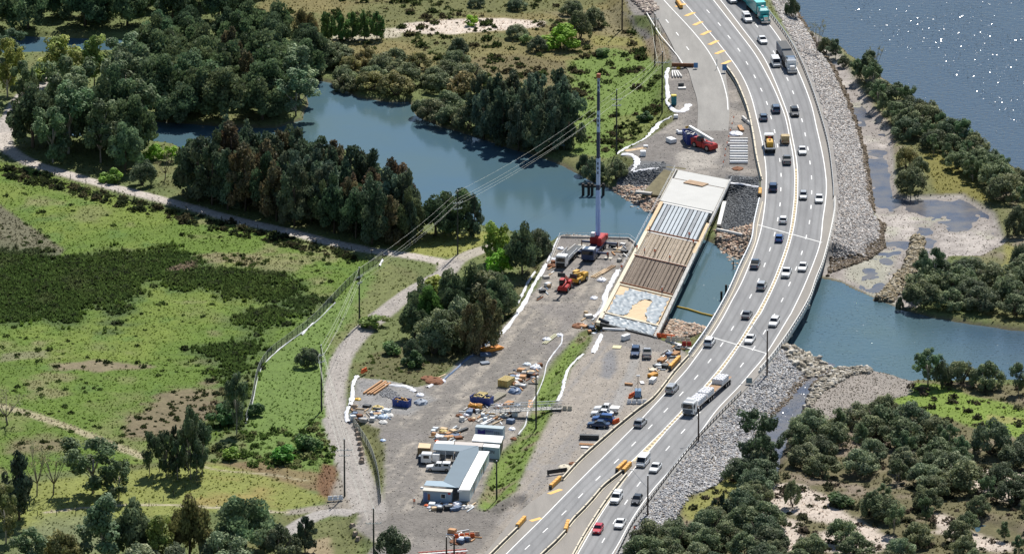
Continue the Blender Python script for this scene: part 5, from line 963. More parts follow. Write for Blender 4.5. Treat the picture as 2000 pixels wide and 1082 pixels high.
def edge_strip(name, l, prof, m, parent=None):
    """profile [(sideways, up)] swept along a world polyline; sideways is to the left of travel"""
    d = np.gradient(l[:, :2], axis=0); d /= np.linalg.norm(d, axis=1)[:, None]; nn = np.stack([-d[:, 1], d[:, 0]], 1); k = len(prof); V = []
    for p, q in zip(l, nn): V += [(p[0]+q[0]*a, p[1]+q[1]*a, p[2]+b) for a, b in prof]
    F = [(i*k+j, (i+1)*k+j, (i+1)*k+(j+1) % k, i*k+(j+1) % k) for i in range(len(l)-1) for j in range(k)]
    mb = MB(); mb.v = V; mb.f = F+[tuple(range(k)), tuple((len(l)-1)*k+j for j in range(k))[::-1]]; return mb.build(name, m, parent)
def resample(l, step):
    s = np.concatenate([[0], np.cumsum(np.linalg.norm(np.diff(l[:, :2], axis=0), axis=1))]); q = np.arange(0, s[-1], step); return np.stack([np.interp(q, s, l[:, i]) for i in range(3)], 1), s[-1]
def barrier(pts, label, group='concrete and steel safety barriers along the highway', z=ZH, run=True):
    l = wline(pts, z, 8); r_ = empty('safety_barrier', (0, 0, 0), 0, label, 'barrier', group)
    edge_strip('footing', l, [(-.32, 0), (-.32, .14), (-.1, .22), (.1, .22), (.32, .14), (.32, 0)], CREAMC, r_)
    edge_strip('steel_panel', l, [(-.1, .2), (-.1, .78), (.1, .78), (.1, .2)], STEELD, r_); edge_strip('top_rail', l, [(-.15, .78), (-.15, .9), (.15, .9), (.15, .78)], CREAMC, r_)
    p, L = resample(l, 6.0)
    for q in p[1:-1]: t = MB(); t.box(-.17, .17, -.08, .08, .1, .96); o = t.build('joint_post', STEELD, r_, loc=(q[0], q[1], q[2]))
barrier([(1417,133),(1430,150),(1443,173),(1460,217),(1470,262),(1477,307),(1487,352)], 'safety barrier between the old carriageway and the highway at top')
barrier([(1344,700),(1316,731),(1279,778),(1246,804),(1220,825),(1189,851),(1136,898),(1099,938)], 'long safety barrier between the lower yard and the highway')
barrier([(1213,926),(1180,952),(1160,975),(1140,997),(1122,1015),(1110,1030)], 'short safety barrier left of the median gore, between two crash cushions')
barrier([(1104,1042),(1085,1062),(1060,1085),(1030,1115)], 'safety barrier leaving the bottom edge left of the gore')
barrier([(1224,930),(1200,960),(1178,990),(1152,1030),(1132,1064),(1105,1115)], 'safety barrier along the right side of the median gore')
barrier([(1010,1036),(985,1060),(955,1090)], 'safety barrier by the yard entrance at bottom edge')
def cushion(px, py, px2, py2, label, m=None, z=ZH):
    a = P(px, py, z); b = P(px2, py2, z); r_ = empty('crash_cushion', a, math.atan2(b.y-a.y, b.x-a.x)-math.pi/2, label, 'crash cushion', 'orange crash cushions'); L = (b-a).length
    for i in range(4): t = MB(); t.bbox(-.36, .36, i*L/4+.03, (i+1)*L/4-.03, .15, 1.0, .08); t.build('module', m or ORY, r_)
    t = MB(); t.box(-.3, .3, -.25, .05, .1, .8); t.build('nose', STEELD, r_); t = MB(); t.box(-.42, .42, 0, L, .03, .15); t.build('skid_base', STEELD, r_)
for a in ((1075,955,1094,937,'orange crash cushion at the end of the long yard barrier'),(1205,922,1222,906,'orange crash cushion at the gore point, left of the pair'),(1217,924,1231,909,'peach crash cushion at the gore point, right of the pair'),(1010,1032,1025,1015,'orange crash cushion by the yard entrance near bottom'),(1104,1040,1110,1022,'orange crash cushion inside the gore near bottom'),(1322,4,1331,18,'orange crash cushion at the top edge on the old carriageway'),(1308,722,1327,702,'peach crash cushion where the yard barrier starts below the bridge'),(1484,385,1485,374,'small tan crash cushion at the upper left parapet end')): cushion(*a)
# right guardrail, two runs
def guardrail(pts, label, z=ZH):
    l = wline(pts, z, 8); r_ = empty('guardrail', (0, 0, 0), 0, label, 'guardrail', 'steel guardrails')
    edge_strip('rail', l, [(.0, .55), (-.06, .62), (.0, .7), (-.06, .78), (.0, .86), (.05, .86), (.05, .55)], GALV, r_)
    p, L = resample(l, 2.2)
    t = MB(); t.box(-.09, .09, -.09, .09, -.7, .8); me = None
    for q in p:
        if me is None: o = t.build('post', STEELD, r_); me = o.data
        else: o = bpy.data.objects.new('post', me); link(o, r_)
        o.location = q
guardrail([(1440,-60),(1482,0),(1504,29),(1537,74),(1563,120),(1586,177),(1605,237),(1619,293),(1627,360),(1628,388)], 'steel guardrail along the top of the rock bank, upper stretch')
guardrail([(1447,769),(1410,806),(1368,850),(1324,904),(1281,961),(1237,1021),(1208,1078),(1180,1130)], 'steel guardrail along the lower rock bank near the light poles')
# existing highway bridge
PR = [(1629,392),(1628,420),(1620,462),(1606,515),(1592,550),(1577,591),(1545,645),(1509,696),(1482,727)]; PL_ = [(1483,395),(1473,440),(1467,477),(1444,527),(1420,580),(1384,643),(1345,698)]
r_ = empty('highway_bridge', (0, 0, 0), 0, 'curved concrete highway bridge with white parapets crossing the creek', 'bridge')
lr = wline(PR, ZH, 10); ll = wline(PL_, ZH, 10)
edge_strip('right_parapet', lr, [(-.1, -1.25), (-.1, .42), (.35, .42), (.35, .0), (.1, -1.25)], CONC, r_); edge_strip('left_parapet', ll, [(.1, -1.25), (.1, .55), (-.25, .55), (-.35, .0), (-.1, -1.25)], CONC, r_)
edge_strip('right_rail', lr, [(.1, .95), (.1, 1.1), (.3, 1.1), (.3, .95)], CONC, r_); edge_strip('left_rail', ll, [(-.12, 1.0), (-.12, 1.15), (.12, 1.15), (.12, 1.0)], GALV, r_)
edge_strip('left_kerb', ll+np.array([.75, -.1, 0]), [(-.08, 0), (-.08, .2), (.1, .2), (.1, 0)], CREAMC, r_)
for l, off in ((lr, .2), (ll, 0)):
    p, L = resample(l, 2.1); t = MB(); t.box(-.11+off, .11+off, -.3, .3, .4, 1.0); me = t.build('rail_post', CONG, r_)
    me.location = p[0]
    for q in p[1:]: o = bpy.data.objects.new('rail_post', me.data); link(o, r_); o.location = q
ys_ = np.arange(432, 703, 6.0)
V = []
for y in ys_: a = W(np.interp(y, HYS, HLX), y, ZH-.05); b = W(np.interp(y, HYS, HRX), y, ZH-.05); V += [a, b, b-[0, 0, .9], a-[0, 0, .9]]
F = [(i*4+j, (i+1)*4+j, (i+1)*4+(j+1) % 4, i*4+(j+1) % 4) for i in range(len(ys_)-1) for j in range(1, 4)]; mesh_np('deck', V, F, CONG, r_)
for (xa, ya), (xb, yb) in (((1452,500),(1600,540)), ((1425,560),(1580,600)), ((1395,615),(1545,655))):
    a = P(xa, ya, 2.9); b = P(xb, yb, 2.9); t = MB(); t.bar(a, b, 1.0, .8)
    o = t.build('pier_cap', CONG, r_)
    for k in range(5): q = a.lerp(b, (k+.4)/4.8); t = MB(); t.tube([(q.x, q.y, -2), (q.x, q.y, 2.6)], .38, 10); t.build('pile', CONG, o)
# ---- the new bridge under construction
def st(y):
    """left and right deck points of the skewed cross line whose left end is at picture row y"""
    f = (y-331)/297; a = (1320-(y-331)*.532, y); yr = y+21+9*f; return a, (1427-(yr-354)*.474, yr)
def BD(y, t, z=4.05): a, b = st(y); p = W(*a, 4.05); q = W(*b, 4.05); r = p+(q-p)*t; return Vector((r[0], r[1], z))
NB = empty('unfinished_bridge', BD(480, .5, 0), 0, 'new skewed bridge under construction with five spans beside the highway', 'bridge'); nb0 = NB.location.copy()
def bq(name, m, y0, y1, t0, t1, z0, z1, parent=NB):
    mb = MB(); q = [BD(y0, t0), BD(y0, t1), BD(y1, t1), BD(y1, t0)]; mb.slab([(p.x-nb0.x, p.y-nb0.y) for p in q], z0, z1); return mb.build(name, m, parent)
SL = mat('fresh_concrete_slab', (.46, .46, .44), .75, var=.05, vs=4); BL = mat('blue_grey_girder', (.36, .40, .43), .7, var=.12, vs=2.5); BLd = mat('dark_grey_girder', (.22, .24, .26), .7, var=.15, vs=2.5)  # second girder tone is a darker blue-grey, used on a few girders
bq('approach_slab', SL, 331, 346.5, .045, .965, 3.4, 4.0); bq('deck_slab', SL, 348, 391.5, .02, .955, 3.3, 4.05)
o = bq('expansion_timber', PLYD, 346.5, 348, .03, .96, 3.3, 3.9)
for y0, y1, nm_ in ((394,447.5,'B'), (450,494,'C'), (497,549,'D')):
    n = 12
    for i in range(n):
        a = .10+.80*i/n; b = .10+.80*(i+.76)/n
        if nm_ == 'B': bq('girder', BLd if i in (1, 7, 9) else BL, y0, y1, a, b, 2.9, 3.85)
        else:
            bq('girder', mat('span_girder_'+nm_, (.38,.33,.27) if nm_ == 'C' else (.20,.165,.13), .85, var=.25, vs=1.5), y0, y1, a, b, 2.9, 3.8)
    if nm_ != 'B':
        mb = MB()
        for i in range(24): a = BD(y0, .09+.83*i/23.); b = BD(y1, .09+.83*i/23.); mb.bar((a.x-nb0.x, a.y-nb0.y, 3.9), (b.x-nb0.x, b.y-nb0.y, 3.9), .09 if i % 2 else .16, .05)
        k = 14
        for i in range(k): y = y0+(y1-y0)*(i+.5)/k; a = BD(y, .09); b = BD(y, .92); mb.bar((a.x-nb0.x, a.y-nb0.y, 3.97), (b.x-nb0.x, b.y-nb0.y, 3.97), .05, .04)
        mb.build('reinforcement_mat', mat('rebar_'+nm_, (.36,.28,.19) if nm_ == 'C' else (.17,.12,.09), .8, var=.3, vs=1), NB)
        bq('soffit_form', mat('span_form_'+nm_, (.24,.20,.15) if nm_ == 'C' else (.10,.085,.07), .9, var=.2, vs=2), y0, y1, .08, .93, 2.75, 3.0)
for y in (392.8, 449, 495.5, 551): bq('cross_beam', CREAMC if y > 500 else CONC, y-1.6, y+1.4, .07, .94, 3.0, 3.93)
for y in (448, 496.4, 549.6): bq('edge_timber', RUST, y-.5, y+.5, .06, .95, 3.93, 4.15)
# last span: plywood form under wrinkled plastic
bq('form_deck', PLY, 553, 606, .08, .92, 3.0, 3.7); bq('end_beam', CREAMC, 606, 608, .05, .96, 3.0, 4.0); bq('approach_form', PLYD, 608, 626, .06, .95, 2.9, 3.7); bq('end_timber', STEELD, 626, 627.3, .05, .96, 2.9, 3.95)
PLAS = mat('grey_plastic_sheet', (.21, .25, .28), .5, var=.2, vs=.8, spec=.6)
def sheet(name, y0, y1, t0, t1, z, hole=None, n=44, amp=.24):
    V = []; keep = []; us = np.linspace(0, 1, n); F = []
    for i, u in enumerate(us):
        for j, v in enumerate(us):
            w0 = t0+(t1-t0)*v+.012*math.sin(u*31); p = BD(y0+(y1-y0)*u, w0); zz = z+amp*(float(vnoise(np.array([p.x*1.3+p.y*.6]), np.array([p.y*.5-p.x*.3]), .6, 3)[0])**2)*1.3; V.append((p.x-nb0.x, p.y-nb0.y, zz))
    for i in range(n-1):
        for j in range(n-1):
            u, v = us[i], us[j]
            if hole and hole(u, v): continue
            F.append((i*n+j, i*n+j+1, (i+1)*n+j+1, (i+1)*n+j))
    return mesh_np(name, V, np.array(F)[:, ::-1], PLAS, NB, smooth=False)
sheet('plastic_cover', 555, 604, .10, .90, 3.74, lambda u, v: (.22 < u and (.56-.26*u+.03*math.sin(9*u)) < v < (.62+.16*u+.04*math.sin(7*u))) or (u < .3 and v < .16-.25*u))
sheet('plastic_cover', 609, 625, .09, .93, 3.76)
mb = MB(); a = BD(622, .05)-nb0; b = BD(625, .2)-nb0; mb.tube([(a.x, a.y, 4.1), (b.x, b.y, 4.1)], .38, 10); mb.build('plastic_roll', mat('black_plastic', (.03, .035, .045), .4), NB)
for y0, y1, m, z in ((392,450,PLY,3.95), (450,628,CREAMC,4.0)): bq('left_edge_walkway', m, y0, y1, .015, .075, 3.3, z)
bq('right_edge_walkway', PLY, 413, 470, .93, .985, 3.3, 4.0); bq('right_edge_walkway', CONG, 470, 628, .95, 1.0, 3.2, 4.1); bq('left_kerb_strip', CONG, 331, 392, .0, .02, 3.2, 4.2); bq('right_kerb_strip', CONG, 331, 412, .965, .99, 3.2, 4.2)
mb = MB(); mb.box(0, 6.2, -.6, .6, 0, .25); p = BD(349, .28); a, b = BD(349, .28), BD(349, .62); mb = MB(); mb.bar((a.x-nb0.x, a.y-nb0.y-.4, 4.2), (b.x-nb0.x, b.y-nb0.y-.4, 4.2), 2.6, .25); mb.build('plywood_cover', PLYD, NB)
for y in (392.8, 449, 495.5, 551, 607):
    a = BD(y, .06)-nb0; b = BD(y, .95)-nb0; mb = MB(); mb.bar((a.x, a.y, 2.3), (b.x, b.y, 2.3), 1.1, 1.1); o = mb.build('pier_headstock', CONG, NB)
    for k in range(5): q = a.lerp(b, (k+.5)/5); mb = MB(); mb.tube([(q.x, q.y, -2.2), (q.x, q.y, 1.9)], .4, 10); mb.build('pier_pile', CONG, o)
for side, t_ in (('left', -.012), ('right', 1.012)):
    mb = MB(); pts = [BD(y, t_)-nb0 for y in range(332, 629, 12)]
    for p, q in zip(pts[:-1], pts[1:]):
        for z in (4.55, 5.05): mb.bar((p.x, p.y, z), (q.x, q.y, z), .05)
        mb.bar((p.x, p.y, 3.9), (p.x, p.y, 5.1), .06)
    mb.build('handrail', GALV, NB)
# ================================================================ site office and containers
ROOFG = mat('grey_blue_roof', (.10, .15, .19), .5, var=.06, vs=3); ROOFL = mat('pale_blue_roof', (.26, .35, .42), .5); WALLB = mat('office_wall_blue', (.33, .43, .53), .6); WALLW = mat('office_wall_white', (.60, .66, .70), .6); ROOFW = mat('white_roof', (.80, .80, .79), .5, var=.03, vs=2); ROOFC = mat('cream_roof', (.52, .49, .43), .6)
def px_prism(name, m, root, quad, z1, z0, ribs=0):
    b = root.location; q = [W(x, y, z1) for x, y in quad]; mb = MB(); mb.slab([(p[0]-b.x, p[1]-b.y) for p in q], z0-b.z, z1-b.z); return mb.build(name, m, root)
def wall_panel(name, m, root, a, b, s0, s1, z0, z1, out=.03, parent=None):
    """a panel on the vertical wall through world points a-b, between fractions s0..s1 and heights z0..z1"""
    a = Vector(a); b = Vector(b); d = (b-a); n = Vector((d.y, -d.x, 0)).normalized()*out; p = a+d*s0; q = a+d*s1; r = root.location
    mb = MB(); vs = [(v+n*k-Vector((r.x, r.y, 0))) for k in (-.5, 1) for v in (p, q)]
    mb.add([(vs[0].x, vs[0].y, z0-r.z), (vs[1].x, vs[1].y, z0-r.z), (vs[3].x, vs[3].y, z0-r.z), (vs[2].x, vs[2].y, z0-r.z), (vs[0].x, vs[0].y, z1-r.z), (vs[1].x, vs[1].y, z1-r.z), (vs[3].x, vs[3].y, z1-r.z), (vs[2].x, vs[2].y, z1-r.z)], [(0,3,2,1), (4,5,6,7), (0,1,5,4), (1,2,6,5), (2,3,7,6), (3,0,4,7)])
    o = mb.build(name, m, root)
    if parent is not None: o.parent = parent
    return o
def rim(q, f):
    c = np.mean(np.array(q, float), 0); return [tuple(c+(np.array(p)-c)*f) for p in q]
zg = 2.0
def portable(label, quad, zt, wall, roof, wins=(), door=None, cat='site office', group='site offices and stores', name='site_office', lip=.18):
    c = np.mean(np.array(quad, float), 0); p = P(c[0], c[1], zt); r_ = empty(name, (p.x, p.y, zg), 0, label, cat, group)
    px_prism('walls', wall, r_, rim(quad, .965), zt-lip, zg); px_prism('roof', roof, r_, quad, zt, zt-lip)
    inn = rim(quad, .965); fa, fb = P(*inn[3], zt-lip), P(*inn[2], zt-lip); ra, rb_ = P(*inn[2], zt-lip), P(*inn[1], zt-lip)
    for side, s0, s1, z0, z1 in wins:
        A, B = (fa, fb) if side == 'f' else (ra, rb_)
        f = wall_panel('window_frame', WHT, r_, (A.x, A.y, 0), (B.x, B.y, 0), s0, s1, zg+z0, zg+z1, .04); wall_panel('pane', GLASS, r_, (A.x, A.y, 0), (B.x, B.y, 0), s0+.1*(s1-s0), s1-.1*(s1-s0), zg+z0+.08, zg+z1-.08, .06, f)
    if door:
        A, B = (fa, fb) if door[0] == 'f' else (ra, rb_); wall_panel('door', door[2], r_, (A.x, A.y, 0), (B.x, B.y, 0), door[1], door[1]+.08 if door[0] == 'r' else door[1]+.14, zg+.1, zg+2.1, .05)
    return r_, (fa, fb, ra, rb_)
A1 = portable('white-roofed portable office, upper unit of the pair behind the dark roof', [(934.7,880),(956,881),(936.5,918),(915,917)], 4.75, WALLW, ROOFW, (('r', .15, .3, 1.0, 1.9), ('r', .55, .7, 1.0, 1.9)), ('r', .4, STEELD))
A2 = portable('white-roofed portable office, lower unit of the pair facing the dirt road', [(914.6,918),(936.2,919),(917.5,956.5),(896,956)], 4.74, WALLW, ROOFW, (('r', .2, .32, 1.0, 1.9), ('r', .6, .72, 1.0, 1.9)), ('r', .42, STEELD))
r_ = A2[0]; t = MB(); t.bbox(-.5, .5, -.35, .35, 0, .35, .06); q = P(898, 958, 4.3); t.build('air_conditioner', WHT, r_, loc=(q.x-r_.location.x, q.y-r_.location.y-.2, 4.2-zg))
# ramp rail beside the offices
# covered way: dark L-shaped roof on posts
c = P(880, 905, 4.9); r_ = empty('covered_walkway', (c.x, c.y, zg), 0, 'dark grey roof over the walkway between the site offices', 'roof shelter', 'site offices and stores')
px_prism('roof', ROOFG, r_, [(898,880.5),(934.5,870.6),(935,880),(896,952),(893,951.5),(866,939.5)], 5.0, 4.86)
px_prism('wing_roof', mat('wing_roof', (.15,.20,.245), .5), r_, [(847.7,865.4),(933,870.2),(899,881),(845,877.8)], 5.02, 4.9); px_prism('lower_roof', ROOFL, r_, [(833,938),(865,939),(893,951.6),(828,947)], 4.98, 4.87)
for x, y in ((849,879),(870,880.5),(886,882),(872,940),(890,893),(880,912)):
    q = P(x, y, 4.8); t = MB(); t.tube([(0, 0, 0), (0, 0, 2.85)], .07, 6); t.build('post', WHT, r_, loc=(q.x-r_.location.x, q.y-r_.location.y, 0))
B1 = portable('blue-grey lunch room with a window at the front of the compound', [(828,951),(885.5,952.5),(882.5,960.5),(825,957)], 4.62, WALLB, ROOFC, (('f', .62, .80, .9, 1.9),), None)
r_ = B1[0]; fa, fb = B1[1][:2]
wall_panel('red_sign', mat('sign_red', (.5,.03,.03), .5), r_, (fa.x, fa.y, 0), (fb.x, fb.y, 0), .88, .97, zg+1.85, zg+2.25, .05); wall_panel('door', mat('door_blue', (.16,.22,.42), .5), r_, (fa.x, fa.y, 0), (fb.x, fb.y, 0), .03, .15, zg+.1, zg+2.0, .05); wall_panel('notice_board', mat('notice_orange', (.45,.14,.06), .6), r_, (fa.x, fa.y, 0), (fb.x, fb.y, 0), .17, .25, zg+.4, zg+1.7, .08)
t = MB(); t.tube([(0, 0, 0), (0, 0, .35)], [.4, .3], 12); q = P(824, 953, 4.7); t.build('satellite_dish', WHT, r_, loc=(q.x-r_.location.x, q.y-r_.location.y, 2.6))
portable('small white-roofed store behind the dark walkway roof', [(853,860),(887,861.5),(886,867),(850,865.5)], 4.6, WALLW, ROOFW)
portable('long pinkish-grey flat-roofed store behind the walkway roof', [(889,862),(945,864.5),(942,872),(888,869)], 4.55, WALLW, mat('roof_pinkgrey', (.46,.42,.39), .6))
portable('white awning store roof in front of the lettered container', [(927,847.5),(983.5,851),(979,864.5),(921.5,860)], 4.7, STEELD, ROOFW, name='store_shed', cat='shed')
def textmesh(s, size, m, parent, loc, rot, sx=1):
    c = bpy.data.curves.new('lettering', 'FONT'); c.body = s; c.size = size; c.extrude = .01; c.align_x = 'LEFT'; tmp = bpy.data.objects.new('tmp', c); COL.objects.link(tmp); bpy.context.view_layer.update()
    me = bpy.data.meshes.new_from_object(tmp); bpy.data.objects.remove(tmp); o = bpy.data.objects.new('lettering', me); me.materials.clear(); me.materials.append(m); link(o, parent); o.location = loc; o.rotation_euler = rot; o.scale = (sx, 1, 1); return o
def container(label, quad, zt, body, roof, z0=zg, ribs=True, name='shipping_container', cat='container'):
    c_ = np.mean(np.array(quad, float), 0); p = P(c_[0], c_[1], zt); r_ = empty(name, (p.x, p.y, z0), 0, label, cat, 'site offices and stores')
    px_prism('walls', body, r_, quad, zt-.08, z0); px_prism('roof', roof, r_, rim(quad, .985), zt, zt-.08); a, b = P(*quad[3], zt), P(*quad[2], zt)
    if ribs:
        mb = MB(); d = b-a; n = int(d.length/.35); nn = Vector((d.y, -d.x, 0)).normalized()*.04
        for k in range(n+1): q = a+d*k/n+nn-r_.location; mb.box(q.x-.06, q.x+.06, q.y-.03, q.y+.03, .1, zt-z0-.15)
        mb.build('corrugation', body, r_)
    return r_, a, b
NAVY = mat('lettering_navy', (.03, .03, .22), .5); BLKL = mat('lettering_black', (.02, .02, .03), .5)
CB = mat('container_pale_blue', (.40, .50, .62), .5, var=.05)
K, a, b = container('pale blue container with navy emblem and lettering', [(931,828.5),(986,832),(982,837.5),(928,833.5)], 4.75, CB, mat('container_roof', (.36,.43,.46), .5), ribs=False)
ang = math.atan2(b.y-a.y, b.x-a.x); off = a-K.location; n_ = Vector((math.sin(ang), -math.cos(ang), 0))*.05; ux = Vector((math.cos(ang), math.sin(ang), 0))
mb = MB(); mb.add([(0, 0, 0), (1.65, 0, 0), (1.65, 0, 1.15), (.83, 0, .75), (0, 0, 1.15)], [(0, 1, 2, 3, 4)]); o = mb.build('emblem', NAVY, K); q = Vector((off.x, off.y, 0))+ux*.55+n_; o.location = (q.x, q.y, 1.25); o.rotation_euler = (0, 0, ang)
q = Vector((off.x, off.y, 0))+ux*2.35+n_; textmesh('FINNI', .72, NAVY, K, (q.x, q.y, 1.75), (math.pi/2, 0, ang), .9); q = Vector((off.x, off.y, 0))+ux*4.1+n_; textmesh('2221', .95, BLKL, K, (q.x, q.y, 1.35), (math.pi/2, 0, ang), .8)
K, a, b = container('short blue-grey container with black letters half hidden by the offices', [(945.5,865.5),(977,868),(975,874.5),(943,871.5)], 4.6, mat('container_bluegrey', (.28,.38,.45), .5), ROOFW, ribs=False)
off = a-K.location; ang = math.atan2(b.y-a.y, b.x-a.x); n_ = Vector((math.sin(ang), -math.cos(ang), 0))*.05; ux = Vector((math.cos(ang), math.sin(ang), 0)); q = Vector((off.x, off.y, 0))+ux*.45+n_; textmesh('CON', 1.1, BLKL, K, (q.x, q.y, 1.2), (math.pi/2, 0, ang), .85)
container('tan container left of the walkway roof', [(818.5,864.5),(842,866),(840,875),(816,874)], 4.0, mat('container_tan', (.33,.24,.13), .6, var=.1), mat('tan_roof', (.60,.44,.26), .6, var=.08))
container('dark blue tank box beside the white truck', [(819,887),(832,887),(830,891),(817,891)], 3.6, mat('tank_navy', (.04,.07,.12), .5), mat('tank_top', (.10,.13,.17), .5), name='tank_box', cat='tank')
# white light truck parked by the office
q = P(848, 905, 2.03); r_ = empty('light_truck', q, math.radians(84), 'white light truck with a box body parked under the walkway roof', 'truck')
b = MB(); b.bbox(-1.0, 1.0, .5, 2.7, .5, 2.35, .15); b.build('cab', PAINT['white'], r_); b = MB(); b.box(-.9, .9, 2.68, 2.73, 1.4, 2.1); [b.box(s*1.0-.02, s*1.0+.02, 1.0, 2.2, 1.4, 2.05) for s in (-1, 1)]; b.build('windows', GLASS, r_)
b = MB(); b.bbox(-.95, .95, -1.2, .3, .8, 2.3, .05); b.build('box_body', PAINT['white'], r_); b = MB(); b.box(-.9, .9, -2.2, -1.3, .7, .9); b.build('tray', STEELD, r_)
for x in (-.85, .85):
    for y in (1.6, -1.3): wheel(r_, x, y, .38)
# ================================================================ cranes and plant
CW = mat('crane_white', (.36, .52, .88), .4, .1); CBL = mat('crane_dark_blue', (.035, .055, .12), .4)
q = P(1160, 497, 2.03); r_ = empty('mobile_crane', q, math.radians(166), 'tall mobile crane with raised white boom and outriggers on the platform', 'crane')
b = MB(); b.bbox(-1.45, 1.45, 3.9, 6.4, .6, 2.9, .15); b.build('carrier_cab', CBL, r_); b = MB(); b.bbox(-1.4, 1.4, 4.0, 6.1, 2.9, 3.1, .06); b.build('cab_roof', PAINT['white'], r_)
b = MB(); b.box(-1.3, 1.3, 6.38, 6.44, 1.8, 2.7); b.build('windscreen', GLASS, r_); b = MB(); b.bbox(-1.4, 1.4, -6.6, 3.9, .9, 1.75, .1); b.build('carrier_deck', CBL, r_)
b = MB(); b.bbox(-1.5, 1.5, -5.9, -2.2, 1.8, 3.4, .2); b.build('superstructure', MRED, r_); b = MB(); b.bbox(-1.6, 1.6, -7.4, -5.9, 1.8, 3.0, .15); b.build('counterweight', MRED, r_); b = MB(); b.bbox(-1.6, -.6, -2.3, -.6, 1.9, 3.7, .2); b.build('operator_cab', MRED, r_)
b = MB(); b.bbox(.5, 1.4, -3.5, -2.4, 3.4, 4.3, .1); b.build('winch', WHT, r_)
for x in (-1.2, 1.2):
    for y in (4.9, 3.2, -.6, -2.1, -4.4, -5.6): wheel(r_, x, y, .62, .5)
for y, w_ in ((2.2, 3.9), (-5.6, 4.2)):
    for s in (-1, 1):
        b = MB(); b.box(s*.8, s*w_, y-.22, y+.22, .95, 1.35); o = b.build('outrigger', CBL, r_); b = MB(); b.tube([(s*w_, y, .15), (s*w_, y, 1.5)], .12, 8); b.build('jack', RUST, o); b = MB(); b.box(s*w_-.9, s*w_+.9, y-.7, y+.7, 0, .16); b.build('timber_pad', mat('pad_timber', (.50,.47,.40), .8), o)
z = 3.2; bx, by = 0.0, -4.0
for i, (L, w_, m) in enumerate(((11.0, .92, CW), (1.2, .88, CBL), (6.3, .80, mat('boom_pale', (.42,.55,.80), .4)), (6.2, .72, CBL), (5.0, .64, mat('boom_pale2', (.40,.52,.75), .4)), (4.4, .58, CBL), (3.4, .52, mat('boom_grey', (.25,.33,.48), .4)))):
    b = MB(); b.box(bx-w_/2, bx+w_/2, by-w_/2, by+w_/2, z, z+L); o = b.build('boom_section', m, r_)
    if m is not CBL and i > 1:
        for k in range(3): b = MB(); b.box(bx-.16, bx+.16, by+w_/2, by+w_/2+.02, z+L-1.5-k*1.1, z+L-.9-k*1.1); b.build('marking', CBL, o)
    z += L
b = MB(); b.bbox(bx-.42, bx+.42, by-.5, by+.5, z, z+.9, .12); b.build('boom_head', mat('head_orange', (.35,.10,.05), .6), r_)
b = MB(); b.tube([(bx, by-.7, z), (bx, by-.7, z-7)], .03, 5); b.build('hoist_rope', STEELD, r_); b = MB(); b.bar((bx, by+.5, 3.6), (bx, by+.5, 9.5), .3); b.build('luffing_ram', CW, r_)
def flat_truck(px, py, rz, label, z=2.03):
    r_ = empty('flatbed_truck', P(px, py, z), math.radians(rz), label, 'truck', 'trucks in the west yard')
    b = MB(); b.bbox(-1.2, 1.2, 2.6, 4.9, .6, 3.0, .15); b.build('cab', PAINT['white'], r_); b = MB(); b.box(-1.05, 1.05, 4.88, 4.94, 1.6, 2.6); b.build('windscreen', GLASS, r_); b = MB(); b.box(-1.0, 1.0, 4.9, 5.0, .6, 1.4); b.build('grille', BLKP, r_)
    b = MB(); b.box(-1.2, 1.2, -5, 2.4, 1.05, 1.25); b.build('tray', STEELD, r_); b = MB(); [b.bar((s*1.2, -5, z2), (s*1.2, 2.3, z2), .1) for s in (-1, 1) for z2 in (1.7, 2.1)]; [b.bar((s*1.2, y, 1.2), (s*1.2, y, 2.15), .09) for s in (-1, 1) for y in (-5, -3.2, -1.4, .4, 2.2)]; b.build('side_gate', GALV, r_)
    for x in (-1, 1):
        for y in (3.9, -2.4, -3.7): wheel(r_, x, y, .5, .4)
    return r_
flat_truck(1106, 513, 164, 'white-cabbed tray truck parked left of the tall crane')
r_ = empty('trailer', P(1120, 499, 2.03), math.radians(160), 'empty dark trailer with rails beside the tray truck', 'trailer', 'trucks in the west yard'); b = MB(); b.box(-1.1, 1.1, -4.5, 4.5, .9, 1.1); b.build('deck', STEELD, r_)
b = MB(); [b.bar((s*1.15, -4.5, 1.3), (s*1.15, 4.5, 1.3), .14) for s in (-1, 1)]; b.build('side_rail', CONC, r_); [wheel(r_, s, y, .45, .35) for s in (-1, 1) for y in (-3, -1.8)]
def telehandler(px, py, rz, m, label, z=2.03, boomm=None, up=18, name='telehandler', L=5.2):
    r_ = empty(name, P(px, py, z), math.radians(rz), label, 'telehandler', 'lifting machines'); b = MB(); b.bbox(-1.1, 1.1, -2.6, 2.3, .6, 1.5, .2); b.build('chassis', m, r_); b = MB(); b.bbox(.1, 1.05, -.8, 1.0, 1.4, 2.6, .15); b.build('cab', GLASS, r_)
    b = MB(); b.bbox(.08, 1.08, -.85, 1.05, 2.6, 2.7, .04); b.build('cab_roof', m, r_); b = MB(); b.bbox(-1.1, -.2, -2.6, -.6, 1.4, 2.0, .15); b.build('engine_cover', m, r_)
    a = math.radians(up); e = (-.3, -2.2+L*math.cos(a), 1.7+L*math.sin(a)); b = MB(); b.bar((-.3, -2.2, 1.8), e, .45, .5); o = b.build('boom', boomm or m, r_); b = MB(); b.box(-1.1, .6, e[1]-.05, e[1]+.2, e[2]-.9, e[2]+.1); b.build('fork_carriage', STEELD, o)
    for x in (-1.0, 1.0):
        for y in (1.5, -1.7): wheel(r_, x, y, .6, .4)
    return r_
PINK = mat('faded_red', (.60, .16, .12), .5)
telehandler(1103, 567, 165, MRED, 'red telehandler with raised faded boom in the west yard', boomm=PINK, up=30, L=7)
telehandler(1130, 551, 150, MYEL, 'yellow knuckle-boom lift behind the red telehandler', up=10, name='boom_lift', L=5)
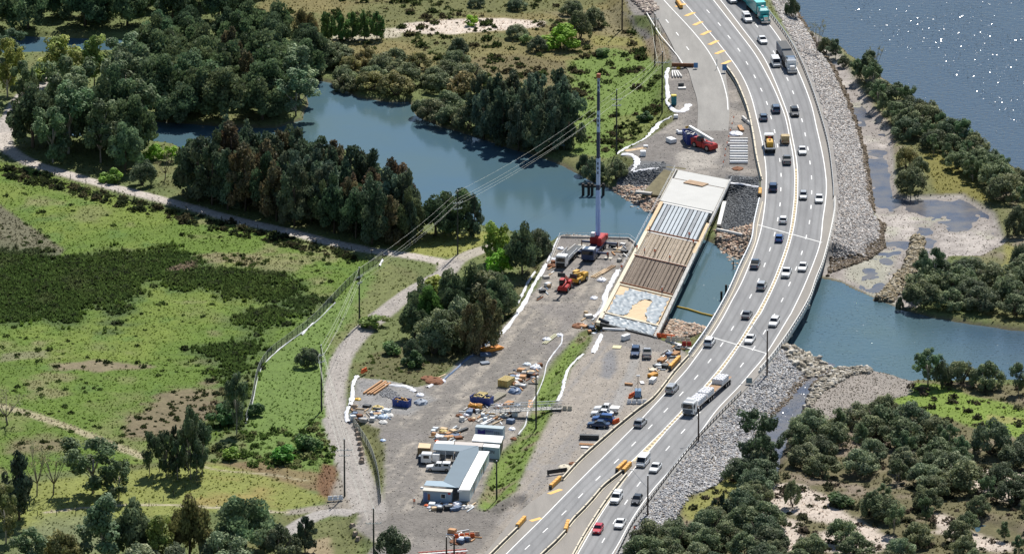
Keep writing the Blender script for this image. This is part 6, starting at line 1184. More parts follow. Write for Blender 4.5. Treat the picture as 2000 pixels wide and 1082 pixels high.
r_ = empty('pick_and_carry_crane', P(1376, 291, 3.62), math.radians(222), 'red articulated crane with white boom beside the blue bin', 'crane')
b = MB(); b.bbox(-1.25, 1.25, .3, 3.3, .6, 1.9, .3); b.build('front_body', MRED, r_); b = MB(); b.bbox(-1.25, 1.25, -3.4, .1, .6, 2.0, .3); b.build('rear_body', MRED, r_); b = MB(); b.bbox(.2, 1.15, -1.5, .0, 1.9, 3.0, .2); b.build('cab', GLASS, r_); b = MB(); b.bbox(-1.2, 1.2, -3.6, -2.4, 1.7, 2.3, .2); b.build('counterweight', MRED, r_)
b = MB(); b.bar((-.2, 2.6, 2.5), (-.2, -5.5, 4.2), .6, .7); b.build('boom', PAINT['white'], r_); b = MB(); b.bar((-.2, -5.5, 4.2), (-.2, -6.6, 3.8), .5, .5); b.build('boom_head', MYEL, r_); b = MB(); b.bar((-.2, 0, 1.8), (-.2, -1.5, 3.2), .25); b.build('ram', GALV, r_)
for x in (-1.1, 1.1):
    for y in (2.1, -2.2): wheel(r_, x, y, .75, .5)
# ================================================================ poles, wires, lights
POLE = mat('tarred_timber', (.045, .05, .045), .85, var=.2, vs=.5); POLEB = mat('brown_timber', (.07, .05, .04), .85, var=.2, vs=.5); INS = mat('insulator', (.75, .76, .78), .3); ARM = mat('grey_timber', (.42, .44, .45), .8)
POLES = {}
def pole(key, px, py, hpx, label, arms=(), m=POLE, az=0):
    g = G(px, py, 1.5); h = hpx/(scale_at(py)*1.0)/math.cos(PITCH)*1.0; r_ = empty('power_pole', g, az, label, 'power pole', 'timber power poles'); t = MB(); t.tube([(0, 0, -.5), (0, 0, h*.5), (0, 0, h)], [.20, .17, .13], 8); t.build('pole', m, r_)
    t = MB(); t.tube([(0, 0, h), (0, 0, h+.12)], [.16, .12], 8); t.build('pole_cap', INS, r_)
    for dz, w_ in arms:
        t = MB(); t.box(-w_, w_, -.2, -.08, h-dz-.06, h-dz+.08); o = t.build('crossarm', ARM, r_)
        for x in (-w_, -w_*.45, w_*.45, w_): t = MB(); t.tube([(x, -.14, h-dz+.08), (x, -.14, h-dz+.36)], [.09, .07], 6); t.build('insulator', INS, o)
    POLES[key] = (g, h, az, arms); return r_
pole('a', 1215, 58, 108, 'brown power pole standing at the top edge left of the highway', m=POLEB); pole('b', 1279, 130, 96, 'brown power pole beside the old carriageway', ((1.3, .9),), POLEB)
pole('c', 1293, 222, 113, 'dark pole behind the white liner, near the concrete piles', ((2.6, 1.6),)); pole('d', 1204, 305, 122, 'tall dark power pole right of the crane boom', ((2.4, 1.15), (3.9, 1.0)), az=.1)
pole('e', 894, 497, 118, 'power pole on the lawn beside the lagoon, casting a long shadow', ((2.9, 1.2), (4.3, 1.0)), az=.5); pole('f', 702, 635, 107, 'power pole on the green slope beside the access track', ((2.2, .9), (3.6, .8)), az=.9)
pole('g', 628, 803, 123, 'power pole left of the dirt track in the fen', ((2.2, .8), (3.8, 1.0)), az=.9); pole('h', 673, 969, 107, 'power pole at the dirt junction near the bottom', ((2.4, 1.6), (3.6, 1.1)), az=.05)
pole('i', 730, 1104, 107, 'power pole cut by the bottom edge beside the round tree', ((3.2, 1.5),), az=.05); pole('k', 1047, 838, 103, 'plain dark pole on the green wedge between the yards'); pole('l', 970, 975, 72, 'slim pole on the green wedge behind the site offices')
pole('m', 872, 1096, 46, 'short post at the bottom edge, left of two', m=POLEB); pole('n', 887, 1092, 44, 'short post at the bottom edge, right of two')
WIRE = mat('bright_wire', (.80, .80, .70), .5)
def wires(a, b, lab, n=4):
    ga, ha, aza, _ = POLES[a]; gb, hb, azb, _ = POLES[b]; r_ = empty('overhead_line', (0, 0, 0), 0, lab, 'power line', 'overhead lines between the power poles')
    tops = ([(0, .1), (-1.0, 2.2), (1.0, 2.2), (-.8, 3.6), (.8, 3.6)])[:n]
    for x, dz in tops:
        p = ga+Vector((x*math.cos(aza), x*math.sin(aza), ha-dz)); q = gb+Vector((x*math.cos(azb), x*math.sin(azb), hb-dz)); L = (p-q).length; pts = []
        for k in range(13): f = k/12; v = p.lerp(q, f); v.z -= 4*f*(1-f)*L*.018; pts.append(v)
        t = MB(); t.tube(pts, .016, 4, cap=False); t.build('wire', WIRE, r_)
for a, b, lab in (('b','c','wires between the brown pole and the pole behind the liner'),('c','d','wires between the liner pole and the pole by the crane boom'),('d','e','wires spanning the lagoon to the lawn pole'),('e','f','wires from the lawn pole down to the slope pole'),('f','g','wires between the slope pole and the fen pole'),('g','h','wires from the fen pole to the junction pole'),('g','i','long wires over the dirt track to the bottom-edge pole')): wires(a, b, lab, 4)
def lamp(px, py, hpx, label, d=(-3.2, 1.0)):
    g = P(px, py, 3.0); h = hpx/scale_at(py)/math.cos(PITCH); r_ = empty('street_light', g, 0, label, 'street light', 'light poles along the guardrail'); t = MB(); t.tube([(0, 0, -2.5), (0, 0, h)], [.2, .14], 8); t.build('pole', POLEB, r_); t = MB(); t.tube([(0, 0, h), (0, 0, h+.12)], .17, 8); t.build('pole_cap', INS, r_)
    t = MB(); t.tube([(0, 0, h-2.8), (d[0]*.6, d[1]*.6, h-.6), (d[0], d[1], h+.9)], .05, 5); o = t.build('bracket', GALV, r_); t = MB(); t.bbox(d[0]-.5, d[0]+.1, d[1]-.15, d[1]+.15, h+.85, h+1.0, .04); t.build('lamp_head', GALV, o)
lamp(1498, 738, 88, 'light pole at the lower right end of the highway bridge'); lamp(1364, 868, 68, 'light pole beside the bulk-bag truck', (-1.6, .6)); lamp(1265, 1010, 78, 'light pole nearest the bottom, beside the black hatchback')
# road signs
def sign(px, py, z, w_, h, zb, m, label, rz=0, posts=2, cat='sign'):
    r_ = empty('road_sign', P(px, py, z), math.radians(rz), label, cat); t = MB(); t.box(-w_/2, w_/2, -.03, .03, zb, zb+h); t.build('panel', m, r_)
    for s in ((-1, 1) if posts == 2 else (0,)): t = MB(); t.tube([(s*w_*.35, .07, -1), (s*w_*.35, .07, zb+h-.1)], .05, 6); t.build('post', GALV, r_)
    return r_
sign(1463, 756, 3.3, 1.3, 1.2, .9, mat('sign_back', (.20,.28,.30), .5), 'small grey-green sign back behind the lower guardrail', posts=1); r_ = sign(1096, 292, 1.0, 2.0, 1.4, .9, mat('sign_blue', (.10,.25,.50), .5), 'blue and white sign board on the lagoon bank')
t = MB(); [t.box(-.8+.42*i, -.5+.42*i, -.05, -.035, 1.15, 2.0) for i in range(4)]; t.build('white_marks', WHT, r_)
r_ = sign(1166, 848, 3.76, .05, .05, .1, STEELD, 'yellow diamond warning sign behind the parked cars', posts=1, cat='sign'); t = MB(); t.add([(0, -.06, 1.0), (.42, -.06, 1.42), (0, -.06, 1.84), (-.42, -.06, 1.42)], [(0, 1, 2, 3), (3, 2, 1, 0)]); t.build('diamond', mat('sign_yellow', (.65,.50,.03), .5), r_)
for x, y, z, w_, h, m, lab in ((1359,137,3.7,1.0,1.3,'sign_blue','blue-backed temporary sign on the old carriageway'),(1415,142,4.0,1.1,1.6,'sign_blue','blue-backed sign trailer at the start of the top barrier'),(1400,135,4.0,.15,1.9,'sign_back','thin temporary sign on the painted bars at top')): sign(x, y, z, w_, h, .5, MATS[m], lab, posts=1)
# ================================================================ loose things in the yards
def put(name, px, py, z, rz, label, cat, group=None): return empty(name, P(px, py, z), math.radians(rz), label, cat, group)
def bars(n, L, w_, h, gap, layers=1, off=0):
    b = MB()
    for k in range(layers):
        for i in range(n): x = (i-(n-1)/2)*gap; b.box(x-w_/2, x+w_/2, -L/2+off*(i % 2), L/2+off*(i % 2), k*(h+.04)+.06, k*(h+.04)+.06+h)
    return b
def stack(px, py, z, rz, label, m, n=6, L=3, w_=.18, h=.18, gap=.3, layers=3, cat='timber stack', name='timber_stack'):
    r_ = put(name, px, py, z, rz, label, cat, 'stacked materials in the yards'); bars(n, L, w_, h, gap, layers).build('boards', m, r_)
    b = MB(); [b.box(-n*gap/2, n*gap/2, y-.06, y+.06, 0, .06) for y in (-L*.35, L*.35)]; b.build('bearer', PLYD, r_); return r_
def skip(px, py, z, rz, label, L, w_, h, m, fill=None):
    r_ = put('skip_bin', px, py, z, rz, label, 'skip bin', 'skip bins'); b = MB()
    for s in (-1, 1): b.add([(s*w_/2, -L/2, 0), (s*w_/2, L/2, 0), (s*(w_/2+.12), L/2+.1, h), (s*(w_/2+.12), -L/2-.1, h), (s*(w_/2-.07), -L/2, 0), (s*(w_/2-.07), L/2, 0), (s*(w_/2+.05), L/2+.05, h), (s*(w_/2+.05), -L/2-.05, h)], [(0,1,2,3), (7,6,5,4), (3,2,6,7), (0,3,7,4), (1,5,6,2)])
    for s in (-1, 1): b.box(-w_/2, w_/2, s*L/2-.05, s*L/2+.05, 0, h)
    b.box(-w_/2, w_/2, -L/2, L/2, .02, .1); [b.box(s*w_/2-.16, s*w_/2+.16, y-.06, y+.06, .1, h-.1) for s in (-1, 1) for y in (-L*.3, 0, L*.3)]; b.build('bin', m, r_)
    if fill:
        rr = random.Random(px); b = MB()
        for i in range(16): c = Vector((rr.uniform(-.4, .4)*w_, rr.uniform(-.42, .42)*L, h*rr.uniform(.7, 1.05))); d = Vector((rr.uniform(-1, 1), rr.uniform(-1, 1), rr.uniform(-.2, .3)))*.7; b.bar(c-d, c+d, rr.uniform(.1, .3), rr.uniform(.05, .2))
        b.build('contents', fill, r_)
    return r_
BLUEB = mat('bin_blue', (.025, .06, .26), .5, var=.1)
def lump(px, py, z, label, m, r=.8, flat=.7, n=14, name='wrapped_bundle', cat='bundle', seed=0, group='wrapped bundles and bags'):
    r_ = put(name, px, py, z, 0, label, cat, group); rr = random.Random(px*7+py); bm_ = MB(); rings = []
    for i in range(5):
        a = i/4*math.pi/2; R = math.cos(a)*r+.01; rings.append([(math.cos(k/n*6.283)*R*(1+rr.uniform(-.15, .15)), math.sin(k/n*6.283)*R*1.15*(1+rr.uniform(-.15, .15)), math.sin(a)*r*flat*(1+rr.uniform(-.1, .1))) for k in range(n)])
    loft(bm_, rings); o = bm_.build('wrap', m, r_); b = MB(); b.tube([(0, 0, r*flat*.9), (.05, 0, r*flat*1.25)], [r*.22, r*.1], 7); b.build('tied_neck', m, r_); return r_
WPL = mat('white_plastic', (.72, .74, .80), .5, var=.1, vs=.4); TARPB = mat('blue_grey_tarp', (.10, .15, .24), .5, var=.2, vs=.6); FORM = mat('formwork_yellow', (.55, .43, .17), .7, var=.15, vs=.5)
zw = 2.04
# concrete piles
for i in range(10):
    y = 273.5+i*5.0; c = P(1443+(-3 if i == 2 else 0), y, 3.62+.12); t = MB(); L = 4.3+(.4 if i == 2 else 0); t.bbox(-L/2, L/2, -.28, .28, 0, .5, .06); o = t.build('concrete_pile', WHT if i % 2 else CONC, loc=c, rz=-.02*(i % 3)); tag(o, f"white concrete pile, {ORD[i]} from the top of the row of ten beside the barrier", 'concrete pile', 'white concrete piles laid out in the north yard')
for i in range(4):
    c = P(1313.5+i*4.6, 146, 3.74); t = MB(); t.bbox(-.17, .17, -2.6, 2.6, 0, .4, .05); o = t.build('concrete_pile', CONC, loc=c, rz=.06*i); tag(o, f"short concrete pile, {ORD[i]} from left of the four by the upper liner", 'concrete pile', 'four piles by the upper liner')
lump(1325, 134, 3.7, 'yellow plastic drum cap heap above the four short piles', mat('drum_yellow', (.70,.42,.03), .5), .55, name='yellow_bundle')
r_ = put('portable_toilet', 1316, 204, 3.65, 5, 'teal portable toilet with a yellow roof beside the liner', 'portable toilet'); t = MB(); t.bbox(-.6, .6, -.6, .6, 0, 2.1, .06); t.build('cabin', mat('toilet_teal', (.02,.20,.24), .5), r_); t = MB(); t.bbox(-.65, .65, -.65, .65, 2.1, 2.35, .1); t.build('roof', mat('toilet_yellow', (.62,.50,.08), .5), r_); t = MB(); t.box(-.4, .4, -.63, -.6, .1, 1.95); t.build('door', mat('toilet_door', (.015,.15,.18), .5), r_)
r_ = put('inspection_pit', 1331, 171, 3.62, 4, 'open pit box with white slab lid on the old carriageway', 'pit'); t = MB(); t.box(-.9, 1.0, -1.6, -.1, 0, .25); t.build('slab_lid', CONC, r_); t = MB(); t.box(-.8, .6, 0, .25, 0, 1.0); t.build('upright_plate', STEELD, r_)
for i, (x, y, l_, lab) in enumerate(((1327,131,5.4,'dark road plate barrier across the old carriageway'),)): r_ = put('water_barrier', x, y, 3.98, -4, lab, 'barrier'); t = MB(); t.bbox(-l_/2+.8, l_/2+.8, -.2, .2, 0, .9, .05); t.build('panel', RUST, r_); t = MB(); t.box(-l_/2+.9, l_/2+.7, -.3, .3, 0, .12); t.build('foot', STEELD, r_)
skip(1347, 277, 3.62, 10, 'dark blue high-sided bin beside the red crane', 5.4, 2.4, 2.4, BLUEB, CONC)
for x, y, rz, lab, sx, sy, h in ((1311,278,30,'white concrete block pair left of the blue bin',1.6,2.4,1.0),(1329,262,0,'small white block between bin and block pair',1.3,.8,.7),(1323,260,0,'tiny white block above the block pair',.5,.8,.8),(1256,305,0,'grey water tank crate beside the liner',1.3,1.3,1.3),(1261,288,0,'low white crate beside the orange planks',1.1,.8,.5),(1320,231,0,'white wrapped bale by the liner end',1.0,1.0,.8)):
    r_ = put('concrete_block', x, y, 3.62 if x > 1290 else 3.5, rz, lab, 'block', 'blocks in the north yard'); t = MB(); t.bbox(-sx/2, sx/2, -sy/2, sy/2, 0, h, .08); t.build('block', WHT, r_); t = MB(); t.box(-sx/2+.1, sx/2-.1, -sy/2-.02, sy/2+.02, -.02, .12); t.build('pallet', PLYD, r_)
stack(1241, 293, 3.4, -60, 'pale orange planks beside the white liner in the north yard', PLY, 5, 5.5, .25, .1, .3, 1); stack(1447, 252, 3.62, 8, 'pinkish planks standing near the piles, left one', ORP, 3, 4.2, .3, .3, .34, 1)
lump(1437, 262, 3.62, 'crumpled white sheet at the top of the pile row', WPL, 1.6, .35, name='plastic_sheet', cat='sheet'); lump(1441, 330, 3.62, 'rusty heap of rods and white ties below the pile row', RUST, 1.3, .3, name='scrap_heap', cat='heap')
r_ = put('edge_barrier', 1459, 240, 3.62, 16, 'pair of white barrier blocks beside the top safety barrier', 'barrier'); [MB().bbox(-.25, .25, y-1.6, y+1.6, 0, .8, .1).build('block', CONC, r_) for y in (-2, 2)]
for i in range(8): r_ = put('marker_post', 1433-i*3.2+(2 if i > 5 else 0), 237+i*12.5, 3.62, 0, f'small red-tipped marker post, {ORD[i]} from top of the line left of the piles', 'marker post', 'red-tipped marker posts'); MB().tube([(0, 0, 0), (0, 0, .8)], .05, 6).build('stem', WHT, r_); MB().tube([(0, 0, .8), (0, 0, 1.15)], .13, 6).build('tip', ORG, r_)
# formed bank slab and edge strips by the bridge
r_ = put('earth_ramp', 1297, 355, 2.6, -20, 'olive-brown earth slope beside the pale approach slab', 'embankment'); t = MB(); t.add([(-2.4, -9, -.6), (2.4, -9, -.6), (2.4, 9, 1.0), (-2.4, 9, 1.0), (-2.4, -9, -2), (2.4, -9, -2), (2.4, 9, -2), (-2.4, 9, -2)], [(0,1,2,3), (4,7,6,5), (0,4,5,1), (1,5,6,2), (2,6,7,3), (3,7,4,0)]); t.build('slope_face', mat('olive_earth', (.16,.14,.08), .95, var=.25, vs=1.5, bump=.1), r_); t = MB(); t.box(-3.6, .3, -10.3, -9.1, -.4, .1); t.build('retaining_beam', CONG, r_)
def liner(pts, w_, label, z=None, m=None, hgt=.28, cat='silt liner', name='silt_liner'):
    c = catmull(pts, 5); w_ = w_*.72; V = []; n = len(c); L = [G(x, y, 2) if z is None else P(x, y, z) for x, y in c]; rr = np.random.default_rng(int(pts[0][0]*3+pts[0][1])); K = 7
    for i, p in enumerate(L):
        d = (L[min(i+1, n-1)]-L[max(i-1, 0)]); d.z = 0; d.normalize(); s = Vector((-d.y, d.x, 0)); wl = w_*(.6+.7*rr.random())
        for k in range(K): t_ = k/(K-1)-.5; q = p+s*t_*wl; V.append((q.x, q.y, q.z+.03+hgt*(math.cos(t_*3.0))*(.5+.9*rr.random())*(1 if 0 < k < K-1 else 0)))
    F = [(i*K+k, i*K+k+1, (i+1)*K+k+1, (i+1)*K+k) for i in range(n-1) for k in range(K-1)]; o = mesh_np(name, V, F, m or WLIN, smooth=False); return tag(o, label, cat, 'white geotextile liners around the yards')
WLIN = mat('white_geotextile', (.68, .69, .72), .8, var=.18, vs=.7)
for pts, w_, lab in (([(1306,135),(1302,148),(1303,170),(1305,190),(1302,198),(1312,212)],1.5,'white liner curving round the four short piles'),([(1312,212),(1320,218),(1335,217),(1345,205)],2.2,'white liner heap below the portable toilet'),([(1312,229),(1290,241),(1276,258),(1262,272),(1240,283),(1222,292),(1205,303)],2.3,'long white liner along the north meadow edge'),([(1215,302),(1232,303),(1244,312),(1243,325),(1236,336)],2.0,'white liner curving down to the blue-stone bank'),([(1236,337),(1262,332),(1287,330)],1.2,'white liner across the top of the blue-stone bank'),([(1424,359),(1450,361),(1482,367)],1.2,'white liner above the dark stone bank right of the slab'),
 ([(1066,517),(1056,535),(1040,562),(1024,592),(1008,615),(990,640),(972,657)],1.5,'broad white liner along the left edge of the west yard'),([(1045,532),(1032,550),(1022,572),(1008,598)],1.0,'narrow outer white liner on the west yard bank'),([(862,742),(846,750),(834,757)],1.2,'short white liner near the rusty heap'),([(748,752),(770,753),(796,756),(812,766)],1.7,'white rolled liner above the gravel heap'),([(697,735),(690,752),(688,775),(684,792)],1.6,'white liner at the left corner of the west yard, upper part'),([(682,795),(677,808),(680,825)],1.4,'white liner at the left corner of the west yard, lower part'),
 ([(1208,528),(1198,545),(1190,560),(1182,578),(1180,596),(1172,610),(1156,620)],1.7,'white liner between west yard and the new bridge'),([(1176,645),(1173,658),(1166,672),(1158,690)],1.6,'white liner at the head of the green wedge'),([(1140,692),(1126,704),(1110,722),(1103,742),(1098,765),(1088,785)],1.1,'white liner along the right side of the green wedge'),([(1098,655),(1096,672),(1082,690),(1068,712),(1062,738),(1050,768),(1032,800),(1026,830),(1012,850)],.45,'thin white cord liner on the left side of the green wedge'),([(1090,466),(1082,482),(1074,500),(1068,514)],.6,'white edge strip at the left side of the crane platform')): liner(pts, w_, lab)
liner([(972,655),(950,672),(930,690),(910,703),(890,722),(866,742)], .8, 'dark plastic liner along the left yard edge', m=TARPB)
# west yard
for x, y, rz, lab, m, n, L, wd, h, gp, la in ((989,752,-28,'tallest stack of yellow formwork beams in the west yard',FORM,7,3.6,.2,.22,.36,6),(939,780,-24,'stack of yellow formwork beams behind the blue bin',FORM,6,3.4,.2,.2,.34,5),(969,778,-28,'low stack of greyish-yellow beams between the two yellow stacks',mat('grey_beam', (.35,.32,.24), .7, var=.2),6,6.0,.2,.2,.34,2),
 (960,684,-52,'bright orange beams heaped at the left yard edge',mat('orange_beam', (.70,.27,.04), .6),5,4.6,.35,.3,.42,2),(974,682,-50,'single orange beam right of the heap',MATS['orange_beam'],2,2.6,.3,.25,.32,1),(948,694,-80,'blue-grey panels below the orange beams',TARPB,4,2.4,.4,.2,.45,2),(947,710,-70,'small blue-grey pallet load on open gravel',mat('slate_panel', (.25,.29,.35), .6),5,1.9,.22,.3,.3,1),
 (1036,790,-3,'pale pinkish planks lying in the middle of the clutter',ORP,3,5.2,.3,.15,.34,1),(952,826,-32,'white long box section near the container',WHT,2,4.5,.4,.4,.45,1),(961,822,-32,'orange-brown beam beside the white box section',ORP,1,4.5,.4,.4,.5,1),(972,825,-34,'thin pale beam beside the orange-brown one',PLY,1,4.0,.22,.2,.3,1),(993,790,-25,'orange planks between grey tarps',ORP,5,2.8,.25,.2,.3,2),(975,795,-28,'burnt orange planks left of the paler ones',RUST,4,2.8,.3,.2,.35,1),
 (732,758,-24,'brown timber poles leaning together, left bundle',ORP,2,9.5,.35,.35,.9,1),(743,760,-24,'brown timber poles leaning together, right bundle',ORP,2,8.5,.35,.35,.8,1),(872,855,-70,'orange planks in the pile behind the stores',ORP,4,3.2,.3,.15,.35,2),(884,850,80,'blue panel lying among the planks',TARPB,3,2.8,.5,.2,.6,1),(900,843,-38,'long dark beam standing behind the stores',STEELD,2,4.5,.3,.4,.4,1),(1075,663,-22,'yellow hoses beside the wedge liner',mat('pale_hose', (.60,.58,.38), .6),3,7.5,.18,.18,.4,1),
 (1172,535,-28,'long timber beams lying in front of the crane, left',PLY,3,7,.22,.2,.5,1),(1186,528,-26,'long timber beams lying in front of the crane, right',PLYD,3,7,.2,.2,.45,1),(875,731,-35,'long pale plank in the grass above the rusty heap',PLY,1,7.0,.35,.3,.4,1)): stack(x, y, zw if not (x == 875) else 1.6, rz, lab, m, n, L, wd, h, gp, la)
skip(941, 787, zw, 64, 'long dark blue bin in front of the yellow beams', 4.6, 2.0, 1.6, BLUEB, FORM); skip(785, 792, zw, 70, 'dark blue bin heaped with orange timber offcuts', 3.6, 1.8, 1.5, BLUEB, mat('offcuts', (.50,.30,.10), .8, var=.3)); skip(928, 800, zw, 66, 'orange generator box beside the dark blue bin', 2.6, 1.2, 1.2, ORY, ORY)
for x, y, m, r, lab in ((1029,712,'office_wall_white',.9,'pale green wrapped crate on open gravel'),(1046,718,'white_plastic',1.2,'blue-white plastic bundle right of the pale crate'),(1012,735,'white_plastic',.8,'small white-blue bundle left of the timber frames'),(1044,737,'pale_concrete',1.0,'cream bundle at the right of the clutter'),(1008,748,'pale_concrete',1.3,'white pipe bundle in the centre of the clutter'),(1006,765,'blue_grey_tarp',1.5,'dark blue tarp-covered stack in the clutter'),(975,792,'white_plastic',.9,'grey-white pebble bag heap near the gangway'),(1010,792,'blue_grey_tarp',.7,'small blue bundle near the gangway'),
 (1093,655,'white_plastic',.8,'blue-white bag at the tip of the green wedge'),(1068,664,'white_plastic',1.0,'white and tan bundle left of the hoses'),(1175,540+8,'white_plastic',1.1,'blue-white bag heap among the timbers'),(1160,583,'white_plastic',.9,'blue-white bag left of the bridge liner'),(1172,640,'white_plastic',.8,'blue-white bag at the bridge corner, left'),(1186,641,'white_plastic',.8,'blue-white bag at the bridge corner, right'),(820,772,'white_plastic',.9,'white bag beside the dark machine parts'),(862,745,'white_plastic',1.0,'white bag at the end of the liner'),(822,787,'slate_panel',1.5,'dark grey machine parts heap right of the blue bin'),(738,800,'formwork_yellow',1.6,'yellow scrap heap in the corner of the yard'),(735,810,'tank_navy',1.5,'dark pipe offcuts below the yellow scrap'),(748,815,'container_pale_blue',1.2,'pale blue crate by the yellow scrap'),(760,812,'pale_concrete',1.0,'cream rubble bag by the pale blue crate'),(699,780,'drum_yellow',.7,'orange-yellow cover beside the corner liner'),(748,825,'pale_concrete',1.0,'pale rubble heap at the corner of the island'),
 (1000,838,'white_plastic',.8,'white bag pair beside the container end'),(885,842,'white_plastic',.8,'white round bag standing by the blue panel'),(866,843,'formwork_yellow',1.0,'yellow board heap behind the tan container'),(850,850,'pale_concrete',.9,'grey rubble bag behind the tan container'),(853,861,'safety_orange',.5,'red-orange bag at the left of the plank pile'),(1003,857,'rusty_steel',.7,'rusty red drum beside the grass wedge'),(748,860,'boom_pale',.6,'blue and white bag by the fence post'),(834,987,'safety_orange',.6,'orange hose heap in front of the lunch room'),(840,991,'white_plastic',.7,'grey-white sheet in front of the lunch room'),(872,987,'white_plastic',.8,'white bag heap below the lunch room window'),(893,984,'white_plastic',1.0,'largest white bag heap in front of the office'),(905,992,'pale_concrete',.9,'white rubble heap right of the largest bag heap'),(918,990,'pale_concrete',.9,'cream rubble heap at the compound corner'),
 (1095,486,'white_plastic',.8,'white sheet at the back left of the crane platform'),(1083,508,'white_plastic',1.0,'white domed cover at the left edge of the platform'),(1078,520,'rusty_steel',1.1,'brown-red mat below the white domed cover'),(897,812,'rusty_steel',.8,'dark steel drum rack, left'),(922,820,'rusty_steel',.9,'dark steel drum rack, right'),(912,810,'white_plastic',.8,'white crates between the drum racks')):
    lump(x, y, hz(*W(x, y, 2)[:2])+.02, lab, MATS[m], r, .55)
# small clutter typical of the stack yard: rods, boxes and pipes, each its own piece
rr = random.Random(12); cols_ = [MATS[k] for k in ('pale_concrete', 'office_wall_white', 'galvanised_steel', 'plywood', 'pile_timber', 'rusty_steel', 'dark_steel', 'blue_grey_tarp', 'weathered_concrete')]; k_ = 0
WHERE = (([(1000,725),(1055,712),(1050,745),(1010,770),(995,745)], 'upper right clutter of the west yard', 26), ([(905,795),(1015,785),(1010,828),(900,822)], 'middle clutter above the lettered container', 34), ([(840,838),(900,835),(895,862),(842,862)], 'pile behind the small stores', 20), ([(685,790),(770,800),(768,822),(690,825)], 'scrap corner left of the west yard', 18), ([(1268,740),(1300,700),(1325,680),(1330,700),(1292,745)], 'clutter beside the long yard barrier', 22), ([(1150,600),(1130,640),(1175,655),(1195,640),(1160,628)], 'corner by the new bridge', 14), ([(1085,500),(1075,560),(1060,590),(1045,585),(1065,540)], 'left side of the platform', 8), ([(840,982),(925,984),(928,996),(845,997)], 'front of the lunch room', 14), ([(870,1035),(935,1040),(930,1060),(880,1062)], 'heap at the bottom edge', 14), ([(1195,480),(1222,470),(1225,500),(1198,530)], 'right side of the platform', 10))
CNAME = {0:'white', 1:'pale', 2:'grey steel', 3:'tan', 4:'orange-brown', 5:'rusty', 6:'dark', 7:'blue-grey', 8:'grey'}
for poly, where, n in WHERE:
    pl = wpoly(poly, 2.0); lo, hi = pl.min(0), pl.max(0); got = []
    while len(got) < int(n*1.7):
        x, y = rr.uniform(lo[0], hi[0]), rr.uniform(lo[1], hi[1])
        if sdist(pl, np.array([x]), np.array([y]))[0] > 0: got.append((x, y))
    got.sort(); seen = {}
    for x, y in got:
        ci = rr.randrange(9); z = float(hz(x, y)); t = MB(); kind = rr.choice(('plank', 'crate', 'pipe', 'plank', 'crate'))
        if kind == 'plank': L = rr.uniform(1.2, 3.2); t.bbox(-.14, .14, -L/2, L/2, 0, rr.uniform(.12, .35), .03)
        elif kind == 'crate': s = rr.uniform(.4, .9); t.bbox(-s, s, -s*.8, s*.8, .1, rr.uniform(.5, 1.0), .07); t.box(-s, s, -s*.8, -s*.5, 0, .1); t.box(-s, s, s*.5, s*.8, 0, .1)
        else: L = rr.uniform(1.5, 3.5); t.tube([(0, -L/2, .15), (0, L/2, .15)], .14, 8)
        o = t.build(kind, cols_[ci], loc=(x, y, z), rz=rr.choice((-.45, -.45, .3, 1.4, rr.uniform(0, 3)))); key = (ci, kind); seen[key] = seen.get(key, 0)+1
        tag(o, f"{CNAME[ci]} {kind}, {ORD[seen[key]-1]} of its kind from left, {where}", kind, 'loose materials, '+where)
# gangway truss
a = P(958, 803, 3.0); b_ = P(1098, 796, 4.3); r_ = empty('gangway', a, math.atan2(b_.y-a.y, b_.x-a.x), 'long grey lattice gangway lying between west yard and upper yard', 'gangway'); L = (b_.xy-a.xy).length; dz = b_.z-a.z
for s in (-1, 1):
    t = MB(); n = 14
    for zz in (0, 1.3): t.bar((0, s*.9, zz), (L, s*.9, zz+dz), .13)
    for k in range(n): x = L*k/n; x2 = L*(k+1)/n; t.bar((x, s*.9, dz*k/n), (x, s*.9, 1.3+dz*k/n), .08); t.bar((x, s*.9, (1.3 if k % 2 else 0)+dz*k/n), (x2, s*.9, (0 if k % 2 else 1.3)+dz*(k+1)/n), .08)
    t.build('side_truss', GALV, r_)
t = MB(); t.add([(0, -.9, .05), (L, -.9, .05+dz), (L, .9, .05+dz), (0, .9, .05), (0, -.9, -.08), (L, -.9, -.08+dz), (L, .9, -.08+dz), (0, .9, -.08)], [(0,1,2,3), (7,6,5,4), (0,4,5,1), (2,6,7,3)]); t.build('deck', CONG, r_)
# east yard
r_ = put('lighting_tower', 1246, 777, 3.76, 0, 'blue-grey lighting tower trailer with tall mast beside the barrier', 'lighting tower'); t = MB(); t.bbox(-.7, .7, -1.1, 1.1, .5, 1.9, .1); t.build('housing', mat('tower_blue', (.10,.18,.30), .5), r_); t = MB(); t.tube([(0, 0, 1.9), (0, 0, 5.0)], .06, 6); t.build('mast', STEELD, r_); t = MB(); t.bbox(-.4, .4, -.15, .15, 4.9, 5.2, .04); t.build('lamp_bar', WHT, r_); [wheel(r_, s*.8, 0, .32) for s in (-1, 1)]
def water_barrier(px, py, rz, n, m, label, z=3.76):
    r_ = put('water_barrier', px, py, z, rz, label, 'barrier', 'plastic water-filled barriers')
    for i in range(n): t = MB(); x = (i-(n-1)/2)*1.1; t.bbox(x-.5, x+.5, -.25, .25, 0, .45, .1); t.bbox(x-.45, x+.45, -.14, .14, .4, .95, .08); t.build('segment', m, r_)
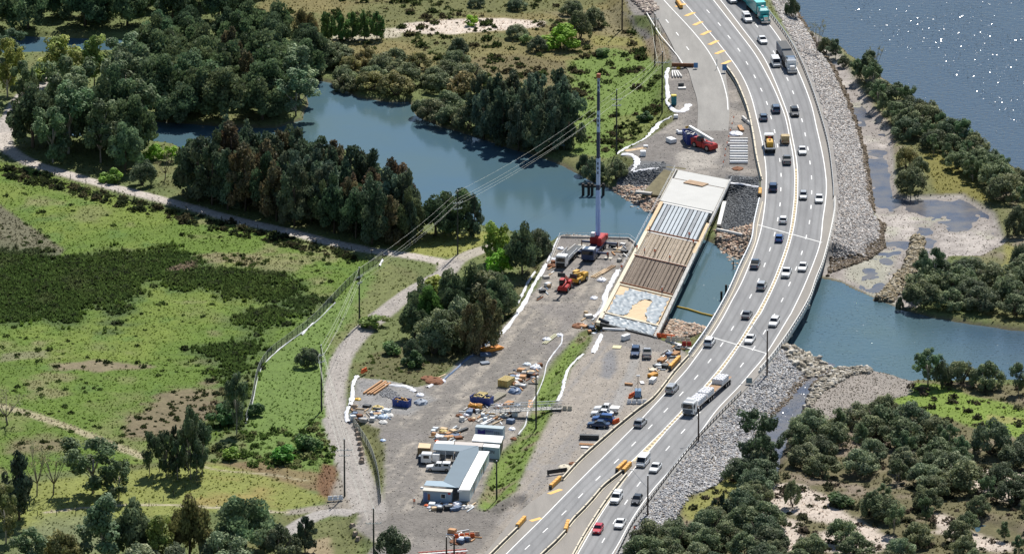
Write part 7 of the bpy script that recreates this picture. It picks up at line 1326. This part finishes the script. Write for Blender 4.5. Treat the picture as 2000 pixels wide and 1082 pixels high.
water_barrier(1300, 660, -22, 4, ORG, 'bright orange-red barrier blocks at the lower bridge corner'); water_barrier(1236, 774, 60, 3, ORG, 'orange-red barrier blocks left of the lighting tower'); water_barrier(1203, 826, 50, 2, ORG, 'orange-red barrier blocks beside the blue parked car'); water_barrier(1341, 675, -10, 2, MATS['machine_red'], 'red wrapped barrier near the lower joint'); water_barrier(907, 1050, 8, 4, ORG, 'orange-red barrier blocks in the dirt near bottom edge', 2.0); water_barrier(922, 1046, 12, 3, CREAMC, 'cream barrier blocks beside the orange-red ones near bottom', 2.0); water_barrier(1325, 666, -16, 5, CREAMC, 'cream barrier blocks between bridge corner and highway'); water_barrier(1244, 788, 0, 4, WHT, 'white round-topped barrier tubes below the lighting tower'); water_barrier(1098, 800, -6, 4, CREAMC, 'cream barrier blocks at the right end of the gangway')
water_barrier(711, 727, 60, 2, ORG, 'orange and white barrier end at the left yard corner', 1.5); water_barrier(655, 976, 10, 3, WHT, 'white barrier under the junction power pole', 1.2)
for x, y, rz, lab, m, n, L, wd, h, gp, la in ((1293,705,-25,'tan formwork beams leaning by the yard barrier, upper',ORP,4,2.6,.25,.25,.35,2),(1319,693,-30,'tan formwork beams nearest the bridge in the east yard',ORP,4,2.4,.25,.25,.35,2),(1278,722,-30,'cream panel stack by the yard barrier',CREAMC,3,3.2,.4,.3,.45,1),(1275,735,-40,'orange beams on a dark rack by the yard barrier',ORY,4,2.2,.25,.3,.35,2),(1275,746,-20,'white slab on black supports by the yard barrier',WHT,2,2.2,.5,.25,.6,3),(1205,678,-10,'pale yellow sheet lying on the east yard',mat('sheet_yellow', (.62,.56,.33), .7),2,2.0,.9,.05,.92,1),(1222,663,-40,'white trestle box below the new bridge',WHT,2,2.2,.45,.5,.5,2),(1199,645,80,'white beam lying below the plastic-covered span',WHT,1,5.0,.4,.4,.5,1),(1151,857,84,'dark steel channel box below the parked cars',STEELD,1,4.1,.9,.9,1,1),(1147,868,80,'faded red planks below the dark channel box',ORP,3,3.4,.2,.1,.4,1),(1142,874,80,'white slab below the faded red planks',WHT,1,1.6,.8,.15,1,1),(1254,748,10,'white panel beside the light mast',WHT,1,1.6,.8,.15,1,1),(1228,752,70,'pinkish rolled mat left of the light mast',ORP,1,1.8,.5,.4,1,1)): stack(x, y, 3.77 if y > 640 else 3.7, rz, lab, m, n, L, wd, h, gp, la)
for i, x, y, lab in ((0,1088,925,'black mesh panel trestle near the lower crash cushion'),): r_ = put('mesh_panel', x, y, 3.8, 25, lab, 'panel'); t = MB(); t.box(-2.3, 2.3, -.04, .04, .2, 1.1); t.build('panel', STEELD, r_); [MB().box(s*2-.05, s*2+.05, -.5, .5, 0, .2).build('foot', STEELD, r_) for s in (-1, 1)]
lump(1102, 912, 3.78, 'pale rubble heap by the barrier end', CREAMC, 1.3, .3); lump(1118, 905, 3.78, 'brown box lid beside the barrier', RUST, .8, .4)
# red-brown trench and rusty heaps
for x, y, r, lab in ((1130,637,1.6,'rusty brown trench box at the tip of the green wedge'),(850,745,2.2,'rust-red scrap heap beside the grass'),(836,740,1.6,'rust-red rods heap left of the scrap'),(893,1058,1.6,'rust-coloured tangle near the bottom edge posts'),(697,1050,.8,'red-brown drum lying by the bottom grass')): lump(x, y, hz(*W(x, y, 2)[:2]), lab, RUST, r, .35, name='scrap_heap', cat='heap')
r_ = put('pipe_bridge', 865, 1086, 2.0, 12, 'red and white lattice beam at the bottom edge', 'beam'); t = MB(); [t.bar((-5, s, z2), (5, s, z2), .16) for s in (-.6, .6) for z2 in (.2, 1.0)]; [t.bar((x, s, .2), (x+1, s, 1.0), .1) for x in range(-5, 5) for s in (-.6, .6)]; t.build('lattice', PINK, r_); t = MB(); t.bar((-5, -.75, 1.1), (5, -.75, 1.1), .35, .1); t.build('walk_plank', WHT, r_)
for i, (x, y) in enumerate(((691,797),(692,806),(692,815),(695,822),(696,832),(698,842),(699,850),(700,858),(702,868),(704,878),(706,888),(707,898),(706,904),(688,1028),(694,1044),(699,1054))):
    rr2 = random.Random(i); t = MB(); g = G(x, y, 1.5); s = rr2.uniform(.7, 1.0) if i < 13 else .8
    t.add([Vector(v)*s*1.5 for v in ROCKV], ROCKF); o = t.build('boulder', mat('boulder_tan', (.34,.27,.21), .9, var=.3, vs=.5), loc=g+Vector((0, 0, .25)), rz=rr2.uniform(0, 3)); tag(o, f"tan boulder, {ORD[i]} from top of the row between track and yard" if i < 13 else f"boulder at the bottom grass edge, {ORD[i-13]} from top", 'boulder', 'boulders lining the yard')
# old pier stub and piles in the creek, floating boom
r_ = put('old_pier', 1159, 382, 0, 0, 'remains of an old timber pier standing in the lagoon behind the boom', 'pier'); PILE = mat('wet_timber', (.04, .035, .03), .8)
for i, x in enumerate((-2.4, -1.1, -.3, 1.3, 2.3)): t = MB(); t.tube([(x, .3*(i % 2), -2), (x, .3*(i % 2), 2.9)], .33, 8); t.build('pile', PILE, r_)
t = MB(); t.box(-2.8, 2.7, -.25, .25, 2.0, 2.5); t.build('headstock', PILE, r_)
for x, y, lab in ((1409,585,'dark pile in the creek left of the highway bridge, lower'),(1418,572,'dark pile in the creek left of the highway bridge, upper'),(1432,525,'thin dark pile beside the bridge rocks')): t = MB(); t.tube([(0, 0, -2), (0, 0, 1.9)], .26 if x < 1430 else .12, 8); tag(t.build('timber_pile', PILE, loc=P(x, y, 0)), lab, 'pile', 'piles in the creek')
t = MB(); t.tube([P(1322, 599, .12), P(1345, 604, .14), P(1370, 612, .12), P(1396, 618, .12)], .26, 8); tag(t.build('floating_boom', mat('boom_yellow', (.55,.38,.05), .5, var=.2)), 'yellow floating boom across the creek under the bridges', 'floating boom')
t = MB(); t.bar(P(1302, 664, 3.4), P(1362, 687, 3.4), .8, .5); tag(t.build('concrete_kerb', CONC), 'white concrete beam above the lower rocks beside the bridge end', 'beam'); t = MB(); t.bar(P(1400, 448, 3.0), P(1465, 462, 3.0), .5, .5); tag(t.build('concrete_kerb', CONC), 'white concrete beam below the dark stone bank', 'beam'); t = MB(); t.bar(P(1415, 395, 3.0), P(1404, 440, 2.6), .9, .5); tag(t.build('concrete_kerb', CONC), 'pale concrete beam between new bridge and dark stones', 'beam')
# platform edge wall
l = np.array([W(x, y, 2.0) for x, y in ((1072,520),(1094,464),(1228,467),(1240,476))]); r_ = empty('platform_edge', (0, 0, 0), 0, 'pale sheet-pile edge wall around the crane platform', 'wall'); edge_strip('wall', l, [(-.2, -2.6), (-.2, .35), (.2, .35), (.2, -2.6)], CONG, r_)
p, L = resample(l, 2.4); [MB().tube([(0, 0, .3), (0, 0, 1.2)], .04, 5).build('rail_post', GALV, r_, loc=q) for q in p]; edge_strip('handrail', l, [(-.03, 1.15), (-.03, 1.22), (.03, 1.22), (.03, 1.15)], GALV, r_)
# fences
MESHF = mat('fence_wire', (.20, .22, .20), .6, .3)
def fence(pts, label, h=1.9, gap=3.0, mesh=True, z=None):
    c = catmull(pts, 4); g = np.array([list(G(x, y, 1.2)) for x, y in c]); p, L = resample(g, gap); r_ = empty('fence', (0, 0, 0), 0, label, 'fence', 'wire fences'); me = None
    for q in p[:100]:
        if me is None: t = MB(); t.tube([(0, 0, -.3), (0, 0, h)], .075, 5); o = t.build('fence_post', POLE, r_); me = o.data
        else: o = bpy.data.objects.new('fence_post', me); link(o, r_)
        o.location = q
    if mesh:
        t = MB()
        for k in range(6): zz = .15+k*(h-.2)/5; [t.bar(Vector(a)+Vector((0, 0, zz)), Vector(b)+Vector((0, 0, zz)), .05) for a, b in zip(p[:-1], p[1:])]
        for a, b in zip(p[:-1], p[1:]):
            for k in range(7): f = k/7; q = Vector(a).lerp(Vector(b), f); t.bar(q+Vector((0, 0, .1)), q+Vector((0, 0, h-.05)), .045)
        t.build('wire_mesh', MESHF, r_)
fence([(747,506),(730,520),(690,550),(650,590),(610,632),(570,663),(530,693),(511,716),(500,745),(492,790),(478,832)], 'wire fence with white ground sheet running down the fen'); fence([(50,322),(150,355),(250,384),(350,410),(450,437),(550,460),(650,484),(735,500)], 'low wire fence along the lower side of the long dirt track', 1.3, 5.5, False)
liner([(747,508),(741,520)], .8, 'white cloth at the top end of the fen fence'); liner([(612,632),(598,645),(590,655)], .5, 'white cloth at the middle of the fen fence'); liner([(655,592),(612,634),(560,672),(530,697),(512,718),(502,745),(496,775),(490,800),(480,828)], .2, 'white ground sheet at the foot of the fen fence')
fence([(690,830),(722,880),(738,930),(744,985)], 'dark fence along the left side of the office yard', 1.8, 3.0)
fence([(-40,1012),(60,1008),(200,1000),(300,985),(350,962),(395,945)], 'pale wire fence on the lawn at bottom left', 1.2, 4, False)
# ================================================================ people
def person(vest=ORG):
    """one continuous skinned body, then helmet and clothing over it"""
    V = [(0,0,.92),(0,0,1.12),(0,0,1.34),(0,0,1.47),(0,.01,1.62),(-.1,0,.90),(-.13,.06,.50),(-.14,-.02,.08),(-.14,.14,.04),(.1,0,.90),(.15,-.05,.50),(.16,-.12,.08),(.16,.03,.04),(-.19,0,1.38),(-.27,.03,1.12),(-.24,.18,.92),(-.23,.24,.86),(.19,0,1.38),(.27,.03,1.12),(.24,.20,.98),(.22,.26,.93)]
    E = [(0,1),(1,2),(2,3),(3,4),(0,5),(5,6),(6,7),(7,8),(0,9),(9,10),(10,11),(11,12),(2,13),(13,14),(14,15),(15,16),(2,17),(17,18),(18,19),(19,20)]
    R = [.14,.13,.15,.06,.10,.095,.07,.05,.045,.095,.07,.05,.045,.065,.048,.038,.03,.065,.048,.038,.03]
    me = bpy.data.meshes.new('person'); me.from_pydata(V, E, []); o = bpy.data.objects.new('tmp', me); COL.objects.link(o); bpy.context.view_layer.objects.active = o
    md = o.modifiers.new('s', 'SKIN'); o.modifiers.new('u', 'SUBSURF').levels = 1
    for i, r in enumerate(R): me.skin_vertices[0].data[i].radius = (r, r*.8)
    me.skin_vertices[0].data[0].use_root = True; dg = bpy.context.evaluated_depsgraph_get(); m2 = bpy.data.meshes.new_from_object(o.evaluated_get(dg)); bpy.data.objects.remove(o)
    m2.materials.clear(); [m2.materials.append(x) for x in (mat('work_trousers', (.03,.04,.07), .9), vest, mat('skin', (.45,.28,.2), .6))]
    for p in m2.polygons:
        c = p.center; p.material_index = 2 if (c.z > 1.5 or (abs(c.x) > .18 and c.z < .97 and c.y > .12)) else (1 if c.z > .93 else 0); p.use_smooth = True
    o = bpy.data.objects.new('person', m2); link(o)
    t = MB(); loft(t, [[(math.cos(k*.785)*.13*f, .01+math.sin(k*.785)*.15*f, z) for k in range(8)] for f, z in ((1.25, 1.66), (1, 1.67), (.85, 1.76), (.4, 1.81))]); t.build('helmet', WHT, o); return o
p0 = person(); first = True
for x, y, z, rz, lab in ((1244,491,4.02,40,'worker in orange at the left end of the third cross beam'),(1279,499,4.0,190,'worker in orange standing mid-span near the third cross beam'),(1308,511,4.0,250,'worker in orange crouching place right of the mid-span one'),(1259,497,4.0,90,'worker in orange beside the third cross beam, near its left'),(1346,466,4.0,170,'worker in orange at the second cross beam, upper right'),(1354,480,4.0,150,'worker in orange below the second cross beam, right'),(1214,530,4.0,200,'worker in dark orange on the left walkway'),(1186,505,2.05,120,'worker in orange beside the crane outrigger'),(1293,574,4.0,60,'worker in orange above the plastic-covered span'),(1239,1040,3.2,30,'person in dark red walking behind the lower guardrail'),(809,987,2.05,180,'worker in dark orange at the gate of the office yard'),(1269,456,4.05,80,'worker in orange at the left end of the second cross beam')):
    o = p0 if first else p0.copy()
    if not first: COL.objects.link(o); c = kids(p0)[0].copy(); COL.objects.link(c); c.parent = o
    first = False; g = P(x, y, z); o.location = g; o.rotation_euler = (0, 0, math.radians(rz)); tag(o, lab, 'person', 'workers on the site')
